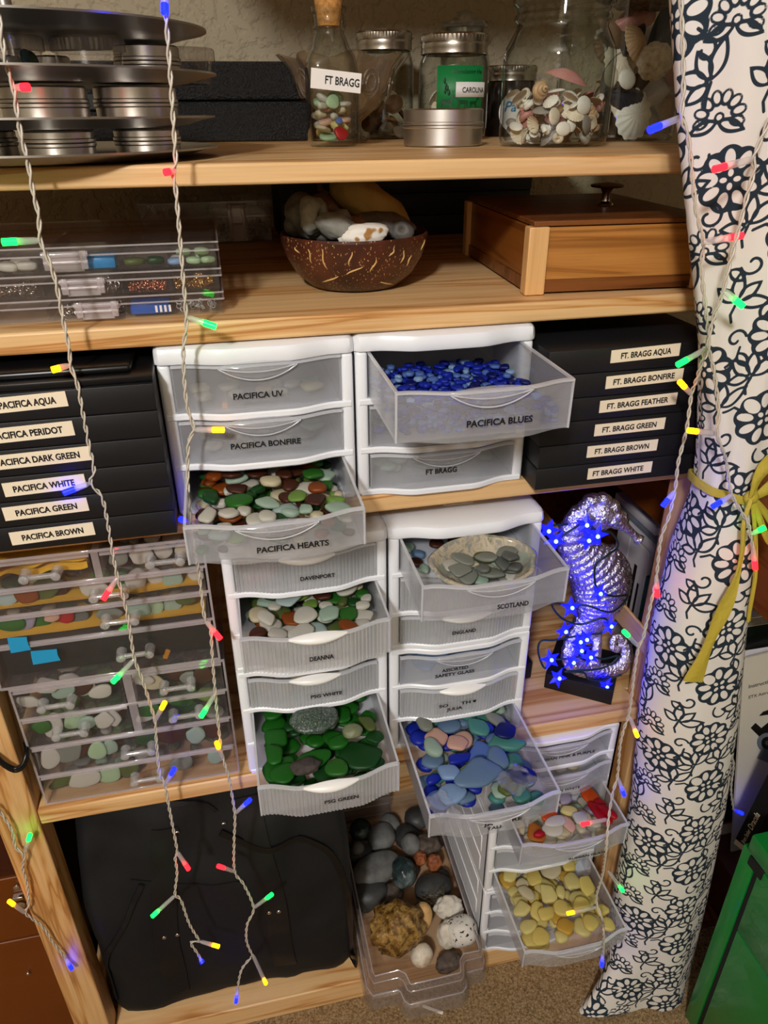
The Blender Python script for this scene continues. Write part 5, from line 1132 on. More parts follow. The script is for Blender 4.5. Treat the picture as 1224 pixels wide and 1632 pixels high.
front_pieces('the lower cabinet, third drawer', gl, ax0, ax1, .621, .661, [(80, 1213, .012, .014, 'white'), (105, 1203, .019, .015, 'gray2'), (128, 1203, .014, .016, 'brown'), (155, 1200, .012, .011, 'mint'), (176, 1201, .011, .011, 'foam'), (275, 1175, .020, .014, 'brown'), (315, 1185, .013, .012, 'foam'), (340, 1165, .013, .012, 'brown'), (240, 1195, .016, .010, 'dgreen')])
front_pieces('the lower cabinet, lowest drawer', gl, ax0, ax1, .575, .615, [(137, 1245, .021, .014, 'white'), (175, 1240, .015, .012, 'mint'), (205, 1230, .016, .014, 'olive'), (345, 1208, .012, .010, 'foam'), (290, 1222, .016, .010, 'gray2'), (100, 1250, .018, .009, 'olive')])

for where, x0, x1, z, n, pal in (('the lower acrylic cabinet, top left drawer', ax0, -.160, .7115, 26, MIX), ('the lower acrylic cabinet, top right drawer', -.145, ax1, .7115, 24, [('brown', 3), ('olive', 2), ('dgreen', 1)]), ('the lower acrylic cabinet, second left drawer', ax0, -.160, .6675, 26, MIX), ('the lower acrylic cabinet, second right drawer', -.145, ax1, .6675, 26, [('kgreen', 2), ('dgreen', 2), ('lime', 1)]), ('the lower acrylic cabinet, third drawer', ax0, ax1, .6215, 46, MIX), ('the lower acrylic cabinet, lowest drawer', ax0, ax1, .575, 30, [('gray2', 2), ('foam', 2), ('olive', 2), ('white', 1)]),
        ('the upper acrylic cabinet, top right drawer', -.150, bx1, .8845, 24, [('brown', 2), ('gray2', 2), ('white', 1)]), ('the upper acrylic cabinet, second drawer', bx0, bx1, .855, 40, MIX), ('the upper acrylic cabinet, third drawer', bx0, bx1, .818, 40, MIX)):
    fill(where, (x0 + .008, x1 - .008, ay + .022, ay + .11), z, 0, (.008, .014), (.006, .010), pal, None, stuff=n); tag(fill.last, 'sea glass heaped at the back of ' + where, 'sea glass', None, 'stuff')

# ------------------------------------------------------------------ black bag
BG = thing('black_bag', 'big black nylon carry bag with webbing straps under the fourth shelf', 'bag', (-.09, .2, Z5))
GX0, GX1, GY0, GY1, GZ0, GZ1 = -.281, .097, .020, .34, Z5, .522
def bagsurf(u, v, side):
    return None
bm = B(); bmesh.ops.create_cube(bm, size=1); bmesh.ops.subdivide_edges(bm, edges=bm.edges[:], cuts=26, use_grid_fill=True)
for v in bm.verts:
    x, y, z = v.co * 2; k = 18
    def rnd(a, b, c): 
        m = (abs(a) ** k + abs(b) ** k + abs(c) ** k) ** (1 / k); return max(abs(a), abs(b), abs(c)) / m if m else 1
    q = rnd(x, y, z); X, Y, Z = x * q, y * q, z * q
    f = Vector((x * 2.1, y * 2, z * 2.6))
    n1 = noise.noise(f * .9) * .010 + noise.noise(f * 2.3 + Vector((3, 1, 2))) * .005 + .004 * math.sin(9 * X + 4 * Z + 3 * noise.noise(f))* (1 if Z > -.2 else .4)
    top = ss(.1, 1, Z)
    px_ = (GX0 + GX1) / 2 + (GX1 - GX0) / 2 * X * (1 - .05 * top); pz_ = (GZ0 + GZ1) / 2 + (GZ1 - GZ0) / 2 * Z
    py_ = (GY0 + GY1) / 2 + (GY1 - GY0) / 2 * Y + n1 * (1 if abs(Y) > .7 else .5) + (.035 * top if Y < 0 else 0)
    pz_ += (n1 * .8 - .012 * (1 - abs(X)) * 0) if Z > .8 else 0
    v.co = (px_, py_, max(GZ0, pz_))
obj('body', bm, nylon, BG, smooth=180)
bvh_me = None
from mathutils.bvhtree import BVHTree
def bag_y(x, z):
    o_ = bpy.data.objects['body'] if False else None
    return None
bodyo = [c for c in BG.children if c.name.startswith('body')][0]
bt = BVHTree.FromPolygons([v.co + ROOT[BG.name] for v in bodyo.data.vertices], [p.vertices for p in bodyo.data.polygons])
def hit(x, z):
    r = bt.ray_cast(Vector((x, -.5, z)), Vector((0, 1, 0))); return r[0].y if r[0] else GY0
def on_bag(px_, py_):
    p = PY(px_, py_, .03); return p.x, p.z
def band(name, pts, width, th, m, n=40, parent=BG, label=None, lift=.0):
    """webbing laid on the bag front through photo points"""
    P = cr([Vector((a, 0, b)) for a, b in (on_bag(*q) for q in pts)], n=10); rows = []
    for i, p in enumerate(P):
        t = (P[min(i + 1, len(P) - 1)] - P[max(i - 1, 0)]).normalized(); s_ = Vector((t.z, 0, -t.x)) * width / 2
        row = []
        for q in (-1, -.34, .34, 1):
            w_ = p + s_ * q; row.append(Vector((w_.x, hit(w_.x, w_.z) - th - lift, w_.z)))
        for q in (1, -1):
            w_ = p + s_ * q; row.append(Vector((w_.x, hit(w_.x, w_.z) + .001, w_.z)))
        rows.append(row)
    bm = B(); V = grid(bm, rows, closev=True); face(bm, V[0]); face(bm, V[-1]); return obj(name, bm, m, parent, smooth=50, label=label)
band('strap', [(262, 1330), (262, 1400), (265, 1480), (278, 1540), (285, 1570)], .034, .0025, webbing)
band('strap', [(395, 1290), (412, 1350), (435, 1420), (446, 1490), (455, 1530)], .034, .0025, webbing)
band('pocket_seam', [(195, 1290), (250, 1300), (320, 1300), (345, 1310)], .006, .003, webbing)
band('zipper', [(352, 1335), (420, 1350), (490, 1340), (535, 1370), (555, 1440), (562, 1530)], .010, .0035, blackglossy)
band('piping', [(226, 1405), (204, 1450), (180, 1490), (170, 1520), (176, 1560), (186, 1585)], .007, .004, webbing)
band('pocket_seam', [(208, 1402), (240, 1402), (300, 1400), (390, 1395)], .004, .002, webbing)
for px_, py_ in ((262, 1485), (283, 1480), (428, 1442), (443, 1438)):
    x, z = on_bag(px_, py_); y = hit(x, z); bm = B(); ell(bm, (x, y - .0032, z), (.0034, .0016, .0034), 0, 14, 8); obj('rivet', bm, chrome, BG, smooth=180, label='small metal rivet')
for px_, py_ in ((282, 1333), (357, 1322)):
    x, z = on_bag(px_, py_); y = hit(x, z); bm = B(); box(bm, x - .003, x + .003, y - .005, y - .001, z - .0015, z + .0015, bev=.0008); obj('zipper_pull', bm, chrome, BG)

# ------------------------------------------------------------------ clear bin of rocks
zr = .132; zb_ = Z5 + .0002
BN = thing('clear_bin', 'clear plastic bin with a stepped front, full of rocks, sticking out of the bottom shelf', 'bin', (.21, .12, zb_))
rim = [(.112, -.042), (.155, -.042), (.163, -.066), (.252, -.066), (.262, -.040), (.302, -.040)]
def outline(off, rr=.0):
    cxy = Vector((.206, .12, 0)); pts = [(.108, .29), (.108, -.030), (.113, -.042), (.152, -.042), (.158, -.047), (.161, -.062), (.166, -.067), (.248, -.067), (.254, -.062), (.258, -.046), (.263, -.040), (.290, -.040), (.2945, -.030), (.2945, .29)]
    out = []
    for i, (x, y) in enumerate(pts):
        p = Vector((x, y, 0)); n_ = Vector((0, 0, 0)); a = Vector(pts[i - 1] + (0,)); b = Vector(pts[(i + 1) % len(pts)] + (0,))
        e1 = (p - a).normalized(); e2 = (b - p).normalized(); n_ = (Vector((e1.y, -e1.x, 0)) + Vector((e2.y, -e2.x, 0)))
        n_ = n_.normalized() if n_.length > 1e-6 else Vector((0, 0, 0)); out.append(p - n_ * off)
    return out
bm = B(); P = []
for off, z in ((-.006, zb_), (-.004, zb_ + .030), (.000, zb_ + .034), (.001, zr - .012), (.006, zr - .008), (.006, zr - .002), (.004, zr), (.001, zr - .001), (-.002, zr - .010), (-.002, zb_ + .036), (-.008, zb_ + .031), (-.009, zb_ + .003)):
    P.append([p + Vector((0, 0, z)) for p in outline(off)])
V = grid(bm, P, closev=True, sm=True, flip=True); face(bm, V[0]); face(bm, V[-1]); obj('tub', bm, binplast, BN, smooth=35)
for off, z in ((.0066, zr - .001), (.0015, zr - .0125), (-.0035, zb_ + .034)):
    bm = B(); pts = [p + Vector((0, 0, z)) for p in outline(off)]; tube(bm, pts, .0013, 6); obj('rim', bm, acryedge, BN, smooth=60)
dk = rockmat('dark_stone', ['#242423', '#3a3a38', '#4c4a46'], 18, None, .5, .3, .003); md = rockmat('slate_stone', ['#4c4d4d', '#6a6a67', '#7f7e79'], 30, None, .65, .3, .002); bk = rockmat('black_glossy_stone', ['#15201f', '#2a3a3a', '#8a9694'], 16, None, .25, .5, .003)
spk = rockmat('white_speckled_stone', ['#cfc9be', '#e6e1d8'], 40, ('#1c1a18', 170, .60), .7, .4, .002); cal = rockmat('chalky_white_stone', ['#c9c0ae', '#e8e2d6'], 60, None, .8, .7, .004); cob = rockmat('tan_cobble', ['#b0824a', '#d8ab6c', '#e8c58c'], 30, ('#5a3f22', 200, .66), .7, .3, .002)
gold_r = rockmat('golden_slag', ['#33230c', '#6b4a1a', '#b08a48', '#46300f'], 60, None, .22, 1, .006); band_r = rockmat('banded_pebble', ['#a9a296', '#e2d6c2', '#b08a58'], 26, None, .5, .2, .002); redr = rockmat('red_jasper', ['#5a2a1a', '#94522e', '#b8754a'], 40, None, .5, .5, .003); grn = rockmat('grey_driftwood', ['#3a2f28', '#6a5c50'], 90, None, .7, .8, .003)
g = 'rocks in the clear bin'; B0 = zb_ + .005
for px_, py_, z, r, m, sd, amp, fr_, rot, nm, lab in (
    (598, 1385, .100, (.048, .032, .022), md, 2, .12, 1, (0, .1, .4), 'grey_rock', 'large flat slate grey rock at the back left of the bin'), (643, 1390, .105, (.020, .026, .026), bk, 3, .2, 1.3, (0, .2, .2), 'black_rock', 'shiny black rock standing in the middle of the bin'),
    (570, 1352, .112, (.012, .012, .012), md, 5, .1, 1, (0, 0, 0), 'grey_rock', 'small round grey rock at the back left of the bin'), (655, 1345, .112, (.018, .018, .018), md, 6, .15, 1, (0, 0, 0), 'grey_rock', 'pale grey rock at the back of the bin'),
    (692, 1375, .098, (.014, .013, .018), redr, 7, .2, 2, (0, 0, 0), 'red_rock', 'small red jasper rock on the right of the bin'), (670, 1368, .098, (.012, .012, .014), redr, 8, .2, 2, (0, 0, 0), 'red_rock', 'dull red rock beside the black rock in the bin'),
    (690, 1415, .090, (.034, .026, .020), dk, 9, .1, 1, (0, 0, 0), 'dark_rock', 'dark smooth rock behind the speckled stone in the bin'), (585, 1425, .085, (.036, .030, .022), dk, 10, .1, 1, (0, 0, 0), 'dark_rock', 'dark rock behind the golden slag in the bin'),
    (633, 1484, .118, (.044, .036, .047), gold_r, 11, .28, 2.4, (.2, .3, 0), 'golden_slag', 'large wrinkled golden brown slag lump at the front of the bin'), (672, 1462, .112, (.017, .018, .032), cob, 12, .08, 1, (0, .15, 0), 'tan_cobble', 'smooth tan cobble standing beside the golden slag'),
    (734, 1484, .108, (.028, .024, .031), spk, 13, .10, 1.2, (.3, .2, 0), 'speckled_rock', 'white rock with black speckles at the right of the bin'), (712, 1490, .098, (.016, .018, .028), cal, 14, .22, 2.2, (0, .1, 0), 'white_rock', 'chalky white crusty rock beside the speckled one'),
    (672, 1522, .090, (.019, .017, .019), band_r, 15, .06, 1, (0, .4, .3), 'banded_pebble', 'cream and brown banded pebble at the front of the bin'), (715, 1533, .086, (.022, .016, .011), grn, 16, .2, 2, (0, 0, .2), 'brown_rock', 'dark brown flat rock at the front right of the bin'),
    (715, 1447, .105, (.026, .018, .020), cal, 17, .25, 2, (0, .3, 0), 'white_rock', 'cream crusty rock behind the speckled one'), (660, 1500, .085, (.010, .010, .012), md, 18, .1, 1, (0, 0, 0), 'grey_rock', 'small grey rock wedged between slag and banded pebble'), (680, 1345, .1, (.026, .02, .016), grn, 21, .2, 2, (0, 0, 0), 'brown_rock', 'brown rough rock at the back right of the bin')):
    p = PZ(px_, py_, z); ext = max(r) * 1.05
    p.z = max(p.z, B0 + r[2] * (1 + amp)); rock(nm, lab, 'rock', p, r, m, sd, amp, fr_, rot, g)
for i, (x, y, r, m) in enumerate(((.135, .215, .024, dk), (.185, .235, .026, md), (.235, .225, .024, dk), (.275, .205, .020, grn), (.150, .265, .020, bk), (.210, .268, .018, md), (.262, .262, .022, dk), (.135, .120, .020, dk), (.215, .160, .022, dk), (.180, .125, .018, grn), (.270, .130, .018, dk), (.235, .105, .016, md))):
    rock('dark_rock', 'dark rock in the bottom layer of the clear bin, %s' % place_word(x, y, (.108, .300, .08, .29)), 'rock', Vector((x, y, B0 + r * .9)), (r * 1.15, r, r * .75), m, 60 + i, .15, 1.2, (0, 0, i), g, 3)
def ribs(bm, pts, r): tube(bm, cr(pts, n=6), r, 6)
bm = B(); rr_ = random.Random(5); c = PZ(612, 1490, .125)
bm2 = B(); c0 = PZ(690, 1432, .118)
for k in range(26):
    a = rr_.random() * 6.28; p = c0 + Vector((rr_.uniform(-.022, .022), rr_.uniform(-.012, .012), rr_.uniform(-.004, .006))); q = Vector((math.cos(a), math.sin(a), rr_.uniform(-.3, .3))) * rr_.uniform(.008, .016)
    ribs(bm2, [p - q, p + Vector((0, 0, .003)), p + q], .0005)
bm.free(); tag(obj('dry_moss', bm2, pm('dry_moss', '#4f4026', .9), smooth=180), 'wisp of dry moss between the rocks in the clear bin', 'moss', None, 'stuff')
# things behind the bin
for lab, x0, x1, y0, y1, z0, z1 in (('clear container with ridged front behind the rocks, lowest of two', .10, .215, .30, .42, Z5, .155), ('clear ridged container stacked on the other behind the rocks', .102, .213, .302, .41, .156, .235)):
    T = thing('clear_container', lab, 'container', ((x0 + x1) / 2, y0, z0), 'clear containers behind the rocks'); bm = B()
    for a, b, c, d, e, f_ in ((x0, x1, y0, y0 + .0016, z0, z1), (x0, x1, y1 - .0016, y1, z0, z1), (x0, x0 + .0016, y0, y1, z0, z1), (x1 - .0016, x1, y0, y1, z0, z1), (x0, x1, y0, y1, z0, z0 + .0016)): box(bm, a, b, c, d, e, f_)
    obj('tub', bm, binplast, T); bm = B()
    for zq in np.linspace(z0 + .012, z1 - .002, 4): tube(bm, [(x0 + .002, y1, zq), (x0, y0, zq), (x1, y0 - .0005, zq), (x1, y1, zq)], .0018, 6)
    obj('ridge', bm, acryedge, T, smooth=50)
for i, (px_, py_, r) in enumerate(((600, 1262, .016), (628, 1255, .020), (588, 1285, .014), (640, 1275, .012))):
    p = PY(px_, py_, .34); rock('brown_pebble', 'brown pebble inside the upper clear container behind the rocks', 'pebble', Vector((p.x, .345, max(p.z, .158 + r))), (r, r * .8, r), redr if i % 2 else grn, 30 + i, .15, 1.4, (0, 0, 0), 'pebbles in the clear container', 3)
bm = B(); box(bm, .104, .300, .435, .56, Z5, .300, bev=.001); tag(obj('cardboard_box', bm, pm('brown_cardboard', '#5d432a', .8)), 'plain brown cardboard box standing at the back behind the rock bin', 'box')

# ------------------------------------------------------------------ seahorse with star lights
SH = thing('seahorse_statue', 'silver seahorse statue on a black block, wound with blue star lights', 'statue', (.465, .06, Z4))
bm = B(); fr = rotz(math.radians(-35.2)); oB = Vector((.394, .067, Z4)); box(bm, 0, .095, 0, .088, 0, .026, 0, fr, oB, bev=.0012); obj('base', bm, blackmatte, SH, smooth=40)
SY = .066
def sp(px_, py_, Y=None): return PY(px_, py_, SY - .021 * ss(985, 1060, py_) if Y is None else Y)
mmpp = lambda px_, py_: (PY(px_ + 1, py_, SY) - PY(px_, py_, SY)).length
spine = [(933, 815, 21), (916, 840, 22), (915, 865, 25), (930, 888, 32), (948, 908, 38), (957, 932, 40), (955, 958, 35), (945, 982, 28), (928, 1003, 21), (914, 1022, 16), (908, 1042, 13), (914, 1058, 12), (932, 1067, 12), (956, 1070, 12), (980, 1068, 12), (994, 1057, 11), (999, 1042, 9.5), (995, 1026, 8.5), (985, 1017, 7), (977, 1020, 6.5), (977, 1032, 5.5), (986, 1036, 5)]
def sweep_body():
    bm = B(); P = [Vector((p.x, p.y, p.z)) for p in (sp(a, b) for a, b, c in spine)]; rad = [c * mmpp(a, b) for a, b, c in spine]
    pts = cr(P, n=26); rr = cr([Vector((r, 0, 0)) for r in rad], n=26); s_ = 0; rings = []; n = 28
    for i, p in enumerate(pts):
        t = (pts[min(i + 1, len(pts) - 1)] - pts[max(i - 1, 0)]).normalized(); s_ += (p - pts[i - 1]).length if i else 0
        nrm = Vector((t.z, 0, -t.x)); r = rr[i].x; pitch = .0105 if s_ < .20 else .0070
        k = 1 + (.10 if s_ > .02 else .02) * (abs(math.sin(pi * s_ / pitch)) - .5)
        ring = []
        for j in range(n):
            a = 2 * pi * j / n; kk = 1 + (k - 1) * (1.0 + .6 * abs(math.cos(a)))
            ring.append(p + nrm * (r * kk * math.cos(a)) + Vector((0, 1, 0)) * (r * .72 * kk * math.sin(a)))
        rings.append(ring)
    V = grid(bm, rings, closev=True); face(bm, V[0]); face(bm, V[-1])
    m1 = mmpp(960, 820)
    ell(bm, sp(958, 822), (24 * m1, 17 * m1, 24 * m1), 0, 24, 16); ell(bm, sp(985, 828), (17 * m1, 13 * m1, 15 * m1), 0, 20, 12)
    tube(bm, cr([sp(975, 826, SY - .006), sp(994, 838, SY - .010), sp(1008, 850, SY - .012), sp(1019, 861, SY - .013)], n=8), lambda t: m1 * (13 - 6 * math.sin(pi * min(1, t * .75)) + (5 * max(0, t - .75) * 4 if t > .75 else 0) * .5 - 2 * t), 18)
    lathe(bm, [(m1 * 7, -.002), (m1 * 7.5, .0), (m1 * 5, .001), (m1 * 4.5, -.0005), (m1 * 3, .0015), (.0001, .002)], sp(988, 825, SY - .022), 20, fr=frame((1, 0, 0), (0, 0, 1), (0, -1, 0)))
    for k in range(15):                                     # crown and mane
        t = k / 14; a = math.radians(20 + 200 * t); c = sp(954 + 28 * math.cos(a), 821 - 27 * math.sin(a)); r = m1 * (8.5 + 1.5 * math.sin(k * 2.1))
        ell(bm, c, (r, r * 1.3, r), 0, 12, 8)
    for k in range(10):                                     # ridge down the back
        t = k / 9; c = sp(903 - 8 * math.sin(pi * t) + 6 * t, 842 + 75 * t); r = m1 * 5.5; ell(bm, c, (r * 1.2, r * 1.3, r * .8), 0, 10, 8)
    fin = cr([sp(980, 868), sp(1001, 895), sp(1006, 925), sp(998, 955), sp(983, 975)], n=10)   # ribbed fin on the belly side
    inn = cr([sp(962, 880), sp(975, 900), sp(982, 925), sp(978, 950), sp(965, 968)], n=10); R_ = []
    for i, (a, b) in enumerate(zip(inn, fin)):
        th = .009 * (1 + .35 * math.sin(i * 2.0)); R_.append([a + Vector((0, -th * 1.4, 0)), b + Vector((0, -th * .5, 0)), b + Vector((0, th * .5, 0)), a + Vector((0, th * 1.4, 0))])
    V = grid(bm, R_, closev=True); face(bm, V[0]); face(bm, V[-1])
    tube(bm, cr([sp(947, 985), sp(950, 1010), sp(950, 1035), sp(948, 1056)], n=5), .008, 10)   # support down to the block
    return bm
def remeshed(bm, voxel, m, name, parent, smooth=2):
    me = mesh('tmp', bm, m); o = bpy.data.objects.new('tmp', me); COL.objects.link(o)
    r = o.modifiers.new('r', 'REMESH'); r.mode = 'VOXEL'; r.voxel_size = voxel; r.use_smooth_shade = True
    s_ = o.modifiers.new('s', 'SMOOTH'); s_.factor = .5; s_.iterations = smooth
    me2 = bpy.data.meshes.new_from_object(o.evaluated_get(bpy.context.evaluated_depsgraph_get())); bpy.data.objects.remove(o)
    b2 = B(); b2.from_mesh(me2); return obj(name, b2, m, parent, smooth=180)
silv = NT('hammered_silver'); p_ = silv.n('ShaderNodeBsdfPrincipled'); p_.inputs['Metallic'].default_value = 1; p_.inputs['Roughness'].default_value = .26; p_.inputs['Base Color'].default_value = lin('#e6e5e6')
n_ = silv.noise(210, 3, rough=.6); silv.l(silv.bump(n_.outputs['Fac'], .9, .004), p_.inputs['Normal']); silv.surf(p_.outputs[0])
remeshed(sweep_body(), .0016, silv.m, 'body', SH, 1)
SL = thing('star_string_light', 'green wired string of glowing blue stars wound round the silver seahorse', 'string light', (.45, .03, Z4))
SF = SY - .036
STARS = [(874, 845, .04), (885, 861, .035), (933, 836, .030), (951, 853, .022), (937, 860, .026), (954, 945, .020), (910, 968, .03), (899, 1004, .03), (971, 997, .03), (877, 1051, .03), (911, 1054, .028), (933, 1018, .03), (940, 1046, .032), (889, 1080, .028), (965, 1092, .030), (925, 1035, .03), (922, 1022, .03)]
wp = [(905, 835, .05), (874, 840, .045), (885, 858, .04), (910, 845, .04), (933, 832, .035), (950, 845, .03), (975, 850, .04), (985, 870, .045), (968, 885, .022), (950, 900, .02), (948, 925, .018), (954, 940, .018), (975, 950, .022), (1000, 950, .05), (975, 975, .02), (935, 965, .022), (910, 965, .03), (880, 962, .03), (895, 985, .03), (925, 995, .026), (960, 985, .02), (970, 995, .025), (962, 1008, .028), (930, 1012, .03), (885, 1020, .03), (862, 1022, .03), (858, 1040, .03), (868, 1065, .03), (880, 1052, .03), (905, 1050, .028), (935, 1045, .030), (960, 1050, .03), (985, 1046, .03), (960, 1065, .028), (900, 1070, .03), (930, 1072, .028), (938, 1082, .028), (962, 1085, .030), (990, 1075, .03)]
bm = B(); tube(bm, cr([PY(a, b, c) for a, b, c in wp], n=7), .0014, 6); obj('wire', bm, wire_green, SL, smooth=180)
for i, (px_, py_, Y) in enumerate(STARS):
    c = PY(px_, py_, Y - .004); n = Vector((R.uniform(-.35, .35), -1, R.uniform(-.1, .5))).normalized(); u = n.cross(Vector((0, 0, 1))).normalized(); v = u.cross(n); a0 = R.random() * 6
    bm = B(); ctr = bm.verts.new(c + n * .0045); bk_ = bm.verts.new(c - n * .004); ring = []
    for k in range(10):
        a = a0 + 2 * pi * k / 10; r = .0150 if k % 2 == 0 else .0066; ring.append(bm.verts.new(c + u * (r * math.cos(a)) + v * (r * math.sin(a))))
    for k in range(10): face(bm, [ring[k], ring[(k + 1) % 10], ctr], 0); face(bm, [ring[(k + 1) % 10], ring[k], bk_], 0)
    ell(bm, c + n * .0042, (.0026, .0026, .0026), 1, 8, 6); obj('star_bulb', bm, [starled, starhot], SL)
bm = B(); p = PZ(846, 1004, Z4); box(bm, .352, .384, .09, .16, Z4, Z4 + .030, bev=.002); tag(obj('battery_box', bm, blackmatte, smooth=40), 'small black battery box beside the white drawers near the seahorse', 'battery box')

# ------------------------------------------------------------------ patterned cloth bundle with a raffia tie
def seg(px_, py_, ax, ay_, bx_, by_):
    dx, dy = bx_ - ax, by_ - ay_; t = np.clip(((px_ - ax) * dx + (py_ - ay_) * dy) / (dx * dx + dy * dy + 1e-12), 0, 1)
    return np.hypot(px_ - ax - t * dx, py_ - ay_ - t * dy)
def vesica(px_, py_, cx_, cy_, ang, L_, w_):
    """leaf / petal: <0 inside"""
    c, s_ = math.cos(ang), math.sin(ang); u = (px_ - cx_) * c + (py_ - cy_) * s_; v = -(px_ - cx_) * s_ + (py_ - cy_) * c
    q = np.clip(u / L_, -1, 1); return np.maximum(np.abs(v) - w_ * (1 - q * q) * (1 - .25 * q), np.abs(u) - L_)
def ellp(px_, py_, cx_, cy_, ang, a, b):
    c, s_ = math.cos(ang), math.sin(ang); u = ((px_ - cx_) * c + (py_ - cy_) * s_) / a; v = (-(px_ - cx_) * s_ + (py_ - cy_) * c) / b
    return (np.sqrt(u * u + v * v) - 1) * min(a, b)
PS, PT = .124, .168
def floral(s_, t_):
    f = np.full(s_.shape, 1.0)
    def loc(cx_, cy_):
        return (s_ - cx_ * PS + PS / 2) % PS - PS / 2, (t_ - cy_ * PT + PT / 2) % PT - PT / 2
    def add(d): np.minimum(f, d, out=f)
    def cut(d): np.maximum(f, -d, out=f)
    def flower(cx_, cy_, Rr, a0, npet, big):
        x, y = loc(cx_, cy_); r = np.hypot(x, y); th = np.arctan2(y, x) - a0
        add(r - Rr * (.92 + .10 * np.abs(np.cos(npet / 2 * th))))
        for k in range(npet):
            a = a0 + 2 * pi * k / npet
            if big and k in (npet // 2 - 1,): cut(ellp(x, y, .66 * Rr * math.cos(a), .66 * Rr * math.sin(a), a, .30 * Rr, .22 * Rr)); continue
            cut(ellp(x, y, .64 * Rr * math.cos(a), .64 * Rr * math.sin(a), a, .26 * Rr, .15 * Rr))
        for k in range(4):
            a = a0 + .6 + pi / 2 * k; cut(ellp(x, y, .20 * Rr * math.cos(a), .20 * Rr * math.sin(a), a, .11 * Rr, .08 * Rr))
    def leaf(cx_, cy_, ox, oy, ang, L_, w_, th=.0015):
        L_ *= 1.75; w_ *= 1.75
        x, y = loc(cx_, cy_); c = (ox + L_ * math.cos(ang), oy + L_ * math.sin(ang)); d = vesica(x, y, c[0], c[1], ang, L_, w_); add(np.abs(d + th * .6) - th)
    def curl(cx_, cy_, a0, r0, sg, turns=.85):
        r0 *= 1.5
        x, y = loc(cx_, cy_); pts = []
        for k in range(16):
            q = k / 15; a = a0 + sg * 2 * pi * turns * q; r = r0 * (1 - .72 * q); pts.append((r * math.cos(a) , r * math.sin(a)))
        for p, q in zip(pts, pts[1:]): add(seg(x, y, *p, *q) - .0013)
    def stem(cx_, cy_, pts):
        x, y = loc(cx_, cy_)
        for p, q in zip(pts, pts[1:]): add(seg(x, y, *p, *q) - .0013)
    flower(.24, .20, .0285, .3, 9, True)
    flower(.72, .50, .0262, 1.0, 9, True)
    flower(.22, .70, .0262, 2.0, 10, False)
    # small crown of petals
    for cx_, cy_ in ((.62, .16), (.60, .78)):
        x, y = loc(cx_, cy_)
        for k in range(8):
            a = math.radians(-15 + 30 * k); add(ellp(x, y, .0140 * math.cos(a), .0140 * math.sin(a), a, .0062, .0044))
        for k in range(8):
            a = math.radians(-15 + 30 * k); cut(ellp(x, y, .0144 * math.cos(a), .0144 * math.sin(a), a, .0040, .0024))
        d = ellp(x, y, 0, 0, 0, .0030, .0030); add(np.abs(d) - .0009)
        leaf(cx_, cy_, -.001, -.003, math.radians(-20), .0065, .0028); leaf(cx_, cy_, -.001, -.003, math.radians(200), .0065, .0028)
    # leafy sprays
    for cx_, cy_, rot in ((.36, .44, 0), (.88, .27, .4), (.88, .88, -.35), (.52, .93, 1.0), (.08, .45, .5)):
        for a, L_, w_ in ((1.9, .0075, .0036), (1.1, .0070, .0034), (.35, .0085, .0036), (2.8, .0060, .0032)): leaf(cx_, cy_, .002 * math.cos(a + rot), .002 * math.sin(a + rot), a + rot, L_, w_)
        stem(cx_, cy_, [(0, 0), (-.004 * math.cos(rot), -.010), (-.002, -.017)])
    leaf(.80, .06, 0, 0, -.6, .0055, .0030); leaf(.08, .78, 0, 0, 1.4, .0055, .0028); leaf(.42, .30, 0, 0, 1.9, .0060, .0030); leaf(.95, .60, 0, 0, -.9, .0055, .0028)
    curl(.62, .33, 1.2, .0075, -1); curl(.30, .95, 2.4, .0080, 1); curl(.50, .60, .4, .0062, -1); curl(.96, .08, 3.4, .0070, 1); curl(.92, .68, .2, .0065, 1); curl(.46, .06, 2.0, .0065, -1)
    stem(.72, .50, [(.019, .004), (.028, .012), (.030, .022)]); stem(.24, .20, [(.020, -.008), (.028, -.014), (.036, -.010)]); stem(.24, .20, [(-.02, .006), (-.030, .012), (-.040, .008)])
    return f
CPROF = [  # z, left x, right x, centre y, radius y, pleat amount
    (1.62, .30, .62, -.055, .048, .0085), (1.45, .345, .585, -.058, .048, .0080), (1.374, .362, .575, -.060, .047, .0075), (1.292, .384, .565, -.060, .047, .007), (1.195, .413, .556, -.064, .040, .006), (1.104, .440, .548, -.070, .032, .0045), (1.03, .458, .542, -.070, .032, .004), (.985, .467, .538, -.070, .031, .004),
    (.955, .470, .533, -.070, .029, .004), (.930, .472, .536, -.068, .032, .004), (.864, .469, .559, -.062, .046, .003), (.76, .464, .572, -.064, .050, .0025), (.631, .467, .594, -.066, .052, .002), (.453, .484, .615, -.068, .054, .002), (.238, .488, .634, -.070, .056, .003), (.10, .497, .645, -.070, .056, .006), (.035, .500, .650, -.070, .057, .009), (.0145, .500, .652, -.070, .058, .011)]
CZ = np.array([c[0] for c in CPROF])[::-1]; CA = np.array([c[1:] for c in CPROF])[::-1]
def cprof(z): return [np.interp(z, CZ, CA[:, k]) for k in range(5)]
def cloth_pt(a, z):
    """a = angle from the side facing the camera, positive to the right"""
    l, r, cy_, ry, pl = cprof(z); cx_ = (l + r) / 2; rx = (r - l) / 2
    w_ = pl * (np.sin(5 * a + 7 * z) * .55 + np.sin(9 * a + 2.0 - 5 * z) * .45 * np.clip((z - .85) * 6, .25, 1))
    tip = np.clip((.16 - z) / .15, 0, 1) ** 1.5 * np.exp(-((a + 1.05) / .40) ** 2) * .075
    return cx_ + (rx + w_ * .5 + tip) * np.sin(a), cy_ - (ry + w_ + tip * .15) * np.cos(a)
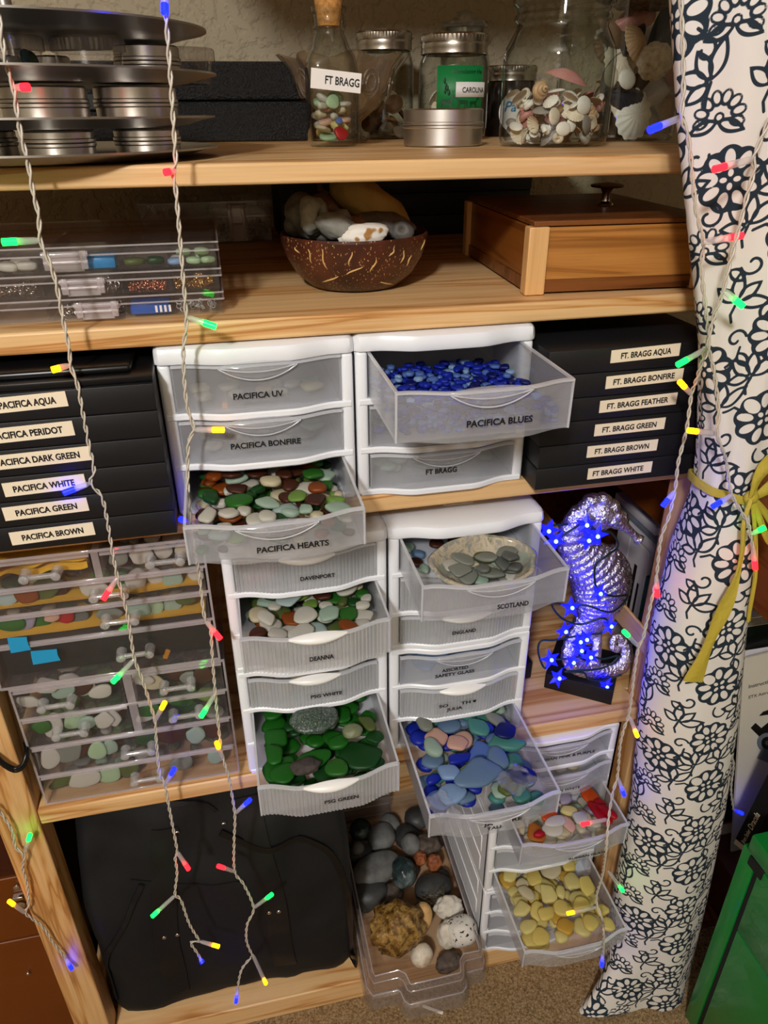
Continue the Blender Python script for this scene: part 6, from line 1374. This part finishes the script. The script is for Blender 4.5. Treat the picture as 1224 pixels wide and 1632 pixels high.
def cloth():
    na = np.concatenate([np.linspace(-2.0, 2.0, 230), np.linspace(2.0, 2 * pi - 2.0, 40)[1:-1]]); nz = np.linspace(.0135, 1.62, 1180)
    A, Zz = np.meshgrid(na, nz, indexing='ij'); X, Y = cloth_pt(A, Zz)
    Zv = Zz + np.where(Zz < .05, .006 * np.sin(6 * A) * (1 - Zz / .05), 0); Zv = np.maximum(Zv, ZF + .001)
    # cloth coordinates: arc length round the bundle and height
    ds = np.hypot(np.diff(X, axis=0), np.diff(Y, axis=0)); S = np.vstack([np.zeros((1, X.shape[1])), np.cumsum(ds, axis=0)]); mid = 115; S = S - S[mid:mid + 1]
    T_ = Zz * 1.02 - .25 * S * (Zz < 9)
    F = floral(S + .03, Zz - .12 * S)
    nA, nZ = A.shape; co = np.stack([X, Y, Zv], -1).reshape(-1, 3)
    me = bpy.data.meshes.new('patterned_cloth'); idx = np.arange(nA * nZ).reshape(nA, nZ)
    q = np.stack([idx, np.roll(idx, -1, 0), np.roll(np.roll(idx, -1, 0), -1, 1), np.roll(idx, -1, 1)], -1)[:, :-1].reshape(-1, 4)
    me.vertices.add(len(co)); me.vertices.foreach_set('co', co.ravel().astype('f')); me.loops.add(q.size); me.loops.foreach_set('vertex_index', q.ravel().astype('i'))
    me.polygons.add(len(q)); me.polygons.foreach_set('loop_start', np.arange(0, q.size, 4, dtype='i')); me.polygons.foreach_set('use_smooth', np.ones(len(q), bool)); me.update()
    at = me.attributes.new('print', 'FLOAT', 'POINT'); at.data.foreach_set('value', F.ravel().astype('f'))
    t = NT('floral_print_cotton'); p = t.n('ShaderNodeBsdfPrincipled'); p.inputs['Roughness'].default_value = .85; p.inputs['Specular IOR Level'].default_value = .2
    a_ = t.n('ShaderNodeAttribute', attribute_name='print'); m_ = t.n('ShaderNodeMapRange'); m_.inputs[1].default_value = -.00022; m_.inputs[2].default_value = .00022; t.l(a_.outputs['Fac'], m_.inputs[0])
    mx = t.n('ShaderNodeMix', data_type='RGBA'); t.l(m_.outputs[0], mx.inputs[0]); mx.inputs[6].default_value = lin('#25303a'); mx.inputs[7].default_value = lin('#e2dcd4'); t.l(mx.outputs[2], p.inputs['Base Color'])
    wv = t.noise(1800, 2); t.l(t.bump(wv.outputs['Fac'], .12, .0004), p.inputs['Normal']); t.surf(p.outputs[0])
    me.materials.append(t.m); o = bpy.data.objects.new('patterned_cloth', me); COL.objects.link(o)
    return tag(o, 'off white cloth with a dark floral print hanging gathered by a raffia tie', 'curtain')
cloth()
raf = pm('yellow_raffia', '#b9a53a', .6, bump=(220, .5, .002)); raf2 = raf
RF = thing('raffia_tie', 'yellow green raffia ribbon knotted round the patterned cloth', 'ribbon', (.52, -.1, .955))
def ribbon(name, pts, wid, th=.0012, twist=0):
    """pts (x,y,Y); wid function of t"""
    P = cr([PY(a, b, c) for a, b, c in pts], n=10); rows = []
    for i, p in enumerate(P):
        q = i / (len(P) - 1); t = (P[min(i + 1, len(P) - 1)] - P[max(i - 1, 0)]).normalized(); v = (p - Vector(CAM)).normalized(); v = Vector((0.1, 1, -.2)).normalized()
        s_ = t.cross(v).normalized(); n_ = s_.cross(t).normalized(); w_ = wid(q) / 2; row = []
        for u in np.linspace(-1, 1, 5): row.append(p + s_ * (w_ * u) - n_ * (th * (1 - .3 * u * u) + .0008 * math.sin(3 * u + 9 * q)))
        for u in np.linspace(1, -1, 5): row.append(p + s_ * (w_ * u) + n_ * (th * .3 - .0008 * math.sin(3 * u + 9 * q)))
        rows.append(row)
    bm = B(); V = grid(bm, rows, closev=True); face(bm, V[0]); face(bm, V[-1]); return obj(name, bm, raf, RF, smooth=50)
bm = B(); pts = []
for k in range(40):
    a = 2 * pi * k / 39; x, y = cloth_pt(np.array(a), np.array(.952 - .012 * math.sin(a))); c = Vector((.5015, -.07, 0)); d = Vector((float(x), float(y), 0)) - c; d = d * (1 + .0035 / d.length); pts.append(c + d + Vector((0, 0, .950 - .010 * math.sin(a))))
rows = []
for i, p in enumerate(pts):
    d = (p - Vector((.5015, -.07, p.z))).normalized(); rows.append([p - d * .001 + Vector((0, 0, -.004)), p + d * .0015 + Vector((0, 0, -.0045)), p + d * .002, p + d * .0015 + Vector((0, 0, .0045)), p - d * .001 + Vector((0, 0, .004))])
grid(bm, rows, closeu=True, closev=True); obj('band', bm, raf, RF, smooth=60)
bm = B(); ell(bm, PY(1197, 793, -.108), (.008, .006, .008), 0, 14, 10); obj('knot', bm, raf, RF, smooth=180)
ribbon('bow_loop', [(1198, 792, -.112), (1207, 765, -.115), (1222, 742, -.115), (1240, 730, -.11), (1252, 742, -.105), (1240, 765, -.106), (1215, 785, -.106), (1200, 794, -.108)], lambda t: .016 * math.sin(pi * min(.95, max(.08, t))) + .003)
ribbon('bow_loop', [(1199, 796, -.110), (1212, 830, -.112), (1225, 862, -.112), (1240, 868, -.11), (1238, 850, -.106), (1218, 815, -.106), (1200, 796, -.106)], lambda t: .007)
ribbon('tail', [(1196, 797, -.113), (1186, 835, -.119), (1183, 880, -.123), (1172, 925, -.126), (1156, 965, -.128), (1136, 1010, -.130), (1118, 1055, -.130), (1104, 1086, -.130)], lambda t: .005 + .012 * ss(.35, .6, t) * (1 - .45 * ss(.62, .74, t)) + .012 * ss(.76, 1, t))
ribbon('tail', [(1199, 797, -.110), (1204, 850, -.112), (1203, 910, -.114), (1199, 950, -.115), (1193, 990, -.114)], lambda t: .0045)

# ------------------------------------------------------------------ bookcase and books on the right
BC = thing('brown_bookcase', 'brown wooden bookcase standing at right angles behind the patterned cloth', 'bookcase', (.85, .25, ZF))
bm = B(); box(bm, .62, .66, -.09, .67, .742, .868, bev=.002); obj('apron', bm, brownwood, BC)
bm = B(); box(bm, .66, 1.0, -.09, .67, .846, .868); obj('top_board', bm, brownwood, BC)
bm = B(); box(bm, .63, 1.0, .085, .67, .440, .460); obj('shelf_board', bm, brownwood, BC)
bm = B(); box(bm, .63, 1.0, -.02, .67, ZF + .0005, .035); obj('shelf_board', bm, brownwood, BC)
bm = B(); box(bm, .98, 1.0, -.09, .67, .035, .846); obj('back_panel', bm, pm('dark_brown_panel', '#3a1f0c', .6), BC)
bm = B(); box(bm, .63, .98, .65, .67, .46, .846); obj('side_panel', bm, brownwood, BC)
paperm = pm('book_pages', '#d9d2c4', .8); greyb = pm('grey_book_cover', '#6d737b', .5); whiteb = pm('white_folder', '#d4d0d2', .5); tealb = pm('teal_book_cover', '#1f6a66', .5); redb = pm('red_book_cover', '#7c1518', .5); darkb = pm('dark_book_cover', '#16130f', .5); brownb = pm('brown_book_cover', '#5a3216', .55); bluedark = pm('midnight_book_cover', '#12142c', .5)
def book(label, x0, y0, y1, z0, z1, m, depth=.20, name='book', cat='book', group='books on the bookcase'):
    T = thing(name, label, cat, (x0, (y0 + y1) / 2, z0), group); bm = B(); c = .0018
    box(bm, x0, x0 + depth, y0, y0 + c, z0, z1); box(bm, x0, x0 + depth, y1 - c, y1, z0, z1); box(bm, x0, x0 + c, y0 + c, y1 - c, z0, z1); obj('cover', bm, m, T)
    bm = B(); box(bm, x0 + c, x0 + depth - .004, y0 + c, y1 - c, z0 + .003, z1 - .004); obj('pages', bm, paperm, T); return T
ZS = .4605
book('white folder with a dark index strip, leftmost on the bookcase shelf behind the seahorse', .635, .285, .325, ZS, .665, whiteb, .24, 'folder', 'folder')
F_ = book('tall white binder between the seahorse and the grey book', .635, .225, .282, ZS, .668, whiteb, .24, 'binder', 'binder'); bm = B()
box(bm, .6342, .635, .250, .258, .50, .628); box(bm, .6342, .635, .236, .241, .48, .60); obj('spine_strip', bm, darkb, F_, label='dark spine strips')
book('slim teal book beside the white binder', .637, .214, .224, ZS, .625, tealb, .083)
book('grey book next to the patterned cloth', .635, .170, .212, ZS, .690, greyb, .085)
book('dark book behind the patterned cloth on the bookcase shelf', .64, .122, .168, ZS, .66, darkb, .08)
bm = B(); box(bm, .638, .86, .14, .40, .672, .676); box(bm, .634, .85, .16, .39, .6925, .698); 
bm.free()
for i, (z0, z1, m, lab, y0, y1) in enumerate(((.6695, .683, whiteb, 'white document case lying flat across the binders', .16 + .055, .36), (.6835, .690, greyb, 'grey folder lying on the white document case', .22, .37), (.6905, .704, whiteb, 'pale folder lying topmost under the brown apron', .24, .375))):
    bm = B(); box(bm, .637 + .006 * i, .85, y0, y1, z0, z1, bev=.002); tag(obj('document_case', bm, m, smooth=40), lab, 'folder', 'folders lying flat behind the seahorse')
# black box, papers and manual on the right edge
bm = B(); box(bm, .722, .97, .088, .20, .5560, .6040, bev=.002); tag(obj('black_box', bm, blackglossy, smooth=40), 'glossy black box at the right edge, above the cream manual', 'box')
bm = B(); box(bm, .722, .97, .088, .20, .6045, .622)
for i in range(6): box(bm, .7214, .7220, .092, .18, .6065 + i * .0024, .6073 + i * .0024, 1)
for i in range(6): box(bm, .725, .95, .0874, .088, .6065 + i * .0024, .6073 + i * .0024, 1)
tag(obj('paper_stack', bm, [paperm, ink]), 'stack of printed papers on the glossy black box at the right edge', 'papers')
bm = B(); box(bm, .722, .97, .088, .20, .4605, .5555, bev=.002); tag(obj('white_box', bm, whiteb, smooth=40), 'white box under the glossy black box, behind the cream manual', 'box')
MN = thing('manual', 'cream instruction manual with a telescope picture, standing behind the green cabinet', 'booklet', (.77, .02, .15))
mfr = frame(); mo = PY(1166, 1358, .02); tl = PY(1186, 1050, .075); mu = (tl - mo); mh = mu.length; mu = mu.normalized(); mxr = Vector((1, 0, .02)); mxr = (mxr - mu * mxr.dot(mu)).normalized(); mn = mxr.cross(mu).normalized()
bm = B(); box(bm, 0, .20, 0, .004, 0, mh, 0, [mxr, -mn if mn.y < 0 else mn, mu], mo); obj('pages', bm, pm('manual_cover', '#d8d0bd', .6), MN)
fy = mn if mn.y < 0 else -mn
def on_man(px_, py_):
    d = ray(px_, py_); d = Vector(d); p = Vector(CAM); t = (mo - p).dot(fy) / d.dot(fy); return p + d * t + fy * .0006
bm = B(); text(bm, 'Instruction Manual', on_man(1193, 1094), mxr, mu, .0068, .078, 0, .012, align='L'); text(bm, 'ETX Astro Telescope', on_man(1193, 1111), mxr, mu, .0058, .074, 0, .012, align='L'); obj('title_text', bm, ink, MN)
def mprism(bm, pts, mi, h=.0004):
    a = [on_man(x, y) + fy * h for x, y in pts]; b = [p - fy * (h + .0004) for p in a]; va = [bm.verts.new(p) for p in a]; vb = [bm.verts.new(p) for p in b]; face(bm, va, mi); face(bm, vb[::-1], mi)
    for i in range(len(va)): j = (i + 1) % len(va); face(bm, [va[j], va[i], vb[i], vb[j]], mi)
bm = B(); circ = lambda x, y, r, n=20, e=1: [(x + r * math.cos(a), y + r * e * math.sin(a)) for a in np.linspace(0, 2 * pi, n, endpoint=False)]
mprism(bm, [(1196, 1160), (1204, 1152), (1222, 1168), (1216, 1180)], 0); mprism(bm, [(1206, 1166), (1262, 1120), (1280, 1150), (1226, 1196)], 0, .0008); mprism(bm, circ(1222, 1183, 16), 1, .0012); mprism(bm, circ(1222, 1183, 10), 0, .0016); mprism(bm, circ(1222, 1183, 4), 1, .0020); mprism(bm, [(1210, 1140), (1216, 1134), (1240, 1126), (1236, 1136)], 0, .0012); mprism(bm, [(1212, 1196), (1232, 1200), (1240, 1222), (1206, 1208)], 1, .0006)
obj('telescope_picture', bm, [darkb, greyb], MN, label='black telescope picture on the cover')
# dark books below, in the shade between cloth and cabinet
for lab, y0, y1, z0, z1, m, x0 in (('midnight blue book standing low behind the cloth hem', .09, .135, .0355, .33, bluedark, .70), ('dark book spine low on the bookcase, right of the cloth', .138, .18, .0355, .30, darkb, .69), ('brown book low on the bookcase in the shade', .182, .23, .0355, .27, brownb, .69), ('red book low on the bookcase in the shade', .062, .088, .0355, .14, redb, .70)):
    book(lab, x0, y0, y1, z0, z1, m, .18)
bm = B(); box(bm, .745, .97, -.02, -.0 + .06, .036, .149, bev=.002); tag(obj('dark_box', bm, brownb, smooth=40), 'dark brown box under the cream manual', 'box')
# green metal cabinet
GC = thing('green_metal_cabinet', 'bright green metal cabinet with a hinged flap, bottom right corner', 'cabinet', (.85, -.35, ZF)); greenm = pm('green_enamel', '#0f7a2e', .32, coat=.3); greenm2 = pm('green_enamel_dark', '#0b5a22', .4)
gx = .607
bm = B(); box(bm, gx + .004, 1.0, -.66, -.172, ZF + .0005, .446, bev=.003); obj('body', bm, greenm, GC, smooth=40)
bm = B(); box(bm, gx, gx + .030, -.167, -.141, ZF + .0005, .434, bev=.002); box(bm, gx + .028, 1.0, -.1675, -.141, ZF + .0005, .446, bev=.002); obj('back_flange', bm, greenm, GC, smooth=40)
bm = B(); box(bm, gx - .004, 1.0, -.66, -.151, .4365, .468, bev=.004); obj('lid', bm, greenm, GC, smooth=40)
bm = B(); box(bm, gx - .001, gx + .012, -.66, -.176, .297, .431, bev=.002); obj('flap', bm, greenm, GC, smooth=40)
bm = B(); box(bm, gx - .001, gx + .012, -.66, -.176, .02, .2955, bev=.002); obj('flap', bm, greenm, GC, smooth=40)
bm = B(); box(bm, gx - .003, gx + .010, -.184, -.158, .417, .434, bev=.001); obj('latch_slot', bm, blackmatte, GC)
bm = B(); box(bm, gx + .0015, gx + .006, -.1755, -.1685, ZF + .01, .431); obj('seam', bm, blackmatte, GC, label='dark gap beside the flap')
BK = thing('paperback', 'black paperback with white spine lettering leaning behind the green cabinet', 'book', (.73, -.03, .21)); a = PY(1179, 1352, -.06); b_ = PY(1245, 1222, -.06); bu = (b_ - a).normalized(); bn = Vector((0, -1, 0)); bn = (bn - bu * bn.dot(bu)).normalized(); bs = bu.cross(bn).normalized()
if bs.x < 0: bs = -bs
bd = Vector((.75, .35, -.55)); bd = (bd - bu * bd.dot(bu)).normalized(); bt_ = bu.cross(bd).normalized(); bs, bn = (bt_ if bt_.x > 0 else -bt_), -bd
bm = B(); box(bm, 0, .20, -.011, .011, 0, .11, 0, [bu, bs, -bn], a); obj('cover', bm, blackmatte, BK)
bm = B(); text(bm, 'Dracula', a + bu * .062 + bn * .0005, bu, -bs if (-bs).z > 0 else bs, .0085, .034, 0, .012, .25); text(bm, 'Bram Stoker', a + bu * .028 + bn * .0005, bu, -bs if (-bs).z > 0 else bs, .0060, .030, 0, .01, .2); box(bm, .0005, .010, -.0105, .0105, -.0006, .0002, 0, [bu, bs, -bn], a); obj('spine_lettering', bm, labelcream, BK)
o = obj('white_bag', clothmesh(.66, .76, -.27, -.17, .4685, .022, 4, .004), bagm); tag(o, 'crumpled white plastic bag lying on the green cabinet', 'plastic bag')

# ------------------------------------------------------------------ brown cabinet and cable on the left, scrap on the carpet
LCB = thing('brown_cabinet', 'brown laminate drawer cabinet left of the pine post', 'cabinet', (-.5, .3, ZF))
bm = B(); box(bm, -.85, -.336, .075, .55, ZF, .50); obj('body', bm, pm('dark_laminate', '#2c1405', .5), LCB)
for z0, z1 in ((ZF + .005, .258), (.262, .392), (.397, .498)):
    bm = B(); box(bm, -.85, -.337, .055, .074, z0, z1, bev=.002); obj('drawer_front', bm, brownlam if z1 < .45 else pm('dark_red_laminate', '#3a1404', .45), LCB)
for px_, py_, r in ((27, 1413, .0045), (33, 1441, .0065), (45, 1550, .003)):
    p = PY(px_, py_, .053); bm = B(); lathe(bm, [(r, 0), (r, .002), (r * .6, .0035), (.0001, .004)], p, 18, fr=frame((1, 0, 0), (0, 0, 1), (0, -1, 0))); obj('screw_cap', bm, chrome, LCB, smooth=40, label='shiny metal screw')
p = PY(31, 1426, .053); bm = B(); box(bm, p.x - .008, p.x + .006, .046, .0545, p.z - .003, p.z + .003, bev=.001); obj('hinge', bm, chrome, LCB, label='small metal hinge')
bm = B()
for dx in (0, .0035): tube(bm, cr([PY(a, b, c) + Vector((0, -.002, dx * 1.0)) for a, b, c in ((-40, 1195, -.004), (-10, 1203, -.006), (8, 1218, -.008), (25, 1226, -.008), (38, 1219, -.007), (44, 1200, .002), (42, 1185, .02))], n=6), .0026, 8)
tag(obj('black_cable', bm, blackglossy, smooth=180), 'black cable looped round the left pine post', 'cable')
p = PZ(690, 1610, ZF); bm = B(); box(bm, -.017, .017, -.002, .002, .0008, .0028, 0, rotz(-.55), p); tag(obj('plastic_scrap', bm, labelwhite), 'thin white plastic scrap lying on the carpet in front of the bin', 'scrap')

# ------------------------------------------------------------------ string lights
def strand(label, runs, leds, Y=-.03):
    """runs: photo points (x, y[, Y]) of the twisted wire; leds: (node x, node y, tip x, tip y, colour[, Y])"""
    g3 = lambda q: PY(q[0], q[1], q[2] if len(q) > 2 else Y)
    T = thing('string_light', label, 'string light', g3(runs[0][0]), 'hanging LED string lights')
    bm = B()
    for run in runs:
        P = cr([g3(q) for q in run], step=.0042); n = len(P); ph = R.random() * 6; s_ = 0
        for off in (0, pi):
            Q = []; s_ = 0
            for i, p in enumerate(P):
                if i: s_ += (p - P[i - 1]).length
                t = (P[min(i + 1, n - 1)] - P[max(i - 1, 0)]).normalized(); u = t.cross(Vector((0, 1, 0))).normalized(); v = t.cross(u); a = ph + off + s_ * 2 * pi / .026
                Q.append(p + (u * math.cos(a) + v * math.sin(a)) * .0012)
            tube(bm, Q, .00095, 6)
    obj('wire', bm, wire_pl, T, smooth=180)
    for L in leds:
        nx, ny, tx, ty, c = L[:5]; yy = L[5] if len(L) > 5 else Y
        a = PY(nx, ny, yy); b = PY(tx, ty, yy - .006); d = (b - a); ln = max(d.length, .008); d = d.normalized(); b = a + d * ln
        bm = B(); m0 = b - d * min(.011, ln * .45); tube(bm, [a, a + d * .004, m0], lambda t: .0016 + .0013 * min(1, t * 1.6), 10, 0)
        tube(bm, [m0, m0 + (b - m0) * .3, m0 + (b - m0) * .8, m0 + (b - m0) * .95, b], lambda t: .0028 * (1 if t < .8 else .75 if t < 1 else .35), 12, 1)
        bl = obj('bulb', bm, [sleeve, LED[c]], T, smooth=50, label=c + ' bulb in a clear sleeve')
    return T
strand('string of LED lights hanging past the tins and the PACIFICA trays, leftmost on top',
    [[(-14, -40), (-2, 25), (5, 75), (10, 103), (22, 144), (31, 202), (45, 262), (53, 308), (62, 345), (64, 383), (77, 413), (90, 454), (100, 507), (111, 560), (112, 582), (123, 611), (131, 652), (142, 710), (150, 749), (144, 770), (162, 791), (171, 830), (179, 877), (187, 919), (197, 953), (206, 998), (214, 1049), (226, 1080), (240, 1125), (247, 1149), (249, 1179), (254, 1231), (262, 1250), (270, 1290), (282, 1355), (279, 1366), (282, 1391), (279, 1425), (288, 1434), (302, 1473), (318, 1499)], [(318, 1500), (304, 1502), (313, 1517), (320, 1528)]],
    [(22, 140, 46, 139, 'red'), (64, 383, 2, 386, 'green'), (112, 582, 82, 590, 'yellow'), (144, 770, 100, 786, 'blue'), (187, 921, 164, 956, 'red'), (214, 1051, 179, 1088, 'green'), (247, 1149, 263, 1119, 'yellow'), (262, 1252, 278, 1225, 'blue'), (282, 1357, 301, 1386, 'red'), (279, 1427, 242, 1461, 'green'), (318, 1500, 350, 1509, 'yellow'), (318, 1526, 323, 1535, 'blue')], -.034)
strand('string of LED lights hanging along the left side of the PACIFICA drawers',
    [[(256, -60), (261, -20), (264, 20), (270, 100), (276, 190), (280, 262), (274, 272), (280, 300), (290, 420), (297, 515), (292, 560), (297, 640), (309, 684), (301, 702), (299, 760), (303, 828, -.045), (309, 870, -.05), (317, 913, -.03), (326, 984), (335, 998), (338, 1042), (343, 1104), (349, 1165), (355, 1207), (364, 1238), (374, 1297), (373, 1340), (374, 1389), (388, 1409), (404, 1447), (394, 1473), (393, 1500), (403, 1524)], [(400, 1526), (385, 1545), (379, 1571), (378, 1580)]],
    [(262, -12, 263, 22, 'blue'), (280, 272, 262, 275, 'red'), (297, 505, 345, 521, 'green'), (309, 685, 358, 685, 'yellow'), (303, 834, 287, 827, 'blue', -.03), (328, 990, 352, 1019, 'red'), (343, 1106, 320, 1143, 'green'), (355, 1208, 345, 1183, 'yellow'), (374, 1297, 399, 1274, 'blue'), (374, 1389, 347, 1380, 'red'), (404, 1447, 434, 1425, 'green'), (403, 1522, 424, 1568, 'yellow'), (379, 1573, 376, 1598, 'blue')], -.032)
strand('short string of LED lights on the left pine post', [[(-8, 1285, -.01), (0, 1294, -.01), (18, 1322, -.01), (25, 1351, -.01), (38, 1362, -.012), (36, 1384, -.01), (43, 1409, -.01), (45, 1445, -.01), (40, 1455, -.012), (68, 1477, -.008), (84, 1502, -.008), (104, 1527, -.008)]],
    [(38, 1362, 48, 1330, 'green', -.008), (40, 1455, 14, 1436, 'yellow', -.012), (104, 1527, 115, 1545, 'blue', -.006)])
strand('string of LED lights along the left edge of the patterned cloth', [[(1082, -40, -.115), (1085, 0, -.115), (1088, 73, -.115), (1089, 145, -.115), (1086, 187, -.115), (1095, 210, -.115), (1101, 254, -.115), (1104, 290, -.115), (1110, 339, -.115), (1121, 386, -.115), (1118, 430, -.115), (1125, 497, -.115), (1129, 537, -.11), (1125, 556, -.11), (1110, 605, -.09), (1102, 629, -.08), (1094, 685, -.08), (1081, 737, -.08), (1076, 780, -.08), (1066, 823, -.08), (1053, 860, -.08), (1046, 919, -.08), (1039, 954, -.08), (1025, 1016, -.08), (1018, 1030, -.08), (1011, 1072, -.08), (1003, 1135, -.08), (994, 1162, -.08), (988, 1190, -.08), (984, 1237, -.08), (977, 1262, -.09), (970, 1305, -.12), (966, 1351, -.135), (960, 1394, -.12), (950, 1433, -.11), (960, 1465, -.128), (962, 1482, -.152), (962, 1501, -.152), (961, 1520, -.148)]],
    [(1086, 187, 1034, 208, 'blue', -.10), (1120, 386, 1185, 375, 'red', -.125), (1125, 556, 1079, 582, 'green', -.10), (1102, 629, 1083, 608, 'yellow', -.08), (1076, 782, 1056, 807, 'blue', -.08), (1046, 919, 1048, 952, 'red', -.08), (1018, 1030, 994, 1006, 'green', -.08), (1003, 1141, 1016, 1174, 'yellow', -.08), (984, 1237, 995, 1268, 'blue', -.08), (968, 1306, 927, 1314, 'red', -.115), (950, 1446, 904, 1456, 'yellow', -.10), (970, 1389, 993, 1420, 'green', -.10), (961, 1515, 959, 1540, 'blue', -.12)])
strand('string of LED lights crossing the front of the patterned cloth', [[(1238, 150, -0.135), (1224, 195, -0.135), (1200, 254, -0.135), (1203, 268, -0.135), (1191, 311, -0.135), (1172, 385, -0.135), (1160, 430, -0.135), (1153, 462, -0.135), (1135, 513, -0.130), (1129, 549, -0.128), (1133, 570, -0.125), (1140, 605, -0.125), (1145, 662, -0.125), (1142, 691, -0.125), (1153, 721, -0.122), (1158, 740, -0.118), (1166, 787, -0.118), (1191, 832, -0.122), (1196, 852, -0.122), (1200, 875, -0.122)]],
    [(1200, 254, 1137, 270, 'red', -0.135), (1153, 462, 1185, 489, 'green', -0.135), (1142, 691, 1097, 686, 'yellow', -0.115), (1166, 789, 1135, 808, 'blue', -0.123), (1196, 852, 1220, 840, 'green', -0.122), (1200, 870, 1204, 908, 'red', -0.122)])
strand('loose end of LED string with one blue bulb against the cream manual', [[(1158, 1160, .0), (1161, 1195, .0), (1169, 1216, .0), (1165, 1257, .0), (1169, 1292, .0)]], [(1169, 1290, 1184, 1297, 'blue', .008)])
